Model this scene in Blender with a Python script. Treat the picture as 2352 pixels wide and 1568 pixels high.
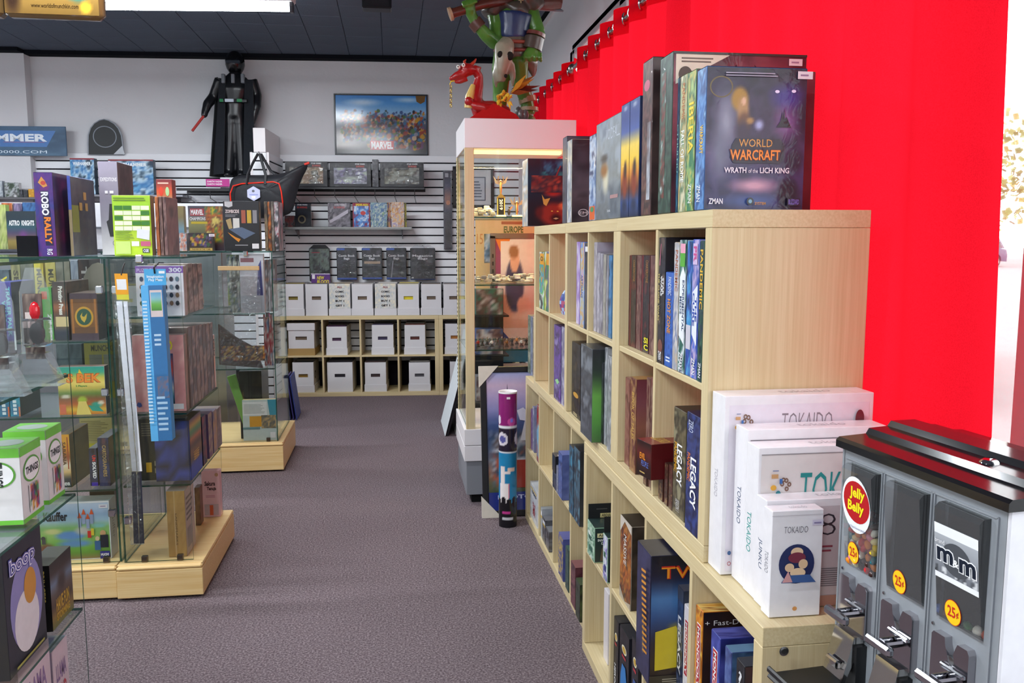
import bpy, math, random
import numpy as np
from mathutils import Vector, Matrix
for o in list(bpy.data.objects): bpy.data.objects.remove(o)
scene = bpy.context.scene
COL = scene.collection
PI = math.pi
rad = math.radians

# ------------------------------------------------------------------ camera
FPX, EYE, YAW, PITCH = 1960.76, 1.4648, .139, .1179
cam = bpy.data.cameras.new('camera'); camo = bpy.data.objects.new('camera', cam)
COL.objects.link(camo); scene.camera = camo
camo.location = (0, 0, EYE); camo.rotation_euler = (PI/2-PITCH, 0, -YAW)
cam.sensor_width = 36; cam.lens = 36*FPX/2352; cam.clip_start = .05; cam.clip_end = 300
# ------------------------------------------------------------------ world, exposure
wd = bpy.data.worlds.new('overcast_sky'); scene.world = wd; wd.use_nodes = True
bg = wd.node_tree.nodes['Background']; bg.inputs[0].default_value = (.93, .97, 1, 1); bg.inputs[1].default_value = 6.0
vs = scene.view_settings
vs.view_transform = 'Standard'; vs.look = 'None'; vs.gamma = 1; vs.use_curve_mapping = False; vs.exposure = 0.0
scene.cycles.transparent_max_bounces = 32
scene.cycles.max_bounces = 10
LAMP_W = 62.0          # each fluorescent fitting
LAMP_COL = (.90, .95, 1.0)

# ------------------------------------------------------------------ measuring helpers (rays through the lens, met with a known plane)
_w = Vector((math.sin(YAW)*math.cos(PITCH), math.cos(YAW)*math.cos(PITCH), -math.sin(PITCH)))
_r = Vector((math.cos(YAW), -math.sin(YAW), 0)); _d = _w.cross(_r); _C = Vector((0, 0, EYE))
def ray(x, y): return _w+_r*((x-1176)/FPX)+_d*((y-784)/FPX)
def atX(x, y, X): v = ray(x, y); return _C+v*(X/v.x)
def atY(x, y, Y): v = ray(x, y); return _C+v*(Y/v.y)
def atZ(x, y, Z): v = ray(x, y); return _C+v*((Z-EYE)/v.z)
TH = -.0654                                    # the back wall stands a little askew to the shelves
BU = Vector((math.cos(TH), math.sin(TH), 0)); BN = Vector((-math.sin(TH), math.cos(TH), 0)); B0 = Vector((-1.0398, 8.1365, 0))
def bp(s, t, z): return B0+BU*s+BN*t+Vector((0, 0, z))      # s along the back wall, t into it
def bwp(x, y, t):
    v = ray(x, y); k = ((B0+BN*t-_C).dot(BN))/v.dot(BN); p = _C+v*k
    return (p-B0).dot(BU), p.z

# ------------------------------------------------------------------ colour, noise, art
def lin(c):
    c = np.asarray(c, float)
    return np.where(c <= .04045, c/12.92, ((c+.055)/1.055)**2.4)
def hx(h):
    h = h.lstrip('#'); return tuple(float(x) for x in lin([int(h[i:i+2], 16)/255 for i in (0, 2, 4)]))
def sr(h):
    h = h.lstrip('#'); return np.array([int(h[i:i+2], 16)/255 for i in (0, 2, 4)])
def vnoise(U, V, n, m, rng):
    g = rng.random((m+2, n+2)); x = np.clip(U*n, 0, n-1e-6); y = np.clip(V*m, 0, m-1e-6)
    i = x.astype(int); j = y.astype(int); a = x-i; b = y-j; a = a*a*(3-2*a); b = b*b*(3-2*b)
    return (g[j, i]*(1-a)+g[j, i+1]*a)*(1-b)+(g[j+1, i]*(1-a)+g[j+1, i+1]*a)*b
def fbm(U, V, n, m, seed, oct=3):
    rng = np.random.default_rng(seed); s = 0; t = 0; A = 1
    for k in range(oct):
        s = s+A*vnoise(U, V, max(1, n*2**k), max(1, m*2**k), rng); t += A; A *= .6
    return s/t
def pal(cols, t):
    C = np.array([sr(c) for c in cols]); t = np.clip(t, 0, 1)*(len(C)-1); i = np.minimum(t.astype(int), len(C)-2); a = (t-i)[..., None]
    return C[i]*(1-a)+C[i+1]*a
def art(*layers):
    """picture printed on a carton: a function of the face's own u,v"""
    def f(U, V):
        img = np.zeros(U.shape+(3,))
        for L in layers:
            k = L[0]
            if k == 'grad': img = pal(L[1], V)
            elif k == 'hgrad': img = pal(L[1], U)
            elif k == 'blot':          # colours, cells u, cells v, seed, amount
                t = fbm(U, V, L[2], L[3], L[4]); t = (t-.5)*2.2+.5
                a = L[5] if len(L) > 5 else 1.0
                img = img*(1-a)+pal(L[1], t)*a
            elif k == 'mix':           # colours, cells, seed, u0,v0,u1,v1 : confined busy patch
                _, cols, nu, nv, seed, u0, v0, u1, v1 = L
                m = np.clip(np.minimum.reduce([(U-u0), (u1-U), (V-v0), (v1-V)])*12+.5, 0, 1)[..., None]
                t = fbm(U, V, nu, nv, seed); img = img*(1-m)+pal(cols, (t-.5)*2.4+.5)*m
            elif k == 'spot':          # cu,cv,ru,rv,col,soft
                _, cu, cv, ru, rv, c, soft = L
                d = np.sqrt(((U-cu)/ru)**2+((V-cv)/rv)**2); m = np.clip((1-d)/max(soft, 1e-3)+.0, 0, 1)[..., None]
                img = img*(1-m)+sr(c)*m
            elif k == 'crowd':         # many small figures: u0,v0,u1,v1,n,seed,colours,size
                _, u0, v0, u1, v1, n, seed, cols, sz = L
                rg = np.random.default_rng(seed)
                for _i in range(n):
                    cu = rg.uniform(u0, u1); cv = rg.uniform(v0, v1); s = sz*rg.uniform(.6, 1.4)
                    d = ((U-cu)/s)**2+((V-cv)/(s*1.7))**2; m = (d < 1)[..., None]*.9
                    img = img*(1-m)+sr(cols[rg.integers(len(cols))])*m
        return lin(np.clip(img, 0, 1))
    return f

# ------------------------------------------------------------------ mesh builder
_tx = {}
def text_geo(s, bold=0.0, shear=0.0):
    key = (s, bold, shear)
    if key not in _tx:
        cu = bpy.data.curves.new('t', 'FONT'); cu.body = s; cu.resolution_u = 2; cu.offset = bold; cu.shear = shear; cu.space_line = .9
        cu.align_x = 'CENTER'
        o = bpy.data.objects.new('t', cu); me = bpy.data.meshes.new_from_object(o)
        v = np.array([tuple(x.co)[:2] for x in me.vertices]); f = [tuple(p.vertices) for p in me.polygons]
        bpy.data.objects.remove(o); bpy.data.meshes.remove(me); bpy.data.curves.remove(cu)
        lo = v.min(0); hi = v.max(0); _tx[key] = ((v-lo)/(hi-lo), f)
    return _tx[key]
class MB:
    def __init__(s): s.v = []; s.f = []; s.m = []; s.c = []
    def add(s, vs, fs, col, mat=0):
        o = len(s.v); s.v += [tuple(v) for v in vs]
        for f in fs: s.f.append(tuple(i+o for i in f)); s.c.append(col); s.m.append(mat)
        return o
    def box(s, lo, hi, col=(.8, .8, .8), mat=0, bev=0):
        (x0, y0, z0), (x1, y1, z1) = lo, hi
        if bev <= 0:
            s.add([(x, y, z) for z in (z0, z1) for y in (y0, y1) for x in (x0, x1)],
                  [(0, 2, 3, 1), (4, 5, 7, 6), (0, 1, 5, 4), (2, 6, 7, 3), (0, 4, 6, 2), (1, 3, 7, 5)], col, mat); return
        b = min(bev, (x1-x0)*.45, (y1-y0)*.45, (z1-z0)*.45); vs = []; ix = {}
        for cx in (0, 1):
            for cy in (0, 1):
                for cz in (0, 1):
                    for ax in range(3):
                        p = [x0 if cx == 0 else x1, y0 if cy == 0 else y1, z0 if cz == 0 else z1]
                        for a2, (cc, sg) in enumerate(((cx, 1 if cx == 0 else -1), (cy, 1 if cy == 0 else -1), (cz, 1 if cz == 0 else -1))):
                            if a2 != ax: p[a2] += sg*b
                        ix[(cx, cy, cz, ax)] = len(vs); vs.append(p)
        fs = []
        for ax in range(3):
            for side in (0, 1):
                o1, o2 = [a for a in range(3) if a != ax]; q = []
                for (i, j) in ((0, 0), (1, 0), (1, 1), (0, 1)):
                    c = [0, 0, 0]; c[ax] = side; c[o1] = i; c[o2] = j; q.append(ix[(*c, ax)])
                flip = (side == 0) != (ax == 1); fs.append(tuple(q[::-1] if flip else q))
        for ax in range(3):
            o1, o2 = [a for a in range(3) if a != ax]
            for i in (0, 1):
                for j in (0, 1):
                    c0 = [0, 0, 0]; c0[o1] = i; c0[o2] = j; c1 = list(c0); c1[ax] = 1
                    fs.append((ix[(*c0, o1)], ix[(*c1, o1)], ix[(*c1, o2)], ix[(*c0, o2)]))
        for cx in (0, 1):
            for cy in (0, 1):
                for cz in (0, 1): fs.append(tuple(ix[(cx, cy, cz, a)] for a in range(3)))
        cen = Vector(((x0+x1)/2, (y0+y1)/2, (z0+z1)/2)); ff = []
        for f in fs:
            a, b2, c = (Vector(vs[i]) for i in f[:3]); n = (b2-a).cross(c-a); m = sum((Vector(vs[i]) for i in f), Vector())/len(f)
            ff.append(f if n.dot(m-cen) > 0 else f[::-1])
        s.add(vs, ff, col, mat)
    def tube(s, pts, r, n=8, col=(.5, .5, .5), mat=0, caps=True, closed=False):
        pts = [Vector(p) for p in pts]; R = r if isinstance(r, (list, tuple)) else [r]*len(pts); vs = []; up = None
        for i, p in enumerate(pts):
            if closed: t = pts[(i+1) % len(pts)]-pts[i-1]
            else: t = (pts[min(i+1, len(pts)-1)]-pts[max(i-1, 0)])
            if t.length < 1e-9: t = Vector((0, 0, 1))
            t.normalize()
            if up is None:
                up = Vector((0, 0, 1)) if abs(t.z) < .9 else Vector((1, 0, 0))
            a = (up-t*up.dot(t)).normalized(); b = t.cross(a); up = a
            rr = R[i] if isinstance(R[i], tuple) else (R[i], R[i])
            vs += [p+a*math.cos(2*PI*k/n)*rr[0]+b*math.sin(2*PI*k/n)*rr[1] for k in range(n)]
        fs = []; L = len(pts)
        for i in range(L if closed else L-1):
            j = (i+1) % L
            fs += [(i*n+k, i*n+(k+1) % n, j*n+(k+1) % n, j*n+k) for k in range(n)]
        if caps and not closed: fs += [tuple(range(n))[::-1], tuple((L-1)*n+k for k in range(n))]
        s.add(vs, fs, col, mat)
    def lathe(s, prof, n=24, col=(.5, .5, .5), mat=0, c=(0, 0, 0)):
        vs = []; fs = []
        for (r, z) in prof: vs += [(c[0]+max(r, 1e-5)*math.cos(2*PI*k/n), c[1]+max(r, 1e-5)*math.sin(2*PI*k/n), c[2]+z) for k in range(n)]
        for i in range(len(prof)-1): fs += [(i*n+k, i*n+(k+1) % n, (i+1)*n+(k+1) % n, (i+1)*n+k) for k in range(n)]
        s.add(vs, fs, col, mat)
    def ball(s, c, r, n=12, col=(.5, .5, .5), mat=0, M=None):
        if not isinstance(r, (tuple, list)): r = (r, r, r)
        m = max(4, n//2); vs = []; fs = []
        for i in range(m+1):
            a = PI*i/m; q = max(math.sin(a), 1e-4)
            for k in range(n):
                p = Vector((r[0]*q*math.cos(2*PI*k/n), r[1]*q*math.sin(2*PI*k/n), -r[2]*math.cos(a)))
                if M is not None: p = M @ p
                vs.append((c[0]+p.x, c[1]+p.y, c[2]+p.z))
        for i in range(m): fs += [(i*n+k, i*n+(k+1) % n, (i+1)*n+(k+1) % n, (i+1)*n+k) for k in range(n)]
        s.add(vs, fs, col, mat)
    def prism(s, poly, d0, d1, plane='xz', col=(.5, .5, .5), mat=0):
        """extrude an outline; plane xz -> depth along y, xy -> along z, yz -> along x"""
        def P(a, b, d): return {'xz': (a, d, b), 'xy': (a, b, d), 'yz': (d, a, b)}[plane]
        n = len(poly); vs = [P(a, b, d0) for a, b in poly]+[P(a, b, d1) for a, b in poly]
        fs = [tuple(range(n)), tuple(range(n, 2*n))[::-1]]+[(i, n+i, n+(i+1) % n, (i+1) % n) for i in range(n)]
        ar = sum(poly[i][0]*poly[(i+1) % n][1]-poly[(i+1) % n][0]*poly[i][1] for i in range(n))
        flip = (ar > 0) != (plane == 'xz') if (d1 > d0) else (ar > 0) == (plane == 'xz')
        s.add(vs, [f[::-1] for f in fs] if flip else fs, col, mat)
    def quad(s, a, b, c, d, col, mat=0): s.add([a, b, c, d], [(0, 1, 2, 3)], col, mat)
    def xf(s, M, i0=0):
        for i in range(i0, len(s.v)): s.v[i] = tuple(M @ Vector(s.v[i]))
        return s
    # flat print laid on a face: F = (origin, u vector, v vector, outward normal)
    def deco(s, F, items, eps=.0004, mat=0):
        O, u, v, n = (Vector(q) for q in F); W = u.length; H = v.length; lay = 0
        def P(a, b): return tuple(O+u*a+v*b+n*(eps*lay))
        for it in items:
            lay += 1; k = it[0]
            if k == 'art':
                _, u0, v0, u1, v1, nx, ny, fn = it
                a = np.linspace(0, 1, nx+1); b = np.linspace(0, 1, ny+1); U, V = np.meshgrid(a, b); C = fn(U, V)
                o = len(s.v); s.v += [P(u0+(u1-u0)*x, v0+(v1-v0)*y) for y in b for x in a]
                C = C.tolist()
                for j in range(ny):
                    for i in range(nx):
                        q = o+j*(nx+1)+i; s.f.append((q, q+1, q+nx+2, q+nx+1)); s.m.append(mat)
                        s.c.append([C[j][i], C[j][i+1], C[j+1][i+1], C[j+1][i]])
            elif k == 'rect':
                _, u0, v0, u1, v1, c = it; s.add([P(u0, v0), P(u1, v0), P(u1, v1), P(u0, v1)], [(0, 1, 2, 3)], c, mat)
            elif k == 'ell':
                _, cu, cv, ru, rv, c = it[:6]; N = 28
                s.add([P(cu+ru*math.cos(2*PI*q/N), cv+rv*math.sin(2*PI*q/N)) for q in range(N)], [tuple(range(N))], c, mat)
            elif k == 'ring':
                _, cu, cv, ru, rv, wd_, c = it; N = 28; vs = []
                for q in range(N):
                    ca, sa = math.cos(2*PI*q/N), math.sin(2*PI*q/N)
                    vs += [P(cu+ru*ca, cv+rv*sa), P(cu+ru*(1-wd_)*ca, cv+rv*(1-wd_)*sa)]
                s.add(vs, [(2*q, (2*q+2) % (2*N), (2*q+3) % (2*N), 2*q+1) for q in range(N)], c, mat)
            elif k == 'poly':
                pts, c = it[1], it[2]; s.add([P(a, b) for a, b in pts], [tuple(range(len(pts)))], c, mat)
            elif k == 'text':
                _, st, u0, v0, u1, v1, c = it[:7]; rot = it[7] if len(it) > 7 else 0; bold = it[8] if len(it) > 8 else .0; sh = it[9] if len(it) > 9 else 0
                tv, tf = text_geo(st, bold, sh); pts = []
                for x, y in tv:
                    if rot == 0: a, b = x, y
                    elif rot == -90: a, b = y, 1-x
                    elif rot == 90: a, b = 1-y, x
                    else: a, b = 1-x, 1-y
                    pts.append(P(u0+(u1-u0)*a, v0+(v1-v0)*b))
                s.add(pts, tf, c, mat)
            elif k == 'lines':
                _, u0, v0, u1, v1, nl, c = it[:7]; rg = random.Random(nl*7+int(u0*100)); hh = (v1-v0)/nl
                for q in range(nl):
                    a = v1-hh*(q+.75); e = u0+(u1-u0)*rg.uniform(.7, 1)
                    s.add([P(u0, a), P(e, a), P(e, a+hh*.45), P(u0, a+hh*.45)], [(0, 1, 2, 3)], c, mat)
    def build(s, name, mats, parent=None, loc=None, rz=0, smooth=None, data=None):
        if not isinstance(mats, (list, tuple)): mats = [mats]
        me = bpy.data.meshes.new(name); me.from_pydata(s.v, [], s.f)
        for m in mats: me.materials.append(M[m] if isinstance(m, str) else m)
        me.polygons.foreach_set('material_index', s.m)
        out = []
        for f, c in zip(s.f, s.c):
            if isinstance(c, list):
                for q in c: out.extend((q[0], q[1], q[2], 1.))
            else: out.extend((c[0], c[1], c[2], 1.)*len(f))
        at = me.color_attributes.new('Col', 'FLOAT_COLOR', 'CORNER'); at.data.foreach_set('color', out)
        if smooth is not None:
            me.polygons.foreach_set('use_smooth', [True]*len(s.f)); me.update()
            me.set_sharp_from_angle(angle=rad(smooth))
        me.update(); o = bpy.data.objects.new(name, me); COL.objects.link(o)
        if parent is not None: o.parent = parent
        if loc is not None: o.location = loc
        o.rotation_euler = (0, 0, rz)
        return o
def tag(o, label=None, cat=None, group=None, kind=None):
    if label: o['label'] = label
    if cat: o['category'] = cat
    if group: o['group'] = group
    if kind: o['kind'] = kind
    return o
def thing(name, label, cat, loc=(0, 0, 0), rz=0, group=None):
    o = bpy.data.objects.new(name, None); o.empty_display_size = .05; COL.objects.link(o)
    o.location = loc; o.rotation_euler = (0, 0, rz); return tag(o, label, cat, group)
def mesh_copy(o, parent=None, loc=None):
    c = o.copy(); COL.objects.link(c)
    if parent is not None: c.parent = parent
    if loc is not None: c.location = loc
    return c
def copy_tree(o, parent=None):
    c = o.copy(); COL.objects.link(c); c.parent = parent
    for ch in list(o.children): copy_tree(ch, c)
    return c
def bake(o):
    """freeze an object's modifiers into its mesh"""
    dg = bpy.context.evaluated_depsgraph_get(); me = bpy.data.meshes.new_from_object(o.evaluated_get(dg))
    o.modifiers.clear(); o.data = me; return o

# ------------------------------------------------------------------ materials
M = {}
def newmat(name):
    m = bpy.data.materials.new(name); m.use_nodes = True; nt = m.node_tree; nt.nodes.clear()
    out = nt.nodes.new('ShaderNodeOutputMaterial'); M[name] = m
    def N(t, **k):
        n = nt.nodes.new(t)
        for a, b in k.items(): setattr(n, a, b)
        return n
    return m, nt, N, out, nt.links.new
def attr_mat(name, rough=.5, metal=0., spec=.5, bump=None, coat=0, var=.08, vscale=40, sheen=0, trans=0):
    m, nt, N, out, L = newmat(name); p = N('ShaderNodeBsdfPrincipled'); L(p.outputs[0], out.inputs[0])
    a = N('ShaderNodeVertexColor', layer_name='Col'); tc = N('ShaderNodeTexCoord')
    nz = N('ShaderNodeTexNoise'); nz.inputs['Scale'].default_value = vscale; L(tc.outputs['Object'], nz.inputs['Vector'])
    mr = N('ShaderNodeMapRange'); mr.inputs[3].default_value = 1-var; mr.inputs[4].default_value = 1+var; L(nz.outputs[0], mr.inputs[0])
    mx = N('ShaderNodeVectorMath', operation='SCALE'); L(a.outputs[0], mx.inputs[0]); L(mr.outputs[0], mx.inputs['Scale'])
    L(mx.outputs[0], p.inputs['Base Color'])
    p.inputs['Roughness'].default_value = rough; p.inputs['Metallic'].default_value = metal
    p.inputs['Specular IOR Level'].default_value = spec; p.inputs['Coat Weight'].default_value = coat
    if sheen: p.inputs['Sheen Weight'].default_value = sheen
    if coat: p.inputs['Coat Roughness'].default_value = .06
    if bump:
        sc, st, ds = bump; n2 = N('ShaderNodeTexNoise'); n2.inputs['Scale'].default_value = sc; n2.inputs['Detail'].default_value = 3
        n2.inputs['Distortion'].default_value = ds
        L(tc.outputs['Object'], n2.inputs['Vector']); b = N('ShaderNodeBump'); b.inputs['Strength'].default_value = st; b.inputs['Distance'].default_value = .004
        L(n2.outputs[0], b.inputs['Height']); L(b.outputs[0], p.inputs['Coat Normal' if coat else 'Normal'])
    return m
attr_mat('card', .5)
attr_mat('wrap', .4, spec=.35, coat=.32, bump=(22, .5, 1.2))           # shrink-wrapped carton
attr_mat('plastic', .3)
attr_mat('gloss', .12)
attr_mat('matte', .85, spec=.2)
attr_mat('paper', .7, spec=.25, var=.04)
attr_mat('metal', .28, metal=1)
attr_mat('chrome', .08, metal=1, var=.0)
attr_mat('cloth', .95, spec=.1, bump=(160, .5, 0), sheen=.3)
attr_mat('nylon', .55, spec=.4, bump=(14, .8, .8), vscale=14)
attr_mat('corrugated', .75, spec=.2, bump=(9, .12, 0), var=.05, vscale=6)
attr_mat('resin', .3, spec=.5, bump=(30, .35, .3), var=.2, vscale=25)
def surf(name, rough=.6, spec=.3): return newmat(name)

def mat_wood(name, c0, c1, axis):
    m, nt, N, out, L = newmat(name); p = N('ShaderNodeBsdfPrincipled'); L(p.outputs[0], out.inputs[0])
    tc = N('ShaderNodeTexCoord'); mp = N('ShaderNodeMapping'); L(tc.outputs['Object'], mp.inputs[0])
    mp.inputs['Scale'].default_value = {'x': (1.2, 60, 60), 'y': (60, 1.2, 60), 'z': (60, 60, 1.2)}[axis]
    n = N('ShaderNodeTexNoise'); n.inputs['Scale'].default_value = 3; n.inputs['Detail'].default_value = 5; L(mp.outputs[0], n.inputs[0])
    r = N('ShaderNodeValToRGB'); r.color_ramp.elements[0].position = .3; r.color_ramp.elements[1].position = .72
    r.color_ramp.elements[0].color = (*hx(c0), 1); r.color_ramp.elements[1].color = (*hx(c1), 1); L(n.outputs[0], r.inputs[0])
    L(r.outputs[0], p.inputs['Base Color']); p.inputs['Roughness'].default_value = .42; p.inputs['Specular IOR Level'].default_value = .4
mat_wood('birch_y', 'c9b488', 'd7c79f', 'y'); mat_wood('birch_z', 'c9b488', 'd7c79f', 'z'); mat_wood('birch_x', 'c9b488', 'd7c79f', 'x')
mat_wood('maple', 'd9b478', 'e6cb95', 'x')

m, nt, N, out, L = newmat('carpet'); p = N('ShaderNodeBsdfPrincipled'); L(p.outputs[0], out.inputs[0])
tc = N('ShaderNodeTexCoord'); n1 = N('ShaderNodeTexNoise'); n1.inputs['Scale'].default_value = 130; n1.inputs['Detail'].default_value = 4; n1.inputs['Roughness'].default_value = .75; L(tc.outputs['Object'], n1.inputs[0])
n2 = N('ShaderNodeTexNoise'); n2.inputs['Scale'].default_value = 1.3; L(tc.outputs['Object'], n2.inputs[0])
r = N('ShaderNodeValToRGB'); e = r.color_ramp.elements; e[0].position = .3; e[0].color = (*hx('3a3033'), 1); e[1].position = .72; e[1].color = (*hx('aa9da0'), 1)
q = e.new(.5); q.color = (*hx('72656a'), 1); L(n1.outputs[0], r.inputs[0])
mr = N('ShaderNodeMapRange'); mr.inputs[3].default_value = .85; mr.inputs[4].default_value = 1.12; L(n2.outputs[0], mr.inputs[0])
mx = N('ShaderNodeVectorMath', operation='SCALE'); L(r.outputs[0], mx.inputs[0]); L(mr.outputs[0], mx.inputs['Scale']); L(mx.outputs[0], p.inputs['Base Color'])
p.inputs['Roughness'].default_value = 1; p.inputs['Specular IOR Level'].default_value = .05
b = N('ShaderNodeBump'); b.inputs['Strength'].default_value = .8; b.inputs['Distance'].default_value = .006; L(n1.outputs[0], b.inputs['Height']); L(b.outputs[0], p.inputs['Normal'])

def mat_plain(name, col, rough=.6, spec=.3, nscale=60, nstr=.15, var=.06, vs=2.0):
    m, nt, N, out, L = newmat(name); p = N('ShaderNodeBsdfPrincipled'); L(p.outputs[0], out.inputs[0]); tc = N('ShaderNodeTexCoord')
    n1 = N('ShaderNodeTexNoise'); n1.inputs['Scale'].default_value = nscale; n1.inputs['Detail'].default_value = 4; L(tc.outputs['Object'], n1.inputs[0])
    n2 = N('ShaderNodeTexNoise'); n2.inputs['Scale'].default_value = vs; L(tc.outputs['Object'], n2.inputs[0])
    mr = N('ShaderNodeMapRange'); mr.inputs[3].default_value = 1-var; mr.inputs[4].default_value = 1+var; L(n2.outputs[0], mr.inputs[0])
    rgb = N('ShaderNodeRGB'); rgb.outputs[0].default_value = (*hx(col), 1)
    mx = N('ShaderNodeVectorMath', operation='SCALE'); L(rgb.outputs[0], mx.inputs[0]); L(mr.outputs[0], mx.inputs['Scale']); L(mx.outputs[0], p.inputs['Base Color'])
    p.inputs['Roughness'].default_value = rough; p.inputs['Specular IOR Level'].default_value = spec
    b = N('ShaderNodeBump'); b.inputs['Strength'].default_value = nstr; b.inputs['Distance'].default_value = .004; L(n1.outputs[0], b.inputs['Height']); L(b.outputs[0], p.inputs['Normal'])
    return p
mat_plain('wall_paint', 'd9d9dc', .7, .2, 25, .5)
mat_plain('ceiling_paint', '58616f', .75, .2, 90, .35, .1, 3)
mat_plain('ceiling_dark', '14161c', .9, .1)
mat_plain('slat_white', 'e9eaee', .4, .4, 60, .03, .02)
mat_plain('dark_groove', '1a1620', .8, .1)
mat_plain('white_laminate', 'e4dfe0', .4, .4, 60, .03, .03)
mat_plain('grey_laminate', '84868c', .5, .3, 60, .03, .03)
mat_plain('asphalt', '8a8a8a', .9, .1, 40, .5)
mat_plain('alu_frame', 'b9b4b8', .4, .5, 80, .05, .04)

def mat_emit(name, col, st):
    m, nt, N, out, L = newmat(name); e = N('ShaderNodeEmission'); e.inputs[0].default_value = (*col, 1); e.inputs[1].default_value = st; L(e.outputs[0], out.inputs[0])
mat_emit('tube_glow', LAMP_COL, 26.0)
mat_emit('case_glow', (1, .78, .32), 2.0)
def mat_glass(name, tint, ior=1.45, gl=1.0, dirt=0.0, crease=False):
    m, nt, N, out, L = newmat(name); t = N('ShaderNodeBsdfTransparent'); t.inputs[0].default_value = (*tint, 1)
    g = N('ShaderNodeBsdfGlossy'); g.inputs['Roughness'].default_value = .02; g.inputs[0].default_value = (.95, 1, .98, 1)
    f = N('ShaderNodeFresnel'); f.inputs[0].default_value = ior
    if crease:
        tc = N('ShaderNodeTexCoord'); nz = N('ShaderNodeTexNoise'); nz.inputs['Scale'].default_value = 16; nz.inputs['Distortion'].default_value = 1.5; L(tc.outputs['Object'], nz.inputs[0])
        bu = N('ShaderNodeBump'); bu.inputs['Strength'].default_value = 1.0; bu.inputs['Distance'].default_value = .03; L(nz.outputs[0], bu.inputs['Height']); L(bu.outputs[0], g.inputs['Normal']); g.inputs['Roughness'].default_value = .08
    mu = N('ShaderNodeMath', operation='MULTIPLY'); mu.inputs[1].default_value = gl; L(f.outputs[0], mu.inputs[0])
    mx = N('ShaderNodeMixShader'); L(mu.outputs[0], mx.inputs[0]); L(t.outputs[0], mx.inputs[1]); L(g.outputs[0], mx.inputs[2])
    if dirt:
        df = N('ShaderNodeBsdfDiffuse'); df.inputs[0].default_value = (.85, .87, .9, 1); m2 = N('ShaderNodeMixShader'); m2.inputs[0].default_value = dirt
        L(mx.outputs[0], m2.inputs[1]); L(df.outputs[0], m2.inputs[2]); L(m2.outputs[0], out.inputs[0])
    else: L(mx.outputs[0], out.inputs[0])
mat_glass('glass', (.975, .985, .98), gl=.5)
mat_glass('window_glass', (.99, .99, .99), gl=.5)
mat_glass('clear_plastic', (.93, .94, .95), 1.5, 1.6, .06)
mat_glass('clear_film', (.95, .955, .965), 1.5, 1.3, .02, True)
m, nt, N, out, L = newmat('glass_edge'); t = N('ShaderNodeBsdfTransparent'); t.inputs[0].default_value = (.25, .5, .42, 1)
g = N('ShaderNodeBsdfPrincipled'); g.inputs['Base Color'].default_value = (*hx('123f38'), 1); g.inputs['Roughness'].default_value = .1
mx = N('ShaderNodeMixShader'); mx.inputs[0].default_value = .7; L(t.outputs[0], mx.inputs[1]); L(g.outputs[0], mx.inputs[2]); L(mx.outputs[0], out.inputs[0])

m, nt, N, out, L = newmat('red_curtain'); tc = N('ShaderNodeTexCoord'); dif = N('ShaderNodeBsdfDiffuse'); trn = N('ShaderNodeBsdfTranslucent')
wv = N('ShaderNodeTexNoise'); wv.inputs['Scale'].default_value = 420; wv.inputs['Detail'].default_value = 1; L(tc.outputs['Object'], wv.inputs[0])
rp = N('ShaderNodeValToRGB'); rp.color_ramp.elements[0].color = (.62, .004, .012, 1); rp.color_ramp.elements[1].color = (.85, .012, .03, 1); L(wv.outputs[0], rp.inputs[0])
L(rp.outputs[0], dif.inputs[0]); L(rp.outputs[0], trn.inputs[0]); mx = N('ShaderNodeMixShader'); mx.inputs[0].default_value = .5
L(dif.outputs[0], mx.inputs[1]); L(trn.outputs[0], mx.inputs[2]); L(mx.outputs[0], out.inputs[0])
# ================================================================== THE ROOM
XW = 1.24            # window wall
CZ = 3.19            # ceiling
XL, YR = -6.0, -3.2  # far left wall, wall behind the camera
def struct(name, mb, mat, parent=None, **k):
    o = mb.build(name, mat, parent, **k)
    if parent is None: o['kind'] = 'structure'
    return o
b = MB(); b.box((XL, YR, -.1), (XW+.2, 9.6, 0)); struct('floor', b, 'carpet')
b = MB(); b.box((XL, YR, CZ+.012), (XW+.2, 9.6, CZ+.12)); ceil = struct('ceiling', b, 'ceiling_dark')
# the twelve-inch tiles of the ceiling in view
b = MB(); b.box((-.1535, -.1585, 0), (.1535, .1585, .012), bev=.003)
tile = b.build('ceiling_tile', 'ceiling_paint', ceil); first = True; T0 = Vector((-.055, 7.97))
rt = random.Random(4)
for i in range(-13, 4):
    for j in range(-7, 2):
        x = T0.x+.31*(i+.5); y = T0.y+.32*(j+.5)
        if y > 8.66-.0655*(x+1.04) or x > XW-.1: continue
        o = tile if first else mesh_copy(tile, ceil); first = False
        o.location = (x, y, CZ+rt.uniform(0, .002))
# the rest of the ceiling, out of view
b = MB(); b.box((XL, YR, CZ), (XW, T0.y-.32*7-.002, CZ+.012)); b.build('ceiling_panel', 'ceiling_paint', ceil)
b = MB(); b.box((XL, T0.y-.32*7, CZ), (T0.x-.31*13-.002, 9.3, CZ+.012)); b.build('ceiling_panel', 'ceiling_paint', ceil)
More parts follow.
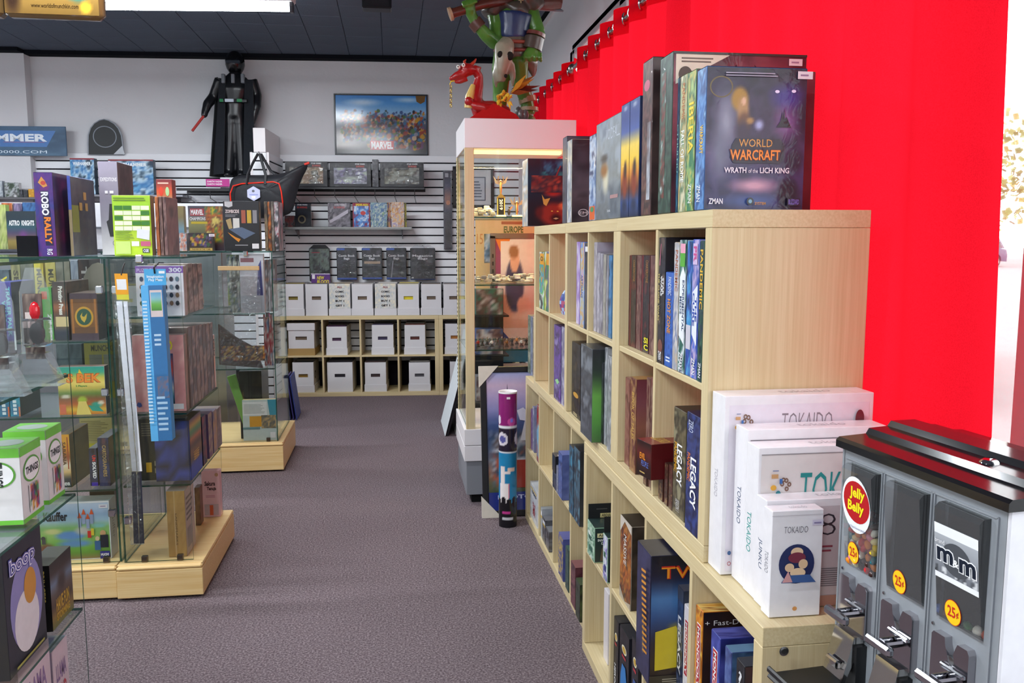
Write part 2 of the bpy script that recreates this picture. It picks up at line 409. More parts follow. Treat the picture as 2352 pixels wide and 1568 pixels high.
# back wall with slatwall boards
b = MB(); b.box((-5.4, .42, 0), (2.7, .55, CZ+.02)); b.box((-5.4, .405, 0), (2.45, .42, .1), (.01, .01, .01))
wall_back = struct('wall_back', b, 'wall_paint', loc=B0, rz=TH)
b = MB(); b.box((-5.4, .392, 0), (2.4, .42, .25)); b.build('plinth', 'dark_groove', wall_back)
b = MB(); b.box((-5.4, .412, .25), (2.4, .4195, 2.275)); b.build('slat_backing', 'dark_groove', wall_back)
b = MB(); b.box((-3.7, -.009, -.0325), (2.4, .009, .0325), bev=.003); slat = b.build('slat', 'slat_white', wall_back); first = True
for k in range(26):
    o = slat if first else mesh_copy(slat, wall_back); first = False
    o.location = (0, .400, 2.245-.0772*k)
b = MB(); b.box((-5.4, .30, 0), (-2.285, .42, CZ+.01)); tag(b.build('wall_pillar', 'wall_paint', None, B0, TH), kind='structure')
# dark cove along the ceiling joint
b = MB(); b.box((-2.285, .30, CZ-.035), (2.5, .43, CZ+.02)); b.box((-5.4, .18, CZ-.03), (-2.285, .31, CZ+.02)); struct('trim_1', b, 'ceiling_dark', loc=B0, rz=TH)
# left wall, wall behind the camera
b = MB(); b.box((XL-.1, YR, 0), (XL, 9.6, CZ)); struct('wall_left', b, 'wall_paint')
b = MB(); b.box((XL, YR-.1, 0), (XW+.2, YR, CZ)); struct('wall_front', b, 'wall_paint')
# window wall: solid beyond Y 5.9 and above / below the shop window
WZ0, WZ1, WY0, WY1 = .85, 2.75, -2.6, 5.9  # unseen sill set high so the wall below blocks daylight behind the low shelves
b = MB()
b.box((XW, WY1, 0), (XW+.2, 9.6, CZ)); b.box((XW, YR, 0), (XW+.2, WY0, CZ)); b.box((XW, WY0, WZ1), (XW+.2, WY1, CZ)); b.box((XW, WY0, 0), (XW+.2, WY1, WZ0))
struct('wall_right', b, 'wall_paint')
b = MB(); b.box((XW-.02, 4.9, CZ-.03), (XW, 8.8, CZ)); struct('trim_2', b, 'white_laminate')
# shop window
win = thing('window_1', None, None, (XW, 0, 0)); win['kind'] = 'structure'
b = MB(); mull = [WY0, -.6, 1.48, 3.2, 4.6, WY1]
for y in mull: b.box((.0, y-.07, WZ0), (.11, y+.07, WZ1), bev=.005)
for z in (WZ0, WZ1): b.box((.0, WY0, z-.035), (.11, WY1, z+.035), bev=.005)
b.build('window_frame', 'alu_frame', win)
for y0, y1 in zip(mull, mull[1:]):
    b = MB(); b.box((.05, y0+.06, WZ0+.03), (.056, y1-.06, WZ1-.03)); b.build('pane', 'window_glass', win)
# ------------------------------------------------------------------ fluorescent fittings
def fitting(p, q, label, lamp=True):
    p = Vector(p); q = Vector(q); L_ = (q-p).length; c = (p+q)/2; a = math.atan2(q.y-p.y, q.x-p.x)
    t = thing('fluorescent_light', label, 'light', c, a, 'fluorescent ceiling fittings')
    b = MB(); b.box((-L_/2-.03, -.06, .035), (L_/2+.03, .06, .10), hx('d8d8dc'), bev=.01); b.build('housing', 'plastic', t)
    b = MB(); b.tube([(-L_/2, 0, 0), (L_/2, 0, 0)], .022, 12); b.build('tube', 'tube_glow', t, smooth=40)
    for sx in (-1, 1):
        b = MB(); b.box((sx*(L_/2+.012)-.012, -.025, -.03), (sx*(L_/2+.012)+.012, .025, .04), hx('4a4a50'), bev=.004)
        b.build('lamp_holder', 'plastic', t)
    for sx in (-.4, .4):
        b = MB(); b.tube([(sx*L_, 0, .1), (sx*L_, 0, CZ-c.z)], .004, 6, hx('888888')); b.build('hanger', 'metal', t)
    ld = bpy.data.lights.new('tube_light', 'AREA'); ld.shape = 'RECTANGLE'; ld.size = L_; ld.size_y = .05; ld.energy = LAMP_W; ld.color = LAMP_COL
    lo = bpy.data.objects.new('tube_light', ld); COL.objects.link(lo); lo.parent = t; lo.location = (0, 0, -.03)
fitting((-1.857, 6.186, 3.0), (-.647, 6.06, 3.0), 'lit fluorescent strip light hanging under the dark tiled ceiling')
k = 0
for x in (-3.9, -1.25):
    for y in (-1.6, 1.0, 3.6, 6.12):
        if (x, y) == (-1.25, 6.12): continue
        fitting((x-.61, y, 3.0), (x+.61, y, 3.0), 'fluorescent strip light out of the picture, row %d from the back wall' % (k+1)); k += 1
# ================================================================== BIRCH CUBE SHELVES
XS = .662
def cube_unit(label, cols, rows, loc, rz, group=None, near_post=True, far_post=True, D=.39, op=.3365):
    """front faces local -y, local +x runs along the front; built lying along x"""
    t = thing('cube_shelf', label, 'shelf', loc, rz, group); T = .0375; th = .016
    W = (T if near_post else 0)+(T if far_post else 0)+cols*op+(cols-1)*th; H = 2*T+rows*op+(rows-1)*th
    def P(name, lo, hi, mat): b = MB(); b.box(lo, hi, bev=.0012); b.build(name, mat, t)
    P('top_panel', (0, 0, H-T), (W, D, H), 'birch_x'); P('bottom_panel', (0, 0, 0), (W, D, T), 'birch_x')
    x = 0
    if far_post: P('side_panel', (0, 0, T+.0006), (T, D, H-T-.0006), 'birch_z'); x = T
    xs = []
    for c in range(cols):
        xs.append(x)
        for r_ in range(1, rows):
            z = T+r_*op+(r_-1)*th; P('shelf_board', (x, .003, z), (x+op, D, z+th), 'birch_x')
        x += op
        if c < cols-1: P('divider', (x, .0015, T), (x+th, D, H-T), 'birch_z'); x += th
    if near_post: P('side_panel', (x, 0, T+.0006), (x+T, D, H-T-.0006), 'birch_z')
    return t, W
# aisle shelves: local x runs towards the camera, so a quarter turn; 'loc' is the far front corner
Q = -PI/2
UH = .765; YA, YL = 1.7209, 1.409
cube_unit('upper birch cube shelf behind the stacked white boxes, holding disease-game boxes', 2, 2, (XS, YA+.764, UH), Q, 'upper birch cube shelves along the curtain', D=.355)
cube_unit('upper birch cube shelf with sleeved games, in the middle of the upper row', 2, 2, (XS, YA+1.529, UH), Q, 'upper birch cube shelves along the curtain', D=.355)
cube_unit('upper birch cube shelf next to the glass display tower, mostly empty cells', 2, 2, (XS, YA+1.53+.728, UH), Q, 'upper birch cube shelves along the curtain', near_post=False, D=.355)
cube_unit('long low birch cube shelf with the monopoly boxes, beside the gumball machine', 4, 2, (XS-.004, YL+1.465, 0), Q, 'lower birch cube shelves along the curtain')
cube_unit('long low birch cube shelf behind the cardboard poster tube', 4, 2, (XS+.018, YL+1.471+1.467, 0), Q+rad(.6), 'lower birch cube shelves along the curtain')
# steel bolt cap on the near end panel
b = MB(); b.lathe([(0, .0), (.008, 0), (.009, -.002), (.005, -.003), (0, -.003)], 14, hx('9a9a9a'))
b.xf(Matrix.Rotation(-PI/2, 4, 'X')); tag(b.build('bolt_cap', 'metal', None, (XS+.035, YL-.009, .72)), 'small grey bolt cap on the end panel of the low shelf', 'bolt')
# back wall shelves
cube_unit('low birch cube shelf of white comic boxes against the back wall', 4, 2, bp(.0, 0, 0), TH, 'birch cube shelves under the slat wall')
cube_unit('low birch cube shelf behind the leaning boards at the back wall', 2, 2, bp(1.47, 0, 0), TH, 'birch cube shelves under the slat wall')
# ================================================================== RED CURTAINS
RX, RZ = 1.068, 2.463
def curtain(label, y0, y1, lam=.262, amp=.034, z0=.79, seed=1, flare=0):
    t = thing('curtain', label, 'curtain', (RX, 0, 0), 0, 'red grommet curtains over the shop window')
    rg = np.random.default_rng(seed); n = int((y1-y0)/lam*14); nz = 18; zt = RZ+.055
    ys = np.linspace(y0, y1, n+1)
    ph = np.cumsum(np.r_[0, np.full(n, 2*PI*(y1-y0)/n/lam)]); wob = np.interp(ys, np.linspace(y0, y1, 40), rg.uniform(-1, 1, 40))
    def X(i, z):
        d = (zt-z)/(zt-z0); a = amp*(1-.35*d)*(1+.35*wob[i]*d)
        return a*math.sin(ph[i]+.5*wob[i]*d)+.018*wob[i]*d-.012*d
    def sheet(za, zb, m, off):
        b = MB(); vs = [(X(i, za+(zb-za)*k/m)+off, ys[i]-flare*(zt-za-(zb-za)*k/m)/(zt-z0)*math.exp(-(ys[i]-y0)/.25), za+(zb-za)*k/m) for k in range(m+1) for i in range(n+1)]
        b.add(vs, [(k*(n+1)+i, k*(n+1)+i+1, (k+1)*(n+1)+i+1, (k+1)*(n+1)+i) for k in range(m) for i in range(n)], (.7, 0, 0)); return b
    sheet(z0, zt, nz, 0).build('cloth', 'red_curtain', t, smooth=60)
    sheet(zt-.12, zt+.001, 3, -.0025).build('header_band', 'red_curtain', t, smooth=60)
    k = 0; g = None
    while True:
        y = y0+lam/2*(k+.5)*1.0; ii = (y-y0)/(y1-y0)*n
        if y > y1-.03: break
        # crossings of the rod line
        y = y0+(k+1)*lam/2; k += 1
        if y > y1-.02: break
        sl = 2*PI*amp/lam*math.cos(PI*k); a = math.atan2(-1, sl)
        if g is None:
            b = MB(); b.tube([(.026*math.cos(q), 0, .026*math.sin(q)) for q in np.linspace(0, 2*PI, 25)[:-1]], .0055, 8, hx('c9cacd'), closed=True)
            g = b.build('grommet', 'chrome', t, smooth=60)
            o = g
        else: o = mesh_copy(g, t)
        o.location = (0, y, RZ); o.rotation_euler = (0, 0, PI/2-math.atan2(1, sl)+PI/2)
    return t
curtain('long red curtain panel beside the birch shelves and gumball machine', 1.43, 4.95, seed=3, flare=.11)
curtain('short red curtain panel behind the goblin statue', 5.02, 6.45, seed=8)
for y0, y1, lab in ((1.2, 5.0, 'brushed steel rod holding the long red curtain'), (5.08, 6.6, 'brushed steel rod with round finial holding the short red curtain')):
    t = thing('curtain_rod', lab, 'curtain rod', (RX, y0, RZ), 0)
    b = MB(); b.tube([(0, 0, 0), (0, y1-y0, 0)], .0125, 14, hx('b5b3b2')); b.build('rod', 'metal', t, smooth=50)
    b = MB(); b.ball((0, -.02, 0), .03, 16, hx('b9b6b4')); b.build('finial', 'metal', t, smooth=60)
    for yy in (.12, y1-y0-.12):
        b = MB(); b.tube([(0, yy, 0), (XW-RX-.004, yy, 0)], .008, 10, hx('a5a3a2'))
        o = b.build('bracket', 'metal', t)
# ================================================================== OUTSIDE THE WINDOW
b = MB(); b.box((XW+.2, -30, -.25), (90, 90, -.05)); o = b.build('parking_ground', 'asphalt'); o['kind'] = 'structure'
def car(label, loc, rz, col, group=None):
    t = thing('car', label, 'car', loc, rz, group); c = hx(col); L2 = 2.25
    low = [(-2.25, .3), (-2.25, .85), (-2.1, .98), (-1.3, 1.05), (1.9, 1.05), (2.25, .95), (2.28, .35)]
    # wheel arches cut into the lower outline
    def arch(cx): return [(cx+.42*math.cos(a), .32+.42*math.sin(a)) for a in np.linspace(0, PI, 9)]
    out = [(-2.25, .28)]+[(x, z) for x, z in arch(-1.4)[::-1]]+[(x, z) for x, z in arch(1.35)[::-1]]+[(2.28, .28), (2.3, .85), (2.2, 1.0), (1.6, 1.05), (-1.2, 1.08), (-2.15, .98), (-2.28, .8)]
    b = MB(); b.prism(out, -.88, .88, 'xz', c); b.build('body', 'gloss', t)
    b = MB(); top = [(-1.2, 1.06), (-.5, 1.62), (.1, 1.7), (1.6, 1.68), (2.2, 1.04)]; b.prism(top, -.78, .78, 'xz', c); b.build('cabin', 'gloss', t)
    b = MB()
    for s in (-1, 1): b.prism([(-1.0, 1.1), (-.42, 1.57), (.1, 1.63), (1.5, 1.62), (1.95, 1.1)], s*.785, s*.79, 'xz', hx('2b3138'))
    b.build('window_glass', 'gloss', t)
    for cx in (-1.4, 1.35):
        for s in (-1, 1):
            b = MB(); b.lathe([(.20, -.1), (.31, -.1), (.335, -.06), (.335, .06), (.31, .1), (.2, .1)], 28, hx('2b2b2d')); b.xf(Matrix.Rotation(PI/2, 4, 'X')); w = b.build('tyre', 'matte', t, (cx, s*.8, .32), smooth=40)
            b = MB(); b.lathe([(.0, .085), (.05, .085), (.06, .07), (.2, .06), (.21, .09)], 28, hx('c9cacc'))
            for q in range(5):
                a = 2*PI*q/5; b.ball((.12*math.cos(a), .12*math.sin(a), .062), (.035, .035, .01), 8, hx('3a3a3c'))
            b.xf(Matrix.Rotation(PI/2*(1 if s < 0 else -1), 4, 'X')); b.build('rim', 'metal', w, smooth=40)
    return t
wc = atZ(2283, 885, -.05)
car('pale red car parked outside the window, alloy wheel showing', (wc.x-.6, wc.y+1.2, -.05), rad(58), 'c9a2a0', 'cars in the parking lot')
car('dark blue car parked far across the lot outside', (33, 45.5, -.05), rad(20), '444a66', 'cars in the parking lot')
rt = random.Random(9)
def tree(label, loc, h, r):
    t = thing('tree', label, 'tree', loc, 0, 'trees beyond the parking lot')
    b = MB(); b.tube([(0, 0, 0), (.1, .1, h*.4), (-.1, .1, h*.8)], [h*.03, h*.025, h*.01], 8, hx('6b5f52')); b.build('trunk', 'matte', t)
    b = MB()
    for q in range(900):
        a = rt.uniform(0, 2*PI); e = rt.uniform(-1, 1); rr = r*rt.random()**.4
        p = Vector((rr*math.cos(a)*math.sqrt(1-e*e), rr*math.sin(a)*math.sqrt(1-e*e), h*.62+e*rr*.95)); s = rt.uniform(.12, .3)
        u = Vector((rt.uniform(-1, 1), rt.uniform(-1, 1), rt.uniform(-1, 1))).normalized()*s; v = Vector((rt.uniform(-1, 1), rt.uniform(-1, 1), rt.uniform(-1, 1))).normalized()*s
        b.quad(p-u, p-v, p+u, p+v, hx(rt.choice(('7d8a4f', '909a62', 'a39a5c', '6c7a48'))))
    tag(b.build('crown', 'matte', t), kind='stuff')
for i, (x, y, h, r, lab) in enumerate(((36, 50, 9, 4.5, 'broad pale green tree behind the far parked car'), (50, 58, 11, 5, 'tall tree standing behind the broad pale tree'), (33, 60, 7, 3.2, 'small bushy tree at the edge of the lot'))): tree(lab, (x, y, -.05), h, r)
# ================================================================== GUMBALL MACHINE
GM = thing('gumball_machine', 'grey triple-head gumball and candy machine with black lid and chrome coin slots', 'gumball machine', (.780, 1.369, 0), rad(-84.447))
GREY = hx('8b9096'); W = .362; D = .243
b = MB()      # body shell: sides, back, floor and a front frame with three openings
b.box((-.004, .0, .62), (.004, D, 1.105), GREY); b.box((-.004, D-.006, .62), (W+.004, D, 1.105), hx('d5d5da')); b.box((0, .006, .62), (W, D-.006, .628), hx('202022'))
cans = ((.022, .101), (.133, .215), (.247, .334)); CZ0, CZ1 = .906, 1.084
xs = [0]+[v for c in cans for v in c]+[W]
b.box((0, 0, CZ1), (W, .006, 1.105), GREY); b.box((0, 0, .62), (W, .006, CZ0), GREY)
for i in range(0, 8, 2): b.box((xs[i], 0, CZ0), (xs[i+1], .006, CZ1), GREY)
b.build('body', 'plastic', GM)
b = MB(); b.box((W-.003, .0, .62), (W+.004, D, 1.105), hx('dddde3'), bev=.002); b.build('side_panel', 'plastic', GM)
b = MB()
for u in (.109, .224):
    for e in (-.003, .003): b.box((u+e-.0012, -.003, .64), (u+e+.0012, .002, 1.09), GREY)
b.box((.008, -.003, 1.088), (W-.014, .002, 1.091), GREY); b.box((W-.016, -.003, .64), (W-.013, .002, 1.09), GREY)
b.build('front_ridge', 'plastic', GM)
b = MB(); pr = [(-.012, 1.106), (-.012, 1.118), (-.006, 1.123), (.047, 1.1255), (.053, 1.135), (.09, 1.137), (.097, 1.146), (.146, 1.146), (.153, 1.137), (.19, 1.135), (.196, 1.1255), (.249, 1.122), (.249, 1.106)]
e0, e1 = -.008, W+.012
b.prism(pr, e0, e1, 'yz', hx('17171a')); b.build('lid', 'gloss', GM, smooth=25)
b = MB(); b.lathe([(0, .006), (.008, .006), (.013, .003), (.015, 0)], 20, hx('c8c8cc'), 0, (.245, .075, 1.136)); b.build('lid_lock', 'chrome', GM, smooth=60)
BEAN = ['d8202a', 'f2d21c', 'f08a1e', '2f8f3a', 'f4f0e2', '3a1f1a', 'e87f9a', 'f6e9b0', '8c2430', '1f6f7a']
for ci, (u0, u1) in enumerate(cans):
    b = MB()     # clear wedge-fronted canister shell
    def pt(u, z): k = (z-CZ0)/(CZ1-CZ0); return (u, -.004-.016*k, z)
    q = [pt(u0, CZ0), pt(u1, CZ0), pt(u1, CZ1-.008), pt(u0, CZ1-.008)]; tb = [(u1, .002, CZ1), (u0, .002, CZ1)]; mid = [(u0, -.012, CZ1-.001), (u1, -.012, CZ1-.001)]
    b.quad(*q, (1, 1, 1)); b.quad(q[3], q[2], mid[1], mid[0], (1, 1, 1)); b.quad(mid[0], mid[1], tb[0], tb[1], (1, 1, 1))
    b.add([q[1], (u1, .002, CZ0), tb[0], mid[1], q[2]], [(0, 1, 2, 3, 4)], (1, 1, 1)); b.add([q[0], (u0, .002, CZ0), tb[1], mid[0], q[3]], [(4, 3, 2, 1, 0)], (1, 1, 1))
    can = b.build('canister', 'clear_plastic', GM)
    b = MB(); b.box((u0-.001, .006, CZ0-.006), (u0+.001, .1, CZ1), hx('1d1b1c')); b.box((u1-.001, .006, CZ0-.006), (u1+.001, .1, CZ1), hx('1d1b1c')); b.box((u0, .075, CZ0-.006), (u1, .1, CZ1), hx('1d1b1c')); b.box((u0, .006, CZ0-.006), (u1, .1, CZ0-.002), hx('1d1b1c')); b.box((u0, .006, CZ1), (u1, .1, CZ1+.003), hx('1d1b1c'))
    b.build('hopper', 'matte', GM)
    # sticker and label on the canister front
    F = (q[0], Vector(q[1])-Vector(q[0]), Vector(q[3])-Vector(q[0]), (0, -1, 0))
    b = MB(); su = (.33, .40, .40)[ci]; sv = (.15, .12, .12)[ci]
    b.deco(F, [('ell', su, sv, .19, .115, hx('c4261d')), ('ell', su, sv, .18, .109, hx('f4c81a')), ('text', '25', su-.115, sv-.045, su+.065, sv+.055, hx('c4261d'), 0, .02), ('text', '¢', su+.085, sv-.035, su+.14, sv+.03, hx('c4261d'), 0, .02)], eps=.0003)
    for k in range(len(b.v)): b.v[k] = (b.v[k][0], b.v[k][1]-.0008, b.v[k][2])
    b.build('price_sticker', 'paper', can)
    if ci == 0:
        b = MB(); b.deco(F, [('ell', .48, .67, .48, .29, hx('eef0f4')), ('ell', .50, .70, .44, .215, hx('b5161c')), ('text', 'Jelly', .28, .715, .80, .855, hx('f3e21d'), 0, .035, .1), ('text', 'Belly', .20, .565, .76, .705, hx('f3e21d'), 0, .035, .1), ('text', 'The Original Gourmet Jelly Bean', .2, .415, .8, .445, hx('55608a'))], eps=.0003)
        for k in range(len(b.v)): b.v[k] = (b.v[k][0], b.v[k][1]-.0006, b.v[k][2])
        b.build('brand_label', 'paper', can)
    if ci == 2:
        b = MB(); b.deco(F, [('rect', .0, .38, .98, .87, hx('eceef2')), ('art', .0, .43, .98, .78, 20, 24, art(('grad', ['70747c', 'a9adb3']), ('crowd', 0, 0, 1, .3, 22, 5, ['3a3c40', 'd5d7da', '55585e'], .035))), ('ell', .5, .60, .33, .145, hx('4b4e54')), ('text', 'm', .05, .535, .46, .675, hx('f4f5f7'), 0, .07), ('text', 'm', .56, .515, .96, .655, hx('f4f5f7'), 0, .07), ('text', 'm', .07, .545, .44, .665, hx('101a2c'), 0, .03), ('text', 'm', .58, .525, .94, .645, hx('101a2c'), 0, .03), ('text', '&', .44, .545, .58, .61, hx('f4f5f7'), 0, .03), ('text', 'brand', .04, .70, .26, .74, hx('e8e8ea'))], eps=.0003)
        for k in range(len(b.v)): b.v[k] = (b.v[k][0], b.v[k][1]-.0006, b.v[k][2])
        b.build('brand_label', 'paper', can)
    # chrome coin mechanism
    uc = (u0+u1)/2-.004; mz = .795; mw = .074; mh = .092
    b = MB(); pl_ = [(0, 0), (1, 0), (1, .93), (.95, 1), (.70, 1), (.66, .93), (.60, .80), (.64, .66), (.58, .60), (.50, .62), (.44, .76), (.38, .88), (.36, 1), (.05, 1), (0, .95)]
    b.prism([(uc-mw/2+mw*x, mz+mh*z) for x, z in pl_], -.013, .001, 'xz', hx('b9b6ba')); co = b.build('coin_plate', 'chrome', GM)
    b = MB(); b.lathe([(0, .0), (.016, 0), (.016, -.006), (0, -.006)], 18, hx('8f9192')); b.xf(Matrix.Rotation(-PI/2, 4, 'X')); b.build('coin_wheel', 'metal', co, (uc, -.006, mz+.052), smooth=40)
    b = MB(); b.tube([(uc, -.013, mz+.034), (uc, -.036, mz+.034)], .009, 12, hx('c4c4c8')); b.box((uc-.030, -.048, mz+.024), (uc+.030, -.034, mz+.040), hx('c6c6ca'), bev=.004); b.build('turn_handle', 'chrome', co, smooth=30)
    b = MB(); b.box((uc-.012, -.02, mz+.048), (uc+.036, -.013, mz+.056), hx('c4c4c8'), bev=.002); b.build('stop_bar', 'chrome', co)
    b = MB(); b.prism([(-.004, .795), (-.022, .795), (-.024, .785), (-.042, .72), (-.036, .716), (-.012, .77), (-.004, .77)], uc-.03, uc+.024, 'yz', hx('c2c0bd')); b.box((uc-.02, -.047, .735), (uc+.014, -.036, .75), hx('c2c0bd'), bev=.003); b.build('chute_door', 'chrome', GM, smooth=20)
    b = MB(); b.box((uc-.034, -.02, .70), (uc+.03, .0, .78), hx('1c1c1e')); b.build('chute_frame', 'plastic', GM)
    b = MB(); b.lathe([(0, 0), (.003, 0), (.0025, -.002), (0, -.002)], 8, hx('b0b0b0')); b.xf(Matrix.Rotation(-PI/2, 4, 'X')); b.build('screw', 'chrome', GM, (u0-.01, -.0, .89))
b = MB(); b.box((-.012, -.13, .688), (W+.012, D-.01, .70), hx('1c1c1e'), bev=.005); b.box((-.012, -.13, .70), (W+.012, -.122, .712), hx('1c1c1e'), bev=.003); b.build('tray', 'plastic', GM)
b = MB(); b.box((.01, .01, .60), (W-.01, D-.01, .689), hx('2a2a2c')); b.build('skirt', 'plastic', GM)
b = MB(); b.tube([(W/2, D/2, .03), (W/2, D/2, .60)], .035, 16, hx('1d1d1f')); b.build('stand_pole', 'plastic', GM, smooth=40)
b = MB(); b.lathe([(0, 0), (.15, 0), (.15, .01), (.04, .035), (0, .035)], 28, hx('1d1d1f'), 0, (W/2, D/2, 0)); b.build('stand_foot', 'plastic', GM, smooth=30)
# the jelly beans, each one lying in the left canister
rj = random.Random(21); names = {'d8202a': 'red', 'f2d21c': 'yellow', 'f08a1e': 'orange', '2f8f3a': 'green', 'f4f0e2': 'white', '3a1f1a': 'dark brown', 'e87f9a': 'pink', 'f6e9b0': 'cream', '8c2430': 'maroon', '1f6f7a': 'teal'}
proto = {}; GMw = Matrix.Translation((.780, 1.369, 0)) @ Matrix.Rotation(rad(-84.447), 4, 'Z')
def bean(c, p, size=(.0095, .0062, .006), nm='jelly_bean', lab='%s jelly bean in the left canister of the gumball machine', grp='jelly beans in the gumball machine'):
    key = (c, size)
    if key not in proto:
        b = MB(); b.ball((0, 0, 0), size, 10, hx(c)); proto[key] = b.build(nm, 'gloss', smooth=80); o = proto[key]
    else: o = mesh_copy(proto[key])
    o.location = GMw @ Vector(p); o.rotation_euler = (rj.uniform(0, 3), rj.uniform(0, 3), rj.uniform(0, 3)); tag(o, lab % names.get(c, 'blue'), 'candy', grp)
z = CZ0+.004; row = 0
while z < .992:
    for iy, y in enumerate((.001, .016, .034)):
        if iy and z < .97 and iy != 2: pass
        if iy == 2 and row < 6: continue
        n = 5
        for i in range(n):
            u = .022+.0085+(.079-.017)*(i+.5*(row % 2)*.6)/(n-1); u = min(u, .0925)
            bean(rj.choice(BEAN), (u, y+rj.uniform(-.002, .002), z+rj.uniform(-.002, .002)))
    z += .0115; row += 1
for c, u in (('3a6fd0', .262), ('2f8f3a', .292), ('d8501a', .326), ('6b3f22', .25), ('f4f0e2', .31)):
    bean(c, (u, .012, CZ0+.003), (.0085, .0085, .0055), 'candy', '%s round candy at the bottom of the right canister', 'last candies in the right canister')
names['3a6fd0'] = 'blue'; names['d8501a'] = 'bright orange'; names['6b3f22'] = 'brown'
# ================================================================== CARTONS
SKIN = dict(card='card', wrap='wrap')
def faces(w, d, h):
    return {'front': ((-w/2, -d/2, 0), (w, 0, 0), (0, 0, h), (0, -1, 0)), 'right': ((w/2, -d/2, 0), (0, d, 0), (0, 0, h), (1, 0, 0)),
            'left': ((-w/2, d/2, 0), (0, -d, 0), (0, 0, h), (-1, 0, 0)), 'top': ((-w/2, -d/2, h), (w, 0, 0), (0, d, 0), (0, 0, 1)),
            'back': ((w/2, d/2, 0), (-w, 0, 0), (0, 0, h), (0, 1, 0))}
def gbox(name, w, d, h, loc, rz, col, prints, label, cat='board game', group=None, skin='wrap', bev=.0012, tilt=None, lid=None, sticker=None):
    """carton standing on its base: local front = -y. prints = {face: [deco items]}"""
    b = MB(); b.box((-w/2, -d/2, 0), (w/2, d/2, h), hx(col) if isinstance(col, str) else col, bev=bev)
    o = b.build(name, skin, None, loc, rz); tag(o, label, cat, group)
    if tilt: o.rotation_euler = (tilt[0], tilt[1], rz)
    F = faces(w, d, h); nm = {'front': 'front_print', 'right': 'side_print', 'left': 'side_print', 'top': 'top_print', 'back': 'back_print'}
    for k, items in prints.items():
        if not items: continue
        b = MB(); b.deco(F[k], items); b.build(nm[k], skin, o)
    if sticker:
        k, u, v = sticker; O, uu, vv, n = (Vector(q) for q in F[k]); W_, H_ = uu.length, vv.length
        b = MB(); b.deco((O+n*.0035, uu, vv, n), [('rect', u, v, u+.034/W_, v+.016/H_, hx('e6e4ea')), ('lines', u+.006/W_, v+.004/H_, u+.028/W_, v+.012/H_, 1, hx('a48aa8'))]); b.build('price_sticker', 'paper', o)
    return o
def A(fn, nx=24, ny=32): return ('art', .004, .004, .996, .996, nx, ny, fn)
def rnd_art(cols, seed, nu=3, nv=4): return art(('blot', cols, nu, nv, seed))
R0_ = rnd_art
WHITE = hx('f2f1f4'); BLACK = hx('0d0d10')
# ---- a carton in the aisle shelves, measured by the edges of its spine; spine faces the aisle
def spine(x0, x1, yt, zb, cols, label, X=.667, dep=.28, text=None, tcol='f0f0f0', cover=None, base=None, name='board_game', group=None, skin='wrap', extra=None, seed=None, trect=(.2, .12, .8, .9), lean=0, cover_items=None, top=None, nvs=9, gap=.0012, bold=.02, cat='board game', sticker=None):
    p0 = atX(x0, yt, X); p1 = atX(x1, yt, X); y0, y1 = p1.y+gap, p0.y-gap; h = (p0.z+p1.z)/2-zb; w = y1-y0
    if zb < 1.5: h = min(h, .331)
    ym = (y0+y1)/2
    if zb < 1.5:
        lo, hi = min((UCELL if zb > .76 else LCELL), key=lambda c: max(c[0]-ym, ym-c[1], 0))
        y0 = max(y0, lo+.0035); y1 = min(y1, hi-.0035)
    for q0, q1, X_, d_ in PLACED.setdefault(round(zb, 3), []):
        if q0 < y1 and (q0+q1)/2 > ym and X < X_+d_: y1 = max(min(y1, q0-.0008), y0+.006)
    PLACED[round(zb, 3)].append((y0, y1, X, dep))
    w = y1-y0
    seed = seed if seed is not None else int(x0*7+yt)
    it = [A(rnd_art(cols, seed, 2, nvs), max(4, int(w*250)), 40)]
    if extra: it += extra
    if text: it.append(('text', text, *trect, hx(tcol), -90, bold))
    pr = {'front': it}
    pr['right'] = cover_items if cover_items else ([A(rnd_art(cover, seed+1, 4, 5), 22, 26)] if cover else [A(rnd_art([cols[0], cols[len(cols)//2], cols[0]], seed+2, 3, 4), 10, 12)])
    pr['top'] = top if top else [('rect', .0, .0, 1, 1, hx(cols[len(cols)//2]))]
    return gbox(name, w, dep, h, (X+dep/2, (y0+y1)/2, zb), Q, base or cols[0], pr, label, cat, group, skin, sticker=sticker, tilt=(0, lean, 0) if lean else None)
UCELL = [(YA+a+.0375, YA+a+.374) for a in (0, .765, 1.492)]+[(YA+a+.390, YA+a+.7265) for a in (0, .765, 1.492)]
LCELL = [(YL+.0335+.3525*k, YL+.370+.3525*k) for k in range(4)]+[(YL+1.467+.0375+.3525*k, YL+1.467+.374+.3525*k) for k in range(4)]
PLACED = {}
ZT = 1.53+.0006          # on top of the upper shelves
G = 'board games standing on top of the upper shelves'
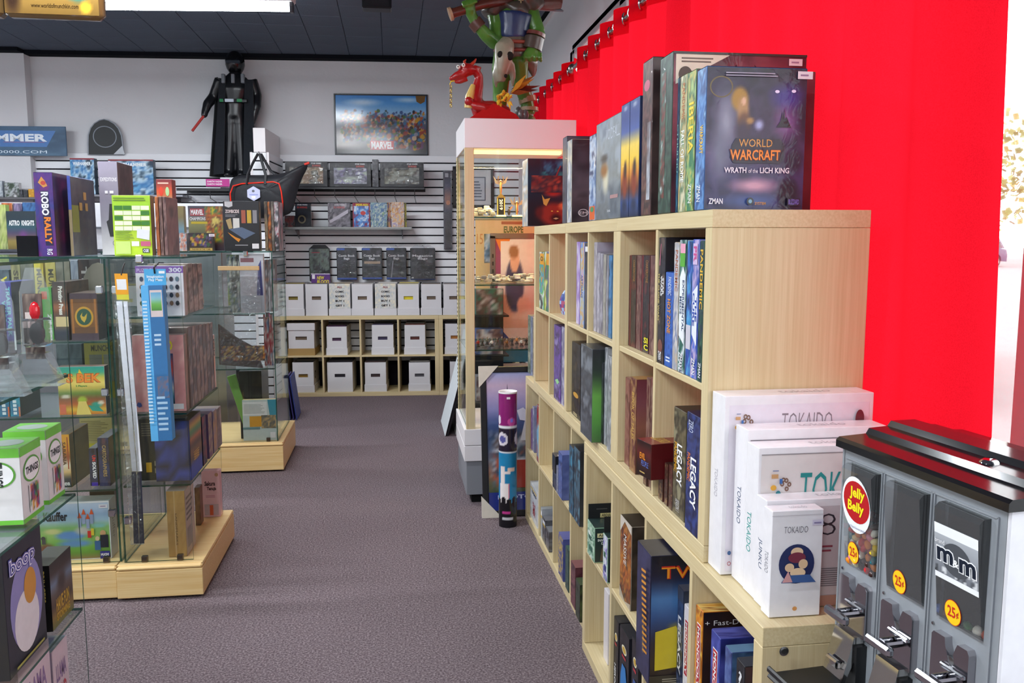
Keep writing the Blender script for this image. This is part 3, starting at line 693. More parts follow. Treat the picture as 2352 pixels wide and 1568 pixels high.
# demon-faced box overhanging the far end
spine(1200, 1212, 367, ZT, ['b9c2c8', '9fa8b0', 'c9b7a0', 'e4e6ea'], 'dark fantasy box with a red horned demon cover, overhanging the shelf end', X=.632, dep=.27, group=G, sticker=None,
      cover_items=[A(art(('grad', ['12101c', '201a28', '17324a', '2a1420']), ('mix', ['143a4c', '2f7f86', '1a2440', '3f8fb0'], 5, 6, 3, .25, .55, .75, .98), ('spot', .45, .52, .22, .1, 'a8302c', .5), ('spot', .45, .18, .30, .20, '8c2a22', .35), ('spot', .5, .12, .12, .08, '3a1014', .5), ('spot', .62, .3, .10, .07, 'c9603c', .5), ('hgrad', ['12101c', '12101c']) if False else ('spot', .2, .2, .1, .12, '5a1a1c', .6)), 30, 34),
                   ('poly', [(.33, .30), (.40, .42), (.30, .40), (.25, .47), (.28, .33)], hx('c79a4a')), ('poly', [(.66, .28), (.72, .36), (.75, .25)], hx('c79a4a')), ('poly', [(.42, .62), (.57, .90), (.585, .895), (.45, .615)], hx('8a302c')), ('ell', .43, .225, .018, .007, hx('d9b84a')), ('ell', .53, .222, .018, .007, hx('d9b84a')), ('poly', [(.45, .115), (.5, .13), (.55, .118), (.5, .10)], hx('c2a278')), ('art', .06, .5, .7, .75, 12, 8, R0_(['8a2a26', '3a2430', 'b04a38', '24283a', '5a2a2c'], 8, 4, 3)), ('art', .72, .01, .99, .99, 6, 16, rnd_art(['6e7a80', '8d9499', '56606a', '7d6a58'], 12, 2, 5))])
spine(1293, 1303, 315, ZT, ['34384a', '4a5166', '2a2c3a'], 'thin slate blue box between the demon box and the dark mist box', group=G, cover=['3a3a48', '50505c', '2c2a34'])
spine(1303.5, 1314, 322, ZT, ['c8c2b0', '8f98a4', 'd8d8dc'], 'dark misty fantasy box with a tall letter S on its cover', group=G,
      cover_items=[A(art(('grad', ['1a161c', '3a2a2c', '5a565e', '37333a', '221e24']), ('blot', ['2a242a', '57525c', '6e6a74', '1d191f'], 3, 3, 8, .5), ('spot', .62, .42, .2, .2, '6e3a2c', .9)), 20, 28), ('text', 'S', .44, .68, .56, .84, hx('d8d2d0'), 0, .0), ('ring', .16, .12, .07, .045, .15, hx('d6d6da')), ('text', 'EM', .11, .1, .21, .135, hx('d6d6da')), ('text', '2', .33, .08, .42, .15, hx('e8e8ea'), 0, .02)])
spine(1354.5, 1370, 310, ZT, ['5a6f98', '8fa6c8', 'c8d0dc', '3f4a70'], 'slim pale blue box with an orange foot beside the horse box', group=G, extra=[('rect', .1, .01, .9, .17, hx('d8622a')), ('ell', .5, .13, .25, .03, hx('3f8f5a'))])
# wide box showing its cover to the aisle
p0 = atX(1370.5, 288, .667); p1 = atX(1427.5, 256, .667)
gbox('board_game', p0.y-p1.y-.002, .07, (p0.z+p1.z)/2-ZT, (.702, (p0.y+p1.y)/2, ZT), Q, '8a9199', {'front': [A(art(('grad', ['3f4650', '6b7178', '8d8f8a', '7f8a94', 'a3adb8', '8f9aa8']), ('blot', ['5a646e', '98a2ac', '7d8079', 'b4bcc6'], 3, 4, 5, .5), ('spot', .42, .40, .16, .18, 'd8d2b8', .6), ('spot', .35, .5, .2, .1, '9a6a3a', .6), ('spot', .35, .62, .2, .06, '3a3430', .7)), 26, 34), ('text', 'VOIDFALL', .42, .79, .96, .9, hx('c4ccd6'), 0, 0), ('rect', .62, .2, .92, .235, hx('b08a8a')), ('text', 'luna', .52, .07, .64, .1, hx('e0e4ea'))], 'right': [], 'top': [('rect', 0, 0, 1, 1, hx('b8c0c8'))]}, 'grey blue box with a white horse and rider cover facing the aisle', group=G)
for x0, x1, lab in ((1428.5, 1448, 'blue and yellow box with a rider at sunset, left one of the matching pair'), (1448.5, 1471, 'blue and yellow box with a rider at sunset, right one of the matching pair')):
    spine(x0, x1, 238 if x0 < 1440 else 226, ZT, ['26365e', '3a4f86'], lab, group=G, extra=[A(art(('grad', ['1c2a4a', '34508a', '6a3a2a', 'd88a2a', 'f2c83a', 'f4d25a', '4a5fa0', '3a4c8a', '44578f']), ('spot', .5, .30, .35, .17, '8a3a20', .5), ('spot', .55, .42, .22, .10, '3a2418', .5), ('spot', .5, .1, .4, .07, '23304e', .6), ('spot', .5, .96, .3, .03, 'aab4cc', .8)), 8, 60)], cover=['1f2a4c', '2b3558', '151c34'])
spine(1478, 1501, 138, ZT, ['4a2f30', '6e4a46', '39302f', '7d5a4c', '5a3b3a'], 'tall maroon box with a dragon spine, left of the tall dark green box', group=G, extra=[('ell', .45, .84, .3, .035, hx('c4607a')), ('art', .55, .1, .9, .6, 3, 20, rnd_art(['b8bcc4', '8d8f98', '6a5a5a'], 3, 1, 8))], cover=['35282a', '4a3a38', '2c2224'], dep=.27)
spine(1518, 1547, 127, ZT, ['2f4238', '3f5a4c', '26332e', '4d6a5a'], 'tall dark green box with a pink volcano cover, standing behind the warcraft box', dep=.335, group=G, cover_items=[A(art(('grad', ['2a1420', '5a2030', 'a04858', 'c46a70', '6a3a48']), ('blot', ['4a2230', 'b0606a', '7a3a4c', '2c1824'], 4, 4, 9, .45)), 34, 30), ('poly', [(.02, .80), (.02, .985), (.42, .985)], hx('e6dcc8')), ('lines', .06, .93, .3, .97, 2, hx('6a5548')), ('ell', .09, .86, .05, .05, hx('4a3024')), ('rect', 0, .985, 1, 1, hx('3a3f3c')), ('poly', [(.4, .86), (.47, .93), (.46, .84)], hx('2a1018')), ('poly', [(.62, .84), (.60, .93), (.68, .86)], hx('2a1018'))], extra=[('art', .15, .1, .5, .9, 4, 40, rnd_art(['c8ccd0', '4a6a5c', '7a3a34', '2f4238'], 4, 1, 14))], sticker=('right', .86, .93))
spine(1545, 1563, 182, ZT, ['1f3f5c', '2f6a86', '16283c', '4a86a0'], 'blue box spine reading CTHULHU between green box and FALL OF ROME', X=.680, text='CTHULHU', tcol='8fc8c0', trect=(.22, .3, .8, .66), group=G)
spine(1564, 1580.5, 172, ZT, ['7d9a78', 'b8b48a', 'c9a86a', '5c7a5c', 'd8d0b0'], 'pale green and tan box spine reading FALL OF ROME', X=.677, text='FALL OF ROME', tcol='eef0e8', trect=(.25, .22, .75, .6), group=G, extra=[('text', 'PANDEMIC', .3, .66, .7, .94, hx('b05a2a'), -90, 0)])
spine(1581.5, 1600.5, 163, ZT, ['3f7a58', '7aa86a', 'c8b860', '2f5a48', 'a8c07a'], 'green and yellow box spine reading IBERIA', X=.674, text='IBERIA', tcol='f0d23c', trect=(.22, .42, .82, .78), group=G, extra=[('text', 'ZMAN', .3, .06, .7, .2, hx('e8eaec'), -90, .01)], cover=['5a2a34', '7a3a44'])
# the big box in front
spine(1603, 1624.6, 157, ZT, ['3f6aa8', '6a9ad0', '2f4a80', '8fb8dc'], 'large purple board game box with gold WARCRAFT title facing out', X=.667, dep=.226, text='WARCRAFT', tcol='f0c24a', trect=(.42, .4, .78, .6), group=G, sticker=('right', .895, .925), extra=[('text', 'ZMAN', .2, .06, .6, .18, hx('e8eaf2'), -90, .01)],
      cover_items=[A(art(('grad', ['1a2148', '24204c', '3a3664', '5a4a78', '2a2038', '221a30', '2c2238', '1a1626', '16121e']), ('blot', ['1c1830', '3a3158', '5a4c78', '282242'], 5, 6, 31, .4), ('hgrad', ['000000', '000000']) if False else ('spot', .2, .62, .17, .34, '8f93a8', .9), ('spot', .15, .38, .14, .25, '6d7188', .9), ('spot', .80, .80, .22, .12, '3a2c86', .7), ('spot', .80, .62, .17, .17, '8a5a9c', .9), ('spot', .5, .17, .32, .07, 'c89ab0', .8), ('spot', .5, .06, .45, .07, '3f5a98', .9), ('spot', .33, .78, .10, .10, 'a8822e', .35), ('spot', .365, .70, .075, .13, 'b08a58', .5), ('spot', .37, .765, .028, .034, 'e0b896', .4), ('spot', .38, .62, .085, .09, '6a4a34', .5), ('spot', .37, .55, .10, .10, '3a2a40', .6), ('spot', .44, .63, .05, .03, 'b0884a', .6), ('spot', .53, .60, .06, .05, 'a8b4e0', .7), ('spot', .85, .1, .14, .16, '151228', .5), ('spot', .9, .35, .14, .12, '241a36', .6)), 60, 70),  # pale grey spots on the left paint wrap glare into the cover
                   ('ring', .145, .86, .115, .075, .12, hx('6a5a34')), ('ell', .70, .835, .022, .011, hx('e8e0ff')), ('ell', .865, .84, .022, .011, hx('e8e0ff')), 
                   ('poly', [(.70, .585), (.74, .63), (.757, .70), (.766, .64), (.775, .72), (.784, .64), (.80, .66), (.85, .585)], hx('1a1024')), 
                   ('poly', [(.26, .455), (.30, .505), (.74, .505), (.79, .455), (.78, .36), (.74, .33), (.28, .33), (.245, .37)], hx('241c30')), ('text', 'WORLD', .33, .445, .665, .50, hx('d89a40'), 0, 0), ('text', 'WARCRAFT', .235, .345, .755, .43, hx('5a1408'), 0, .05), ('text', 'WARCRAFT', .245, .352, .745, .425, hx('ee8a1e'), 0, .02),
                   ('text', 'WRATH', .19, .26, .41, .30, hx('ece6f0'), 0, .02), ('text', 'of the', .43, .262, .525, .29, hx('ece6f0')), ('text', 'LICH KING', .545, .26, .84, .30, hx('ece6f0'), 0, .02), ('lines', .18, .93, .85, .965, 2, hx('9a94a8')),
                   ('text', 'ZMAN', .04, .04, .18, .08, hx('e4e4ee'), 0, .02), ('ell', .455, .06, .035, .028, hx('2c3038')), ('ell', .455, .06, .018, .014, hx('7fb0c8')), ('text', 'SYSTEM', .5, .035, .61, .055, hx('c8923c'), 0, .02), ('rect', .83, .03, .955, .085, hx('1c1430')), ('text', 'BLIZZARD', .84, .04, .945, .075, hx('7a6ac8'), 0, .01)])
# ---- white boxes on the near ledge
TK = 'white tokaido boxes stacked on the low shelf'
def tok(y0, y1, x0, x1, h, label, items, spine_items):
    return gbox('white_board_game', x1-x0, y1-y0, h, ((x0+x1)/2, (y0+y1)/2, .766), 0, 'e8e6ea', {'front': items, 'left': spine_items, 'top': [('text', 'tokaido', .4, .35, .75, .75, hx('b9b4ba'))]}, label, 'board game', TK, 'wrap')
def rings(cu, cv, k, col='7a5a4a'): return [('ring', cu+k*a, cv+k*1.1*b_, k*.55, k*.6, .55, hx(col)) for a, b_ in ((0, 0), (1.1, .8), (1.9, -.1), (1.2, -1.1), (.2, 1.0))]
def bits(cu, cv, s): return [('rect', cu, cv, cu+s*1.6, cv+s*.9, hx('c79a6a')), ('rect', cu+s*1.9, cv-s*1.2, cu+s*2.6, cv-s*.1, hx('3f6fb0')), ('ell', cu+s*.5, cv-s*2, s*.7, s*.6, hx('e2a83a')), ('rect', cu+s*.2, cv+s*1.6, cu+s*1.6, cv+s*1.8, hx('6a7aa0')), ('ell', cu+s*1.6, cv-s*3.3, s*.6, s*.7, hx('2f7f8a'))]
tok(1.648, 1.717, .672, 1.0, .381, 'largest white box titled TOKAIDO in grey, against the shelf side', [('rect', .03, .02, .97, .95, hx('e2dce6')), ('text', 'TOKAIDO', .38, .795, .72, .90, hx('8a8088'), 0, -.01, .1)]+rings(.13, .86, .024)+bits(.07, .87, .02)+[('ell', .9, .86, .03, .05, hx('6a2a34')), ('ell', .93, .82, .03, .03, hx('a03a4c')), ('ell', .05, .13, .012, .012, hx('3a5a8a')), ('ring', .05, .07, .012, .012, .3, hx('a03a4a'))], [('text', 'TOKAIDO', .35, .42, .6, .58, hx('b8b4be'), -90)])
tok(1.581, 1.640, .694, .99, .325, 'plain white box behind the teal-titled one, thin dark lid line', [('rect', .02, .0, .98, .93, hx('d8d2d6')), ('rect', .02, .93, .98, .937, hx('8a848c'))], [('text', 'TOKAIDO', .3, .38, .6, .62, hx('4a5a7a'), -90)])
tok(1.5225, 1.577, .692, .98, .303, 'white box with large teal TOKAIDO lettering and brown coins', [('rect', .02, .02, .98, .95, hx('ddd6d4')), ('rect', .02, .95, .98, .957, hx('948e90')), ('text', 'TOKAIDO', .30, .60, .95, .83, hx('2a8d8c'), 0, 0, .08)]+rings(.17, .76, .026)+bits(.09, .80, .03)+[('rect', .4+.06*i, .5, .43+.06*i, .535, hx(c)) for i, c in enumerate(('c84a4a', 'e2b83a', 'd8a04a', '3a3a3a', 'b86a3a', '7a3a5a'))], [('text', 'TOKAIDO', .2, .28, .55, .55, hx('3aa098'), -90)])
tok(1.476, 1.5205, .690, .96, .213, 'white box printed with a big grey 8, behind the small tokaido box', [('rect', .02, .08, .98, .93, hx('c9c2c6')), ('text', '8', .40, .66, .52, .86, hx('3a343c'), 0, -.02), ('lines', .38, .18, .62, .36, 9, hx('7a747a')), ('rect', .02, .0, .98, .10, hx('b58a7a')), ('lines', .42, .5, .5, .58, 2, hx('9a4a5a')), ('lines', .56, .4, .64, .48, 2, hx('5a6a9a'))], [('text', 'JUNKU', .3, .35, .7, .62, hx('5a6a84'), -90)])
tok(1.4385, 1.4735, .684, .785, .205, 'small white tokaido box with a dark blue night-sky circle', [('rect', .0, .95, 1, .957, hx('c8c4ca')), ('text', 'TOKAIDO', .24, .79, .70, .85, hx('5a5660'), 0, -.01, .1), ('ell', .5, .50, .345, .185, hx('26305e')), ('ell', .5, .61, .12, .045, hx('e8c8a4')), ('ell', .50, .56, .17, .05, hx('7a3044')), ('ell', .36, .47, .09, .04, hx('e6c4a0')), ('ell', .62, .50, .09, .045, hx('e4c29c')), ('ell', .52, .42, .15, .045, hx('eacba6')), ('poly', [(.2, .33), (.3, .40), (.75, .40), (.88, .325)], hx('3f5f98')), ('poly', [(.22, .335), (.33, .44), (.42, .335)], hx('d8a0a0')), ('ell', .48, .085, .045, .02, hx('d89a5a')), ('rect', .76, .86, .97, .91, hx('d2cce0')), ('lines', .79, .87, .94, .9, 1, hx('8a80a8'))], [('text', 'TOKAIDO', .3, .4, .7, .6, hx('8a8a94'), -90)])
# ---- cells of the near upper shelf
ZU, ZL = UH+.0375+.3365+.016+.0006, UH+.0375+.0006     # shelf heights, upper cubes
G1 = 'disease board games in the near upper cell'
spine(1510, 1530, 545, ZU, ['1c1a22', '34303a', '15141a', '5a4a44'], 'black box spine lettered THE CLONE WARS with a helmet at its foot', text='THE CLONE WARS', tcol='c8b46a', trect=(.12, .34, .32, .72), group=G1, extra=[('text', 'STAR\nWARS', .38, .54, .86, .70, hx('f0f0f0'), -90, .03), ('ell', .5, .14, .34, .055, hx('7a4a40')), ('text', 'ZMAN', .25, .03, .7, .1, hx('e8e8ec'), -90, .02), ('poly', [(.25, .78), (.4, .95), (.45, .95), (.32, .78)], hx('d86a8a'))])
spine(1530, 1549, 625, ZU, ['2a4fa0', '3f6cc0', '24408a'], 'shorter bright blue box spine among the disease games', text='HOT ZONE', tcol='e0902a', trect=(.3, .36, .7, .72), group=G1, extra=[('text', 'PANDEMIC', .3, .76, .7, .95, hx('dfe6f4'), -90, 0), ('lines', .2, .05, .8, .12, 2, hx('dfe6f4'))])
spine(1550, 1562, 556, ZU, ['c8b49a', '9aa0b0', 'd8d0c8', '7d88a8'], 'pale beige and blue grey box spine among the disease games', text='PANDEMIC', tcol='a8644a', trect=(.25, .62, .75, .94), group=G1)
spine(1562.5, 1579, 550, ZU, ['22384a', '2f6a5a', 'd8dce2', '1c2c44'], 'dark box spine with a white band reading EXPERIMENTAL MEDS', group=G1, extra=[('poly', [(.1, .28), (.85, .22), (.9, .74), (.55, .8), (.1, .72)], hx('e8ecf0')), ('text', 'EXPERIMENTAL\nMEDS', .16, .32, .8, .7, hx('22406a'), -90, .02), ('rect', .15, .8, .85, .93, hx('58a83a')), ('rect', .2, .9, .9, .97, hx('e8a0b8')), ('text', 'ZMAN', .25, .03, .75, .16, hx('e8e8ec'), -90, .02)])
spine(1579.5, 1592, 553, ZU, ['2f86c0', '5aa8d8', '3a4fb0', '24508a', '1c2c50'], 'sky blue game box between EXPERIMENTAL MEDS and THE CURE', X=.669, group=G1, extra=[('rect', .0, .2, 1, .38, hx('c9c6d2'))])
spine(1592.5, 1608, 549, ZU, ['3a5fc0', '2a46a0', 'c8b0d0', '3f6ad0'], 'blue box spine with white lettering reading THE CURE', group=G1, extra=[('poly', [(.1, .32), (.85, .24), (.9, .68), (.1, .62)], hx('e4e8f2')), ('text', 'THE\nCURE', .16, .38, .82, .62, hx('2a4aa8'), -90, .03), ('text', 'ZMAN', .25, .03, .75, .15, hx('e8e8ec'), -90, .02), ('rect', .15, .82, .85, .97, hx('d0b8dc')), ('text', 'PR', .25, .84, .75, .95, hx('c84a8a'), -90, .03)])
spine(1608.5, 1620, 553, ZU, ['1f4a3a', '2a2f4a', '3a6a4a', '16242c'], 'dark green box spine reading PANDEMIC in yellow, beside the end panel', text='PANDEMIC', tcol='e2b23a', trect=(.2, .52, .8, .94), group=G1, X=.664, extra=[('text', 'ZMAN', .25, .03, .75, .14, hx('e8e8ec'), -90, .02)])
G2 = 'maroon card boxes in the far cell of the near upper shelf'
for x0, x1, cv, lab in ((1436, 1448, 0, 'thin maroon box with worn spine, farthest of its cell'), (1449, 1463, 1, 'maroon edged box with a dark crowned figure cover'), (1464, 1475, 0, 'thin maroon box between two dark covers'), (1476, 1494, 1, 'maroon edged box with yellow letters on a dark cover'), (1495, 1506, 0, 'worn brown maroon box beside the cell divider')):
    spine(x0, x1, 586, ZU, ['5a2a2c', '7d5a54', '4a2426', '8a6a60'] if not cv else ['5a1f24', '17121a', '3a2a2e', '15121a'], lab, group=G2, X=.69, dep=.2, extra=([('rect', 0, 0, .16, 1, hx('6a2028')), ('text', 'CHARTERSTONE', .5, .72, .8, .95, hx('a87a3a'), -90, 0)]+([('text', 'SI\nC', .4, .03, .95, .16, hx('e8e02a'), 0, .03)] if x0 == 1476 else [])) if cv else None)
G3 = 'legacy boxes in the lower near cell'
spine(1549, 1578, 940, ZL, ['4a4430', '6a624a', '2f2c24', '8a8468'], 'olive brown box spine with large white LEGACY lettering', X=.672, text='LEGACY', tcol='f2f2f2', trect=(.34, .3, .76, .68), group=G3, bold=.03, extra=[('text', 'PANDEMIC', .08, .4, .3, .68, hx('d8a02a'), -90, .02), ('text', 'SEASON 1', .3, .05, .6, .16, hx('d8d8da'), -90, 0)])
spine(1579, 1612, 952, ZL, ['1f2a5c', '33447e', '161c40', '2c3f80'], 'navy blue box spine with large white LEGACY lettering', X=.664, text='LEGACY', tcol='f2f2f2', trect=(.36, .22, .8, .64), group=G3, bold=.03, extra=[('text', 'PANDEMIC', .08, .42, .3, .66, hx('d8722a'), -90, .02), ('text', 'ZERO', .15, .84, .5, .94, hx('c8d2ea'), -90, 0)])
G4 = 'brown boxes in the lower far cell'
spine(1437, 1448, 868, ZL, ['6a3430', '8a5a50', '5a2c2a'], 'tall reddish brown box at the far side of its cell', group=G4, X=.68)
spine(1448.5, 1463, 868, ZL, ['6e3a30', 'a07a4a', '5a2a28'], 'tall brown box spine with gold lettering beside a bottle picture', group=G4, X=.675, dep=.2, text='BOOK OF TALES', tcol='c8a050', trect=(.3, .35, .7, .85), cover_items=[A(art(('grad', ['3a2624', '6a4a3a', '8a5a4a', '7d4a50', '6a343c']), ('spot', .6, .5, .25, .3, 'a8845a', .6), ('spot', .55, .3, .2, .15, 'c8a878', .6)), 16, 20), ('poly', [(.30, .62), (.32, .72), (.34, .80), (.40, .80), (.42, .72), (.45, .62)], hx('4a2420'))])
spine(1486, 1495, 868, ZL, ['5a2a28', '8a6a5a', '4a2624'], 'slim brown case leaning at the divider, first of two', group=G4, X=.677, dep=.2); spine(1495.5, 1505, 868, ZL, ['6a3a34', '8f7464', '4f2a28'], 'slim brown case touching the divider, second of two', group=G4, X=.677, dep=.2)
G5 = 'little maroon card boxes standing on the shelf floor'
for i, (x0, x1, yt) in enumerate(((1478, 1486, 1064), (1490, 1497, 1064), (1513, 1524, 1064), (1527, 1535, 1064), (1537, 1546, 1068))):
    spine(x0, x1, yt, ZL, ['4a2420', '6a443a', '3a2a22', '8a6a4a'], 'little maroon card box under the evil people box, number %s from the bottle picture' % ('one', 'two', 'three', 'four', 'five')[i], X=.672, dep=.12, group=G5, gap=.002)
hz = atX(1480, 1064, .672).z
p0 = atX(1476, 1066, .668); p1 = atX(1549, 1066, .668)
gbox('card_game', .078, .105, .092, (.628+.0525, (p0.y+p1.y)/2-.0, hz+.003), Q+rad(10), '5a1418', {'front': [A(art(('grad', ['1a0a0c', '2a1014', '5a1a1a', '200c0e']), ('spot', .5, .45, .4, .3, '3a1416', .8)), 14, 14), ('rect', 0, 0, 1, .0, hx('5a1418')), ('text', 'EVIL', .22, .48, .62, .66, hx('e0862a'), 0, .03), ('text', 'PEOPLE', .35, .3, .85, .46, hx('5a7ac8'), 0, 0), ('lines', .25, .08, .75, .16, 1, hx('b89a5a'))], 'left': [A(rnd_art(['5a1418', '7a2420', '4a1014'], 3), 4, 8), ('text', 'EVIL', .3, .3, .7, .7, hx('d8a05a'), -90)], 'top': [('rect', 0, 0, 1, 1, hx('7a2c24')), ('text', 'BEARDED DRAGON', .1, .3, .9, .6, hx('d8b04a'))]}, 'small maroon EVIL PEOPLE card box lying across the little boxes', 'card game')
# ---- middle and far upper shelves
G = 'sleeved games in the middle upper shelf'
spine(1325, 1333, 555, ZU, ['8a6ab0', 'b09ad0', 'd0c8e0'], 'thin lilac box in plastic sleeve, middle shelf', group=G, X=.68)
spine(1333.5, 1343, 556, ZU, ['6a8fd0', 'c8b46a', '9ab0e0', 'd8a03a', 'b8a0d0'], 'colourful pale blue box spine lettered ARTISANS in plastic sleeve', group=G, text='ARTISANS', tcol='3a5a9a', trect=(.2, .35, .7, .62))
spine(1344, 1356, 558, ZU, ['2a2a30', '4a4850', '1c1c20'], 'dark thin box with a white price label, beside the cell divider', group=G, extra=[('rect', .1, .9, .9, .96, hx('e4e4e8'))])
for i, (x0, x1, yt, c) in enumerate(((1365, 1372, 556, ['a8a4b4', '8a8694', 'c4c0cc']), (1372.5, 1379, 580, ['9a96a4', 'b4b0bc', '74707c']), (1379.5, 1386, 582, ['b0acb8', '8a8690', '6a6670']), (1386.5, 1393, 584, ['8d8a84', 'aaa69c', '6f6c66']), (1393.5, 1399, 586, ['7a7880', '9a98a0', '5a5860']), (1399.5, 1407, 586, ['2f6a9a', '4a86b8', '24405c']))):
    spine(x0, x1, yt, ZU, c, ('%s clear-sleeved thin game, %s of the row right of the middle divider' % ('blue' if i == 5 else 'grey', ('first', 'second', 'third', 'fourth', 'fifth', 'last')[i])), group=G, X=.682)
G = 'dark boxed games in the middle lower cells'
spine(1314, 1334, 788, ZL, ['15141a', '2a2830', '0f0e12', '3a3024'], 'black book-like box with gold emblem near its foot, middle shelf', group=G, X=.676, dep=.22, extra=[('ell', .5, .3, .3, .035, hx('c8943a')), ('lines', .25, .02, .8, .06, 2, hx('d8c89a'))])
spine(1335, 1361, 795, ZL, ['5a6068', '3a3e44', '7a8088'], 'grey sleeved box with a green window cover, sticking out of its cell', group=G, X=.640, dep=.24, cover_items=[A(art(('grad', ['3f6a3a', '5a9a44', '6aa84a', '2c3a30', '2a2c30']), ('spot', .5, .3, .2, .12, '7a6a8a', .6)), 14, 18), ('rect', .3, .06, .62, .2, hx('d0ccd8')), ('rect', .34, .08, .58, .17, hx('a7a3b2'))])
spine(1363, 1377, 832, ZL, ['2f3a34', '4a564e', '22282a'], 'dark green sleeved box, middle of its cell', group=G, X=.672)
spine(1378, 1387, 832, ZL, ['24282c', '4a4e54', '1c1e20'], 'thin black sleeved box beside the grey plastic case', group=G, X=.672)
spine(1388, 1396, 798, ZL, ['8a8d92', 'b4b8bc', '6a6d72'], 'grey clear plastic case with rounded corners, taller of two', group=G, X=.676); spine(1396.5, 1408, 818, ZL, ['9a9c9e', '74767a', 'bfc2c6'], 'grey clear plastic case with rounded corners, shorter of two', group=G, X=.668)
G = 'games in the far upper shelf'
spine(1239, 1251, 578, ZU, ['c88a2a', '2f8fc0', '4aa84a', 'e2e4e0', '2a3a34'], 'bright box with orange badge, blue sky and green hills spine', group=G, nvs=5, extra=[('rect', .15, .78, .9, .97, hx('e09a1e')), ('ring', .5, .88, .25, .04, .4, hx('2a1a10'))])
spine(1252, 1265, 578, ZU, ['d0d4da', 'b8d03a', '5a4a8a', '3a7a4a'], 'pale sleeved box with yellow green and violet spine', group=G, nvs=5, extra=[('rect', .3, .78, .95, .97, hx('d8921e'))])
t = thing('snack_pouch', 'small blue and purple foil pouch slumped in an otherwise empty cell', 'pouch', atX(1293, 722, .71), 0); t.location.z = ZU
b = MB(); n = 12; rg = random.Random(2); vs = []; fs = []
for k in range(9):
    zz = .115*k/8; th = .028*math.sin(PI*min(1, .12+.88*(1-k/8)))*(1 if k < 8 else .1)+.002; wd_ = .036*(1-.45*k/8)
    vs += [(th*math.cos(2*PI*q/n)+.03*k/8, wd_*math.sin(2*PI*q/n)*-1, zz) for q in range(n)]
for k in range(8): fs += [(k*n+q, k*n+(q+1) % n, (k+1)*n+(q+1) % n, (k+1)*n+q) for q in range(n)]
for f in fs: b.add([vs[i] for i in f], [(3, 2, 1, 0)], hx(rg.choice(('4a6ab0', '6a3f8a', '8fb0d8', '3a4f90', 'a04a6a'))))
b.build('foil_body', 'wrap', t, smooth=60)
b = MB(); b.box((.024, -.02, .113), (.034, .02, .122), hx('9ab0d0')); b.build('crimp', 'wrap', t)
spine(1260, 1267, 760, ZL, ['8a5a3a', '5a3f8a', 'd8902a', '3a2a5a'], 'narrow violet box with orange top beside the thin divider', group=G, X=.69)
spine(1273, 1289, 748, ZL, ['4a2f7a', '6a4aa0', '3a2a5c', '8a7ab0'], 'deep purple box with a green leaf near its foot', group=G, X=.67, extra=[('poly', [(.2, .26), (.5, .22), (.8, .27), (.55, .3)], hx('8fd08a'))])
spine(1290, 1302, 752, ZL, ['8a86a0', '6a6684', 'b0acc4'], 'pale violet sleeved box beside the middle shelf post', group=G, X=.672)
# row standing on the far end of the low shelf
ZLT = .765+.0012
for i, (x0, x1, yt, c) in enumerate(((1208.5, 1214, 722, ['8a8f7a', '5a6a5c', 'b0b4a4']), (1214.5, 1219, 726, ['6a7a9a', '9aa4b8', '4a5670']), (1219.5, 1224, 728, ['b0a08a', '8a7a6a', 'c8bca8']), (1224.5, 1229.5, 730, ['5a4a7a', '8a7aa8', '3c3458']))):
    p0 = atX(x0, yt, .70); p1 = atX(x1, yt, .70)
    gbox('sleeved_book', p0.y-p1.y-.002, .2, p0.z-ZLT, (.81, (p0.y+p1.y)/2, ZLT), Q, c[0], {'front': [A(rnd_art(c, i+5, 2, 9), 4, 40)]}, 'thin sleeved game book with %s spine on the low shelf end' % ('green grey', 'steel blue', 'tan', 'violet')[i], 'book', 'sleeved books beside the display tower')
# ---- far low shelf
ZU2, ZL2 = .0375+.3365+.016+.0006, .0375+.0006
G = 'games in the far low shelf'
for i, (x0, x1, yt, c, lab) in enumerate(((1216, 1219, 945, ['c8602a', '8a3a5a', 'd8b03a'], 'very thin orange and red game at the far end'), (1219.5, 1223, 940, ['7a4aa8', '5a3a8a', '9a7ac0'], 'very thin purple game at the far end'), (1223.5, 1227, 934, ['8a90a8', '6a6a90', 'b8bcd0'], 'very thin grey violet game at the far end'))):
    spine(x0, x1, yt, ZU2, c, lab, X=.70, group=G, dep=.2, gap=.0005)
spine(1233, 1240, 932, ZU2, ['5a9ac0', '7ab0d0', 'a8442a', '8a3020'], 'tall red orange giant-monster game with light blue spine', X=.688, group=G, dep=.12, nvs=4, cover_items=[A(art(('grad', ['5a2420', 'a03a24', 'c8502a', '4a4a50', '7a5a60', '8f8a98']), ('blot', ['3a3034', 'c8502a', '8a3020', '4a4448'], 4, 6, 4, .5)), 18, 26), ('text', 'WAR', .15, .1, .8, .17, hx('c82a1e'), 0, .04)], extra=[('text', 'G.I.R.\nROBOT', .15, .78, .85, .88, hx('c8283a'), 0, .02)])
for i, (x0, x1, yt, c) in enumerate(((1266, 1272, 1075, ['2f3244', '4a4e60', '1f2230']), (1273, 1277, 1072, ['3a3a4c', '5a5a70', '26283a']), (1278, 1282, 1070, ['8a8ca0', '6a6c80', 'a8aabc']), (1283, 1292, 1040, ['3f4f8a', '5a6aa8', '2a3560']))):
    spine(x0, x1, yt, ZU2, c, '%s narrow game under or beside the black cube box' % ('charcoal', 'slate', 'pale grey', 'dark blue')[i], X=.684, group=G, dep=.16)
p0 = atX(1265, 1036, .68)
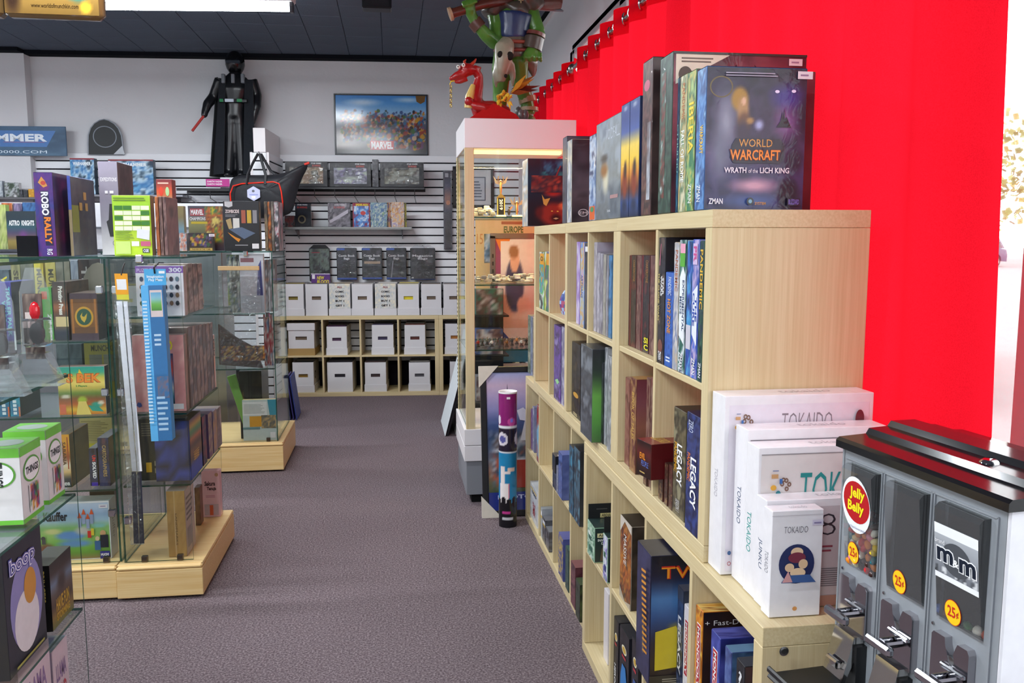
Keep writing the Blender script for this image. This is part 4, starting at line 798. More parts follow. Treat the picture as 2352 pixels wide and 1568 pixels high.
gbox('card_game', .075, .13, .075, (.68+.065, atX(1274, 1050, .684).y, atX(1268, 1075, .684).z+.0012), Q, '17161a', {'front': [('rect', .1, .1, .9, .9, hx('24222a'))], 'top': [('rect', 0, 0, 1, 1, hx('4a464c')), ('rect', .6, .1, .9, .3, hx('c8b8b8'))], 'right': [('rect', .05, .05, .95, .95, hx('1f1e22')), ('ell', .5, .35, .12, .16, hx('c8a03a'))]}, 'black cube box with gold seal lying on narrow games', 'card game')
spine(1303, 1318, 1022, ZU2, ['1f2f44', '2f6a86', '16202e', '3f88a8'], 'tall dark blue haunted tree game, left of two', X=.684, group=G, nvs=5); spine(1319, 1333, 1030, ZU2, ['2a3038', '3f6a80', '1c2028', '5a8aa0'], 'tall dark blue haunted tree game, right of two', X=.684, group=G, nvs=5)
spine(1218, 1234, 1117, ZL2, ['e4e4e6', 'c8ccd2', 'e8e8ea'], 'white zombie game box with black and yellow striped top', X=.694, group=G, extra=[('rect', .1, .86, .95, .9, hx('e0b82a')), ('text', 'DEAD', .3, .76, .9, .84, hx('2a2a2c'), 0, .04), ('text', 'ZOMBIE', .4, .2, .75, .55, hx('b82a3a'), -90, .02)])
for i, (x0, x1, yt, c, st) in enumerate(((1237.5, 1246, 1162, ['a8acb4', '8a9098', 'd0d2d6'], 1), (1246.5, 1253, 1190, ['3a3a40', '6a6a70', '24242a'], 1), (1253.5, 1261.5, 1215, ['4a484c', '74767c', '2c2c30'], 0))):
    spine(x0, x1, yt, ZL2, c, '%s zombie expansion box with hazard stripe, %s of three' % (('light grey', 'first'), ('black', 'second'), ('charcoal', 'third'))[i], X=.694, group=G, dep=.16, extra=[('rect', .05, .68, .95, .74, hx('d8b02a')), ('rect', .1, .76, .9, .9, hx('e4e4e8'))] if st else None)
spine(1283, 1294, 1230, ZL2, ['3f4a8a', 'c8a84a', '5a5f9a', '2a2f5a'], 'small stack-like blue and yellow card box beside the divider', X=.69, group=G, dep=.12)
spine(1299, 1311, 1262, ZL2, ['24403a', '3a5a50', '1a2c28'], 'dark green box with cream label, left of three horror games', X=.69, group=G, dep=.12, cover_items=[A(rnd_art(['22403a', '35544c', '1a2c28'], 3), 8, 10), ('rect', .2, .62, .8, .78, hx('d8d0a8')), ('text', 'AL', .3, .65, .7, .75, hx('2a3a30'), 0, .02)])
spine(1311.5, 1322, 1295, ZL2, ['5a3038', '7a4a50', '3f2228'], 'maroon box with cream label, middle of three horror games', X=.682, group=G, dep=.12, cover_items=[A(rnd_art(['5a3038', '6f4048', '3f2228'], 3), 8, 10), ('rect', .2, .62, .8, .76, hx('d8d0b8'))])
spine(1322.5, 1332.5, 1335, ZL2, ['1f2420', '3a4a34', '151815'], 'black and green box with cream label, right of three horror games', X=.676, group=G, dep=.12, cover_items=[A(rnd_art(['1f2420', '4a5a34', '151815'], 3), 8, 10), ('rect', .2, .62, .8, .76, hx('d8d0b8'))])
# ---- near low shelf
G = 'investigator decks hanging-tab boxes'
for i, (x0, x1, yt, c, lab) in enumerate(((1350, 1366, 1190, ['8fb89a', 'c8dcc8', '3f7a5a', 'e4ece4'], 'mint green investigator deck box with black hang tab'), (1386, 1396, 1222, ['b8d0c0', 'e2e4ee', '6a5ab0', '9ab8a4'], 'mint and violet investigator deck box overlapped by the divider'))):
    p0 = atX(x0, yt, .655); p1 = atX(x1, yt, .655); w = .10; h = p0.z-ZU2; dep = p0.y-p1.y
    o = gbox('card_deck_box', .095, dep, h, (.655+.0475, p1.y+dep/2, ZU2), 0, '9ac0a4', {'left': [A(rnd_art(c, 7+i, 2, 6), 8, 24), ('rect', .2, .5, .6, .62, hx('1f5a4a')), ('rect', .3, .2, .75, .34, hx('2a3a7a') if i else hx('1f5a4a'))],
         'front': [('rect', .02, .02, .98, .98, hx('1a2a2c')), ('rect', .1, .72, .98, .84, hx('d8d0a0')), ('text', 'ARKHAM', .14, .745, .9, .815, hx('2a2418'), 0, .02), ('text', 'INVESTIGATOR\nDECK THE', .12, .52, .95, .68, hx('e8eae8'), 0, .02), ('art', .55, .03, .98, .5, 8, 10, rnd_art(['2a4a9a', '1c2c5c', '3a5ab0'], 4)), ('poly', [(.2, .05), (.25, .4), (.32, .47), (.4, .4), (.45, .05)], hx('5a4a3a'))], 'top': [('rect', 0, 0, 1, 1, hx('2a3a38'))]}, lab, 'card game', G)
    b = MB(); b.box((-.046, dep/2-.004, h), (.046, dep/2-.0015, h+.052), hx('15191c')); b.deco(((-.046, dep/2-.0042, h), (.092, 0, 0), (0, 0, .052), (0, -1, 0)), [('rect', .3, .6, .72, .68, hx('4a4a48')), ('rect', .45, .05, .95, .35, hx('cfc58a')), ('text', 'ARKHAM', .5, .1, .92, .3, hx('2a2418'), 0, .02)]); b.build('hang_tab', 'card', o)
spine(1426, 1452, 1195, ZU2, ['b8ac9a', '2a1a14', 'c8501a', '3a2018', 'd8801e', '1f1410'], 'fiery dark game box with ornate cream corners, in the far half of the low shelf', X=.672, dep=.2, nvs=5, cover=['241c1c', '3a302c', '171212'], extra=[A(art(('grad', ['3a2a20', '6a3418', 'b8601c', 'c8801e', '5a2a18', '8a3a20', '2a1a18']), ('blot', ['2a1810', 'c8701e', '6a2c14', 'e0a030', '1c1210'], 5, 9, 5, .6)), 14, 30), ('poly', [(0, .8), (0, 1), (1, 1), (1, .9), (.4, .97)], hx('cfc6ba')), ('poly', [(0, 0), (0, .14), (.5, .02), (1, .08), (1, 0)], hx('a69a8a')), ('text', 'MASSIVE', .35, .46, .6, .82, hx('e4dcd4'), -90, .01)], top=[('rect', 0, 0, 1, 1, hx('2c2622'))])
spine(1465, 1497, 1258, ZU2, ['1d1f3a', '2c2f54', '14152a', '3a3d66'], 'big dark blue TWILIGHT box jutting out of the low shelf', X=.600, dep=.32, name='board_game', cover_items=[A(art(('grad', ['1a1420', '3a2c20', '2a2430', '2f4a78', '4a7ab0', '1a1c34', '101018']), ('spot', .55, .42, .3, .28, '2a2420', .5), ('spot', .5, .62, .1, .08, '8a7a64', .6), ('spot', .2, .3, .12, .2, 'b89a1e', .4)), 26, 34), ('text', 'TWILIGHT', .08, .82, .95, .92, hx('b8281a'), 0, .03), ('text', 'TWILIGHT', .08, .825, .95, .91, hx('e08a1e'), 0, .0), ('poly', [(.04, .12), (.04, .42), (.2, .46), (.3, .3), (.22, .14)], hx('c8b42a')), ('rect', .0, .0, 1, .08, hx('3a352c')), ('lines', .1, .01, .9, .06, 3, hx('a09a88'))], extra=[A(art(('grad', ['20223c', '2c2f52', '23254a', '2c2f52']), ('blot', ['1d1f3a', '3a3d66', '14152a'], 2, 6, 6, .5)), 8, 30)]+[('poly', [(.5, .2+.045*k), (.82, .215+.045*k), (.82, .235+.045*k), (.5, .22+.045*k)], hx('d8902a')) for k in range(15)]+[('text', 'THE NEW STANDARD', .66, .22, .76, .5, hx('a8842a'), -90)])
spine(1541, 1572, 1340, ZU2, ['24304a', '3a4a70', '1a2234', '5a6a90'], 'dark blue box with white LEGACY lettering next to the white MONOPOLY box', X=.668, dep=.26, text='LEGACY', tcol='e8eaf0', trect=(.2, .15, .7, .72), bold=.03, extra=[('rect', 0, .87, 1, 1, hx('3a3a44'))], top=[('rect', 0, 0, 1, 1, hx('4a4c58'))])
G = 'monopoly games in the near low shelf'
def mono(x0, x1, yt, cols, lab, X=.67, red='b8202c', topc=None, cover=None, ti=None, w=.25):
    spine(x0, x1, yt, ZU2, cols, lab, X=X, dep=w, group=G, extra=[('rect', .24, .24, .78, .86, hx('f0eef0')), ('rect', .28, .25, .74, .85, hx(red)), ('text', 'MONOPOLY', .36, .27, .66, .83, hx('f4f2f4'), -90, .03)], cover_items=cover, top=topc)
mono(1559, 1586, 1385, ['e8e4e8', 'd8d0d4', 'f0eef0'], 'white box spine with red MONOPOLY banner', topc=[('rect', 0, 0, 1, 1, hx('e6e0e4'))], cover=[('rect', 0, 0, 1, 1, hx('a82a4a'))])
mono(1588, 1616, 1390, ['c8701a', 'e0a02a', '8a3f10', 'e8b84a'], 'orange parchment box spine with red MONOPOLY banner', topc=[A(rnd_art(['e0b050', 'c8801e', 'e8cc7a', '8a4a14'], 7), 10, 12)], cover=[A(rnd_art(['1a1210', '2a1c14', '3a2414'], 3), 8, 8), ('text', '+ Fast-Dealing Property', .02, .86, .9, .92, hx('e4e0dc'))])
mono(1634, 1656, 1455, ['2f3a8a', '4a56b0', '24286a'], 'dark blue box spine with red MONOPOLY banner', topc=[A(rnd_art(['3a3f8a', '5a5fa8', '2a2c6a'], 7), 10, 8), ('text', 'MONOPOLY', .3, .3, .9, .6, hx('b8443a'))], cover=[A(rnd_art(['2a2f7a', '1c2050', '4a50a0'], 3), 8, 8)])
spine(1666, 1682, 1490, ZU2, ['3a4a86', '5a70a8', '2a3260'], 'shrink-wrapped slate blue box behind the black one', X=.668, dep=.26, group=G, cover=['2a3a5c', '4a6a90', '1f2c48'], top=[('rect', 0, 0, 1, 1, hx('5a7a98'))]); spine(1692, 1712, 1520, ZU2, ['17181c', '2c2e36', '101114'], 'short black box by the end panel of the low shelf', X=.668, dep=.26, group=G, cover=['2a2c32', '4a3034', '17181c'], extra=[('text', '?', .3, .8, .7, .92, hx('e0e0e4'), 0, .03)], top=[('rect', 0, 0, 1, 1, hx('3a3c44'))])
# lower row of the near low shelf
gbox('toy_box', .2, .06, .25, (.80, atX(1392, 1440, .70).y-.0, ZL2), 0, 'd8d4d8', {'front': [('rect', .03, .03, .97, .97, hx('d0c8cc'))], 'left': [('rect', .0, .0, 1, 1, hx('d8d2d6'))]}, 'white and pink boxed toy with an oval dark window in the low corner cell', 'toy')
p0 = atX(1392, 1500, .70)
b = MB(); b.prism([(.07*math.cos(a), .115+.105*math.sin(a)) for a in np.linspace(0, 2*PI, 25)[:-1]], -.032, -.031, 'xz', hx('24262a')); b.build('window', 'gloss', bpy.data.objects['toy_box'])
G = 'black figure boxes in the low cells'
for i, (x0, x1, yt, c2, lab) in enumerate(((1406, 1422, 1418, None, 'black figure box with round yellow badge, far one'), (1424, 1446, 1450, '2a7ac0', 'black figure box with a bright blue figure, middle one'), (1452, 1468, 1472, '3a5a9a', 'black figure box with white lettering, near one'))):
    spine(x0, x1, yt, ZL2, ['15151a', '24242c', '0f0f12'], lab, X=.67, dep=.2, group=G, extra=[('ell', .5, .78, .26, .05, hx('e4dcc0')), ('ell', .5, .78, .18, .035, hx('c8a03a')), ('rect', .3, .68, .7, .71, hx('b8303a')), ('text', 'HEROES', .3, .12, .6, .45, hx('e8e8ea'), -90, .02)]+([('poly', [(.1, .0), (.2, .45), (.35, .6), (.7, .6), (.9, .4), (.95, .0)], hx(c2))] if c2 else []), top=[('rect', 0, 0, 1, 1, hx('2c2c32'))])
spine(1500, 1530, 1530, ZL2, ['4a4c58', '2c2e36', '6a6c78'], 'shrink-wrapped charcoal box under the TWILIGHT box', X=.69, dep=.25, top=[('rect', 0, 0, 1, 1, hx('565a64'))])
spine(1545, 1568, 1545, ZL2, ['3a4058', '5a607a', '24283a'], 'shrink-wrapped slate box in the bottom row, half hidden by its shelf', X=.72, dep=.25)
# ================================================================== THE BACK WALL
def bthing(name, label, cat, s, t, z, group=None): return thing(name, label, cat, bp(s, t, z), TH, group)
def brect(x0, y0, x1, y1, t):
    a = bwp(x0, y0, t); b_ = bwp(x1, y1, t); c = bwp(x1, y0, t); d = bwp(x0, y1, t)
    return (a[0]+d[0])/2, (c[0]+b_[0])/2, (b_[1]+d[1])/2, (a[1]+c[1])/2        # s0,s1,z0,z1
def bbox(x0, y0, x1, y1, t, dep, col, prints, label, cat, group=None, skin='wrap', z0=None, name='game_box'):
    s0, s1, za, zb = brect(x0, y0, x1, y1, t)
    if z0 is not None: za = z0
    return gbox(name, s1-s0-.002, dep, zb-za, bp((s0+s1)/2, t+dep/2, za), TH, col, prints, label, cat, group, skin)
# ---- white fin panel standing out from the wall
t = bthing('slat_fin', 'white slat-board fin standing out from the back wall, bag hanging on it', 'display panel', 0, 0, 0)
b = MB(); b.box((-.135, -.25, 2.235), (-.03, .39, 2.445), bev=.002); b.build('top_cap', 'white_laminate', t)
b = MB(); b.box((-.160, -.245, 0), (-.010, .39, 2.232)); b.build('core', 'dark_groove', t)
b = MB()
for x in (-.168, -.024): b.box((x, -.255, 0), (x+.022, -.243, 2.235), bev=.002)
b.build('corner_strip', 'white_laminate', t)
sl = None
for k in range(29):
    z = 2.235-.0772*k-.069
    for nm, lo, hi in (('slat', (-.146, -.256, 0), (-.026, -.244, .065)), ('slat', (-.012, -.243, 0), (-.003, .389, .065)), ('slat', (-.167, -.243, 0), (-.158, .389, .065))):
        b = MB(); b.box(lo, hi, bev=.002); b.build(nm, 'slat_white', t, (0, 0, z))
# ---- MARVEL poster
s0, s1, z0, z1 = brect(768, 216, 983, 356, .405)
t = bthing('framed_poster', 'black-framed superhero crowd poster with red MARVEL block on the back wall', 'poster', (s0+s1)/2, .405, z0); w = s1-s0; h = z1-z0
b = MB(); k = .012
for lo, hi in (((-w/2, -.006, 0), (w/2, .012, k)), ((-w/2, -.006, h-k), (w/2, .012, h)), ((-w/2, -.006, 0), (-w/2+k, .012, h)), ((w/2-k, -.006, 0), (w/2, .012, h))): b.box(lo, hi, hx('17151c'), bev=.002)
b.build('frame', 'plastic', t)
CR = ['8a3a30', '3a4f80', '4a6a3a', '2a2a34', 'b8862a', '6a4a6a', '8a8a94', '5a2a2a', '3a6a8a', '2f3a2a', 'a85a3a', '47505e', 'c8a888']
b = MB(); b.box((-w/2+k, .004, k), (w/2-k, .010, h-k), hx('4a5a70')); b.deco(((-w/2+k, .004, k), (w-2*k, 0, 0), (0, 0, h-2*k), (0, -1, 0)), [A(art(('grad', ['4a4a4c', '5a5654', '4c4a50', '50505c', '5c6a80', '8ab4d8', '5a9ad8', '4a8ad0']), ('spot', .1, .3, .2, .18, 'c8c0b8', .9), ('crowd', .06, .22, .98, .66, 620, 3, CR, .016), ('crowd', .35, .1, .98, .4, 160, 5, CR, .02), ('crowd', .05, .6, .98, .74, 60, 6, CR, .014), ('spot', .08, .15, .3, .1, 'b0aaa4', .9), ('spot', .3, .88, .25, .08, 'b8d4ec', .8), ('spot', .8, .93, .2, .06, 'a8cce8', .8)), 120, 80), ('rect', .375, .07, .635, .225, hx('c02a34')), ('text', 'MARVEL', .385, .085, .625, .21, hx('f4f2f2'), 0, .04), ('poly', [(.88, 1), (.99, 1), (.98, .9), (.935, .86), (.89, .9)], hx('7a5a34'))]); b.build('picture', 'gloss', t)
# ---- banner and plaque left of the figure
s0, s1, z0, z1 = brect(-230, 289, 153, 357, .29)
t = bthing('wall_banner', 'blue WARHAMMER 40,000 banner board on the white pillar', 'sign', (s0+s1)/2, .285, z0); w = s1-s0; h = z1-z0
b = MB(); b.box((-w/2, -.004, 0), (w/2, .008, h), hx('3a5a78'), bev=.002); b.build('board', 'card', t)
b = MB(); b.deco(((-w/2, -.0045, 0), (w, 0, 0), (0, 0, h), (0, -1, 0)), [A(art(('grad', ['5a7d98', '3a5c7a', '34506c', '3f6080']), ('blot', ['34506c', '4a6c88', '2f4a66'], 6, 3, 4, .5)), 40, 16), ('poly', [(.12, .3), (.05, .85), (.94, .85), (.88, .3)], hx('4a7ab8')), ('text', 'WARHAMMER', .13, .48, .885, .74, hx('e8f0f8'), 0, .04), ('text', '40,000', .40, .33, .60, .44, hx('e8f0f8'), 0, .02), ('text', 'WARHAMMER40000.COM', .12, .08, .88, .18, hx('d8e8f4'), 0, .0), ('rect', .13, .45, .38, .465, hx('a05a7a')), ('rect', .62, .45, .87, .465, hx('a05a7a'))]); b.build('banner_print', 'card', t)
s0, s1, z0, z1 = brect(197, 273, 288, 356, .385)
t = bthing('wall_plaque', 'black arched cut-out plaque with grey edging, standing on the slat boards', 'sign', (s0+s1)/2, .375, z0); w = s1-s0; h = z1-z0
o = [(-.46, 0), (-.45, .3), (-.43, .55), (-.36, .75), (-.26, .88), (-.12, .97), (0, 1), (.12, .97), (.26, .88), (.36, .75), (.43, .55), (.45, .3), (.46, 0)]
b = MB(); b.prism([(x*w, z*h) for x, z in o], -.006, .006, 'xz', hx('8d939c')); b.build('edge', 'card', t)
b = MB(); b.prism([(x*w*.93, z*h*.96+.004) for x, z in o], -.009, -.005, 'xz', hx('0e1418')); b.deco(((-w/2, -.0095, 0), (w, 0, 0), (0, 0, h), (0, -1, 0)), [('ring', .5, .5, .3, .3, .08, hx('7d848e')), ('poly', [(.70, .02), (.98, .02), (.93, .26)], hx('c4c8ce'))]); b.build('face', 'card', t)
# ---- wire and plate shelves
def wire_shelf(x0, x1, y, tf, label, legs=7):
    s0, zz = bwp(x0, y, tf); s1, _ = bwp(x1, y, tf); t = bthing('wire_shelf', label, 'shelf', s0, 0, zz); L_ = s1-s0
    b = MB(); b.box((0, tf, -.022), (L_, tf+.006, -.006), hx('1c1c20')); b.box((0, .378, -.03), (L_, .388, 0), hx('1c1c20')); b.build('rail', 'plastic', t)
    for k in range(11): b = MB(); q = tf+(.385-tf)*k/10; b.tube([(0, q, -.003), (L_, q, -.003)], .003, 5, hx('24242a')); b.build('wire', 'plastic', t)
    for k in range(legs):
        x = L_*(k+.5)/legs; b = MB(); b.tube([(x, tf+.004, -.02), (x, tf+.01, -.09), (x, .386, -.13)], .0035, 6, hx('2a2a2e')); b.build('brace', 'plastic', t)
    return zz
zs1 = wire_shelf(652, 975, 428, .09, 'black wire shelf carrying three large window boxes')
s0, z2 = bwp(652, 524, .14); s1, _ = bwp(946, 524, .14)
t = bthing('plate_shelf', 'grey metal shelf of comics and small black boxes', 'shelf', s0, 0, z2); b = MB(); b.box((0, .14, -.012), (s1-s0, .39, 0), hx('8a8a88'), bev=.002); b.build('board', 'metal', t)
b = MB(); b.box((0, .14, 0), (s1-s0, .143, .012), hx('8a8a88')); b.build('lip', 'metal', t)
for x in (.1, s1-s0-.1): b = MB(); b.prism([(.385, -.1), (.385, -.013), (.16, -.013)], x-.002, x+.002, 'yz', hx('74747a')); b.build('bracket', 'metal', t)
G = 'window boxes of model ships on the wire shelf'
def shipbox(x0, y0, x1, y1, lab, tone, seed):
    o = bbox(x0, y0, x1, y1, .11, .13, '14141a', {'front': [('text', 'STAR WARS', .62, .91, .86, .96, hx('e0e0e4'), 0, .02), ('text', 'X-WING', .64, .80, .84, .88, hx('b8423a'), 0, .03)], 'top': [('rect', 0, 0, 1, 1, hx('4a4a54'))]}, lab, 'model box', G, z0=zs1+.001)
    w, h = o.dimensions.x, o.dimensions.z
    b = MB(); b.deco(((-w/2, -.0662, 0), (w, 0, 0), (0, 0, h), (0, -1, 0)), [('art', .1, .12, .9, .78, 30, 20, art(('blot', tone, 4, 3, seed), ('spot', .5, .35, .4, .2, tone[-1], .8)))]); b.build('inner_tray', 'card', o)
    b = MB(); b.box((-w*.4, -.0685, h*.12), (w*.4, -.0672, h*.78), (1, 1, 1)); b.build('window_film', 'clear_film', o)
shipbox(655, 371, 752, 427, 'black window box of a tan model ship behind the duffel bag tip', ['5a5044', '8a8474', '3a342c', 'a08a6a', '7a5a3a'], 4)
shipbox(757, 373, 852, 427, 'black window box with a violet card inside, middle of the wire shelf', ['6a6a74', '9a96a8', '4a4a54', '7a6a9a', 'a8b0a0'], 7)
shipbox(873, 373, 973, 428, 'black window box with a grey green model, right end of wire shelf', ['5a5c58', '8a8c84', '3a3c3a', '6a6450', 'a0a294'], 9)
bbox(855, 366, 869, 427, .12, .12, '17161a', {'front': [A(rnd_art(['17161a', '3a3a40', '24222a', '5a5a60'], 4, 2, 9), 6, 24)]}, 'narrow black shrink-wrapped carton standing upright between window boxes', 'model box', None, z0=zs1+.001)
G = 'small boxes and comics on the grey shelf'
zb_ = z2+.001
def comicbook(x0, x1, y0, cols, lab, items=None, dep=.008, tt=.16):
    bbox(x0, y0, x1, 523, tt, dep, cols[0], {'front': [A(art(('blot', cols, 5, 6, int(x0))), 20, 26)]+(items or [])}, lab, 'comic', G, z0=zb_, name='comic_book')
bbox(654, 495, 677, 523, .2, .06, '2a262c', {'front': [A(rnd_art(['2a262c', '6a6a70', '9a4a4a', '4a4a54'], 3, 4, 3), 14, 10)]}, 'low dark clear-fronted box at the left end of the grey shelf', 'model box', G, z0=zb_)
bbox(678, 467, 714, 523, .2, .05, '121620', {'front': [A(rnd_art(['101624', '1c2434', '0c0f18'], 3), 10, 12), ('text', 'STAR WARS', .15, .92, .8, .97, hx('d8d8dc'), 0, .02), ('text', 'X-WING', .12, .80, .78, .88, hx('a8302a'), 0, .03), ('ring', .42, .36, .26, .17, .35, hx('8a8468'))]}, 'navy black X-WING box with a pale ring, behind the bag', 'model box', G, z0=zb_)
bbox(753, 466, 805, 523, .2, .05, '2a2a2e', {'front': [A(rnd_art(['3a3a40', '8a8690', '5a5860', 'b0acb4'], 6, 4, 5), 16, 18), ('text', 'STAR WARS', .3, .90, .75, .95, hx('e4e4e8'), 0, .02), ('text', 'X-WING', .25, .78, .75, .87, hx('c86a6a'), 0, .03), ('poly', [(.05, .3), (.9, .75), (.9, .6), (.1, .2)], hx('c4c0cc'))]}, 'grey shrink-wrapped X-WING box with a painted glare streak', 'model box', G, z0=zb_)  # pale diagonal polygon in the print stands in for glare on the wrap
comicbook(810, 850, 466, ['8a1f34', '3a6ab0', '4a8ad0', 'e0e4ea', '2f5aa0'], 'crimson-edged comic with a yellow title over blue art', [('rect', 0, 0, .06, 1, hx('8a1a34')), ('rect', .94, 0, 1, 1, hx('8a1a34')), ('rect', 0, .88, 1, 1, hx('8a1a34')), ('text', 'SPIDER-MAN', .18, .88, .9, .97, hx('e2d020'), 0, .03), ('ell', .6, .6, .15, .08, hx('c03a3a'))])
comicbook(851, 889, 465, ['8fb0a8', '4a6a9a', 'c8d4c0', '3a5a8a', '9ab87a'], 'pale green and blue comic in a clear sleeve')
comicbook(890, 897.5, 465, ['c8402a', 'e0b03a', '3a4a8a', '8a2a34'], 'narrow strip of a red and yellow comic behind others', tt=.185)
comicbook(898.5, 928, 464, ['d8b47a', 'b0a8c0', 'c8843a', 'e4dcc8', '9a8ab0'], 'warm cream and violet comic with fiery foot')
comicbook(928.5, 934, 466, ['2a2a20', '8a8a2a', 'c8b42a', '1c1c18'], 'dark edge of a yellow green comic, last on the shelf', tt=.185)
# ---- hanging packs of comic bags
G = 'packs of comic bags hanging on the slat wall'
def pack(x0, y0, x1, y1, lab, title, stripe, items=None, dark=False):
    s0, s1, za, zb = brect(x0, y0, x1, y1, .30); w = s1-s0; h = zb-za
    t = bthing('bag_pack', lab, 'pack', (s0+s1)/2, .30, za, G)
    b = MB(); b.box((-w/2, 0, 0), (w/2, .03, h*.9), hx('24262c'), bev=.004)
    b.deco(((-w/2, -.0005, 0), (w, 0, 0), (0, 0, h*.9), (0, -1, 0)), [A(rnd_art(['1c1e24', '34363e', '4a4c54', '202228'], int(x0), 3, 4), 16, 20)]+([('rect', 0, 0, 1, .06, hx(stripe)), ('rect', 0, .94, .4, 1, hx(stripe))] if stripe else [])+([('text', title, .08, .62, .92, .80, hx('e8e8ec'), 0, .02)] if title else [])+(items or [])); b.build('card', 'card', t)
    b = MB(); b.box((-w/2-.003, -.004, -.004), (w/2+.003, .034, h*.9+.003), (1, 1, 1), bev=.006); b.build('bag_film', 'clear_film', t)
    b = MB(); b.prism([(-w/2, h*.9), (w/2, h*.9), (w*.3, h), (-w*.3, h)], .012, .016, 'xz', (1, 1, 1) if not dark else hx('17161c')); b.build('header', 'card' if dark else 'clear_film', t)
    b = MB(); b.tube([(0, .085, h*.97), (0, -.04, h*.97), (0, -.05, h*.985)], .003, 6, hx('d0d0d4')); b.build('hook', 'chrome', t)
pack(711, 562, 757, 645, 'dark clear pack of sleeves with grey green art, black header', None, '2f3f6a', [A(rnd_art(['2a2c2c', '5a6a5c', '7a8a84', '24242a'], 5, 4, 5), 16, 20), ('poly', [(.0, .15), (1, .35), (1, 0), (0, 0)], hx('15151a')), ('lines', .1, .85, .6, .9, 1, hx('b83a4a'))], True)
pack(774, 562, 819, 642, 'pack of comic bags with blue and green foot stripe, nearest the dark sleeve pack', 'Comic Book\nBags', '3a62b8')
pack(832, 562, 877, 641, 'pack of comic bags with a tan torn band across it', 'Comic Book\nBags', '3a62b8', [('rect', .1, .5, .92, .58, hx('b09a84'))])
pack(888, 562, 933, 641, 'pack of comic bags beside the magazine bags, creased film', 'Comic Book\nBags', '3a62b8', [('poly', [(.3, .6), (.2, .05), (.26, .05), (.36, .6)], hx('8d8f98'))])
pack(943, 562, 999, 642, 'larger black pack of magazine bags at the end of the row', 'Magazine\nBags', None, [('rect', 0, 0, 1, .02, hx('3a62b8')), ('rect', .04, .04, .12, .08, hx('e0e0e4'))])
s0, s1, za, zb = brect(715, 628, 758, 655, .22)
t = bthing('comic_sign', 'small purple card reading NEW BLOOD in yellow', 'sign', (s0+s1)/2, .22, za); w = s1-s0; h = zb-za
b = MB(); b.box((-w/2, 0, 0), (w/2, .004, h), hx('5a2f7a')); b.deco(((-w/2, -.0003, 0), (w, 0, 0), (0, 0, h), (0, -1, 0)), [('rect', 0, .93, 1, 1, hx('d8d0e0')), ('text', 'NEW', .3, .5, .7, .78, hx('e8dc2a'), 0, .03, .2), ('text', 'BLOOD', .3, .14, .95, .46, hx('e8dc2a'), 0, .03, .2), ('rect', .05, .55, .2, .9, hx('e8e4ea'))]); b.build('card', 'card', t)
# ---- poster tube and dark frame
s0, s1, za, zb = brect(1019, 392, 1038, 574, .34)
t = bthing('poster_tube', 'long grey violet clear-packed toy sword hanging on the slat wall', 'toy', (s0+s1)/2, .34, za); w = s1-s0; h = zb-za
b = MB(); b.box((-w/2, 0, 0), (w/2, .035, h), hx('4a4658'), bev=.01); b.deco(((-w/2, -.0005, 0), (w, 0, 0), (0, 0, h), (0, -1, 0)), [('art', .15, .03, .85, .97, 5, 50, art(('grad', ['3a3848', '24222e', '2c2a38', '4a4458', 'a06a5a', '4a4a68', '2c2c3a']))), ('rect', .2, .92, .6, .97, hx('b0aeb8')), ('ell', .55, .6, .25, .03, hx('c8805a'))]); b.build('card', 'wrap', t)
b = MB(); b.box((-w/2-.002, -.006, -.004), (w/2+.002, .0, h+.004), (1, 1, 1), bev=.002); b.build('blister', 'clear_film', t)
s0, s1, za, zb = brect(1040, 382, 1135, 478, .37)
t = bthing('picture_frame', 'black picture frame with pale mount, half hidden by the display tower', 'picture', (s0+s1)/2, .37, za); w = s1-s0; h = zb-za
b = MB(); k = .032
for lo, hi in (((-w/2, 0, 0), (w/2, .02, k)), ((-w/2, 0, h-k), (w/2, .02, h)), ((-w/2, 0, 0), (-w/2+k, .02, h)), ((w/2-k, 0, 0), (w/2, .02, h))): b.box(lo, hi, hx('15131a'), bev=.002)
b.build('frame', 'plastic', t)
b = MB(); b.box((-w/2+k, .008, k), (w/2-k, .016, h-k), hx('d8cfd0')); b.deco(((-w/2+k, .0075, k), (w-2*k, 0, 0), (0, 0, h-2*k), (0, -1, 0)), [('rect', .3, .12, .85, .8, hx('5a5a68')), ('rect', .33, .15, .82, .77, hx('c8c4cc')), ('lines', .4, .2, .75, .7, 6, hx('6a6a78'))]); b.build('print', 'card', t)
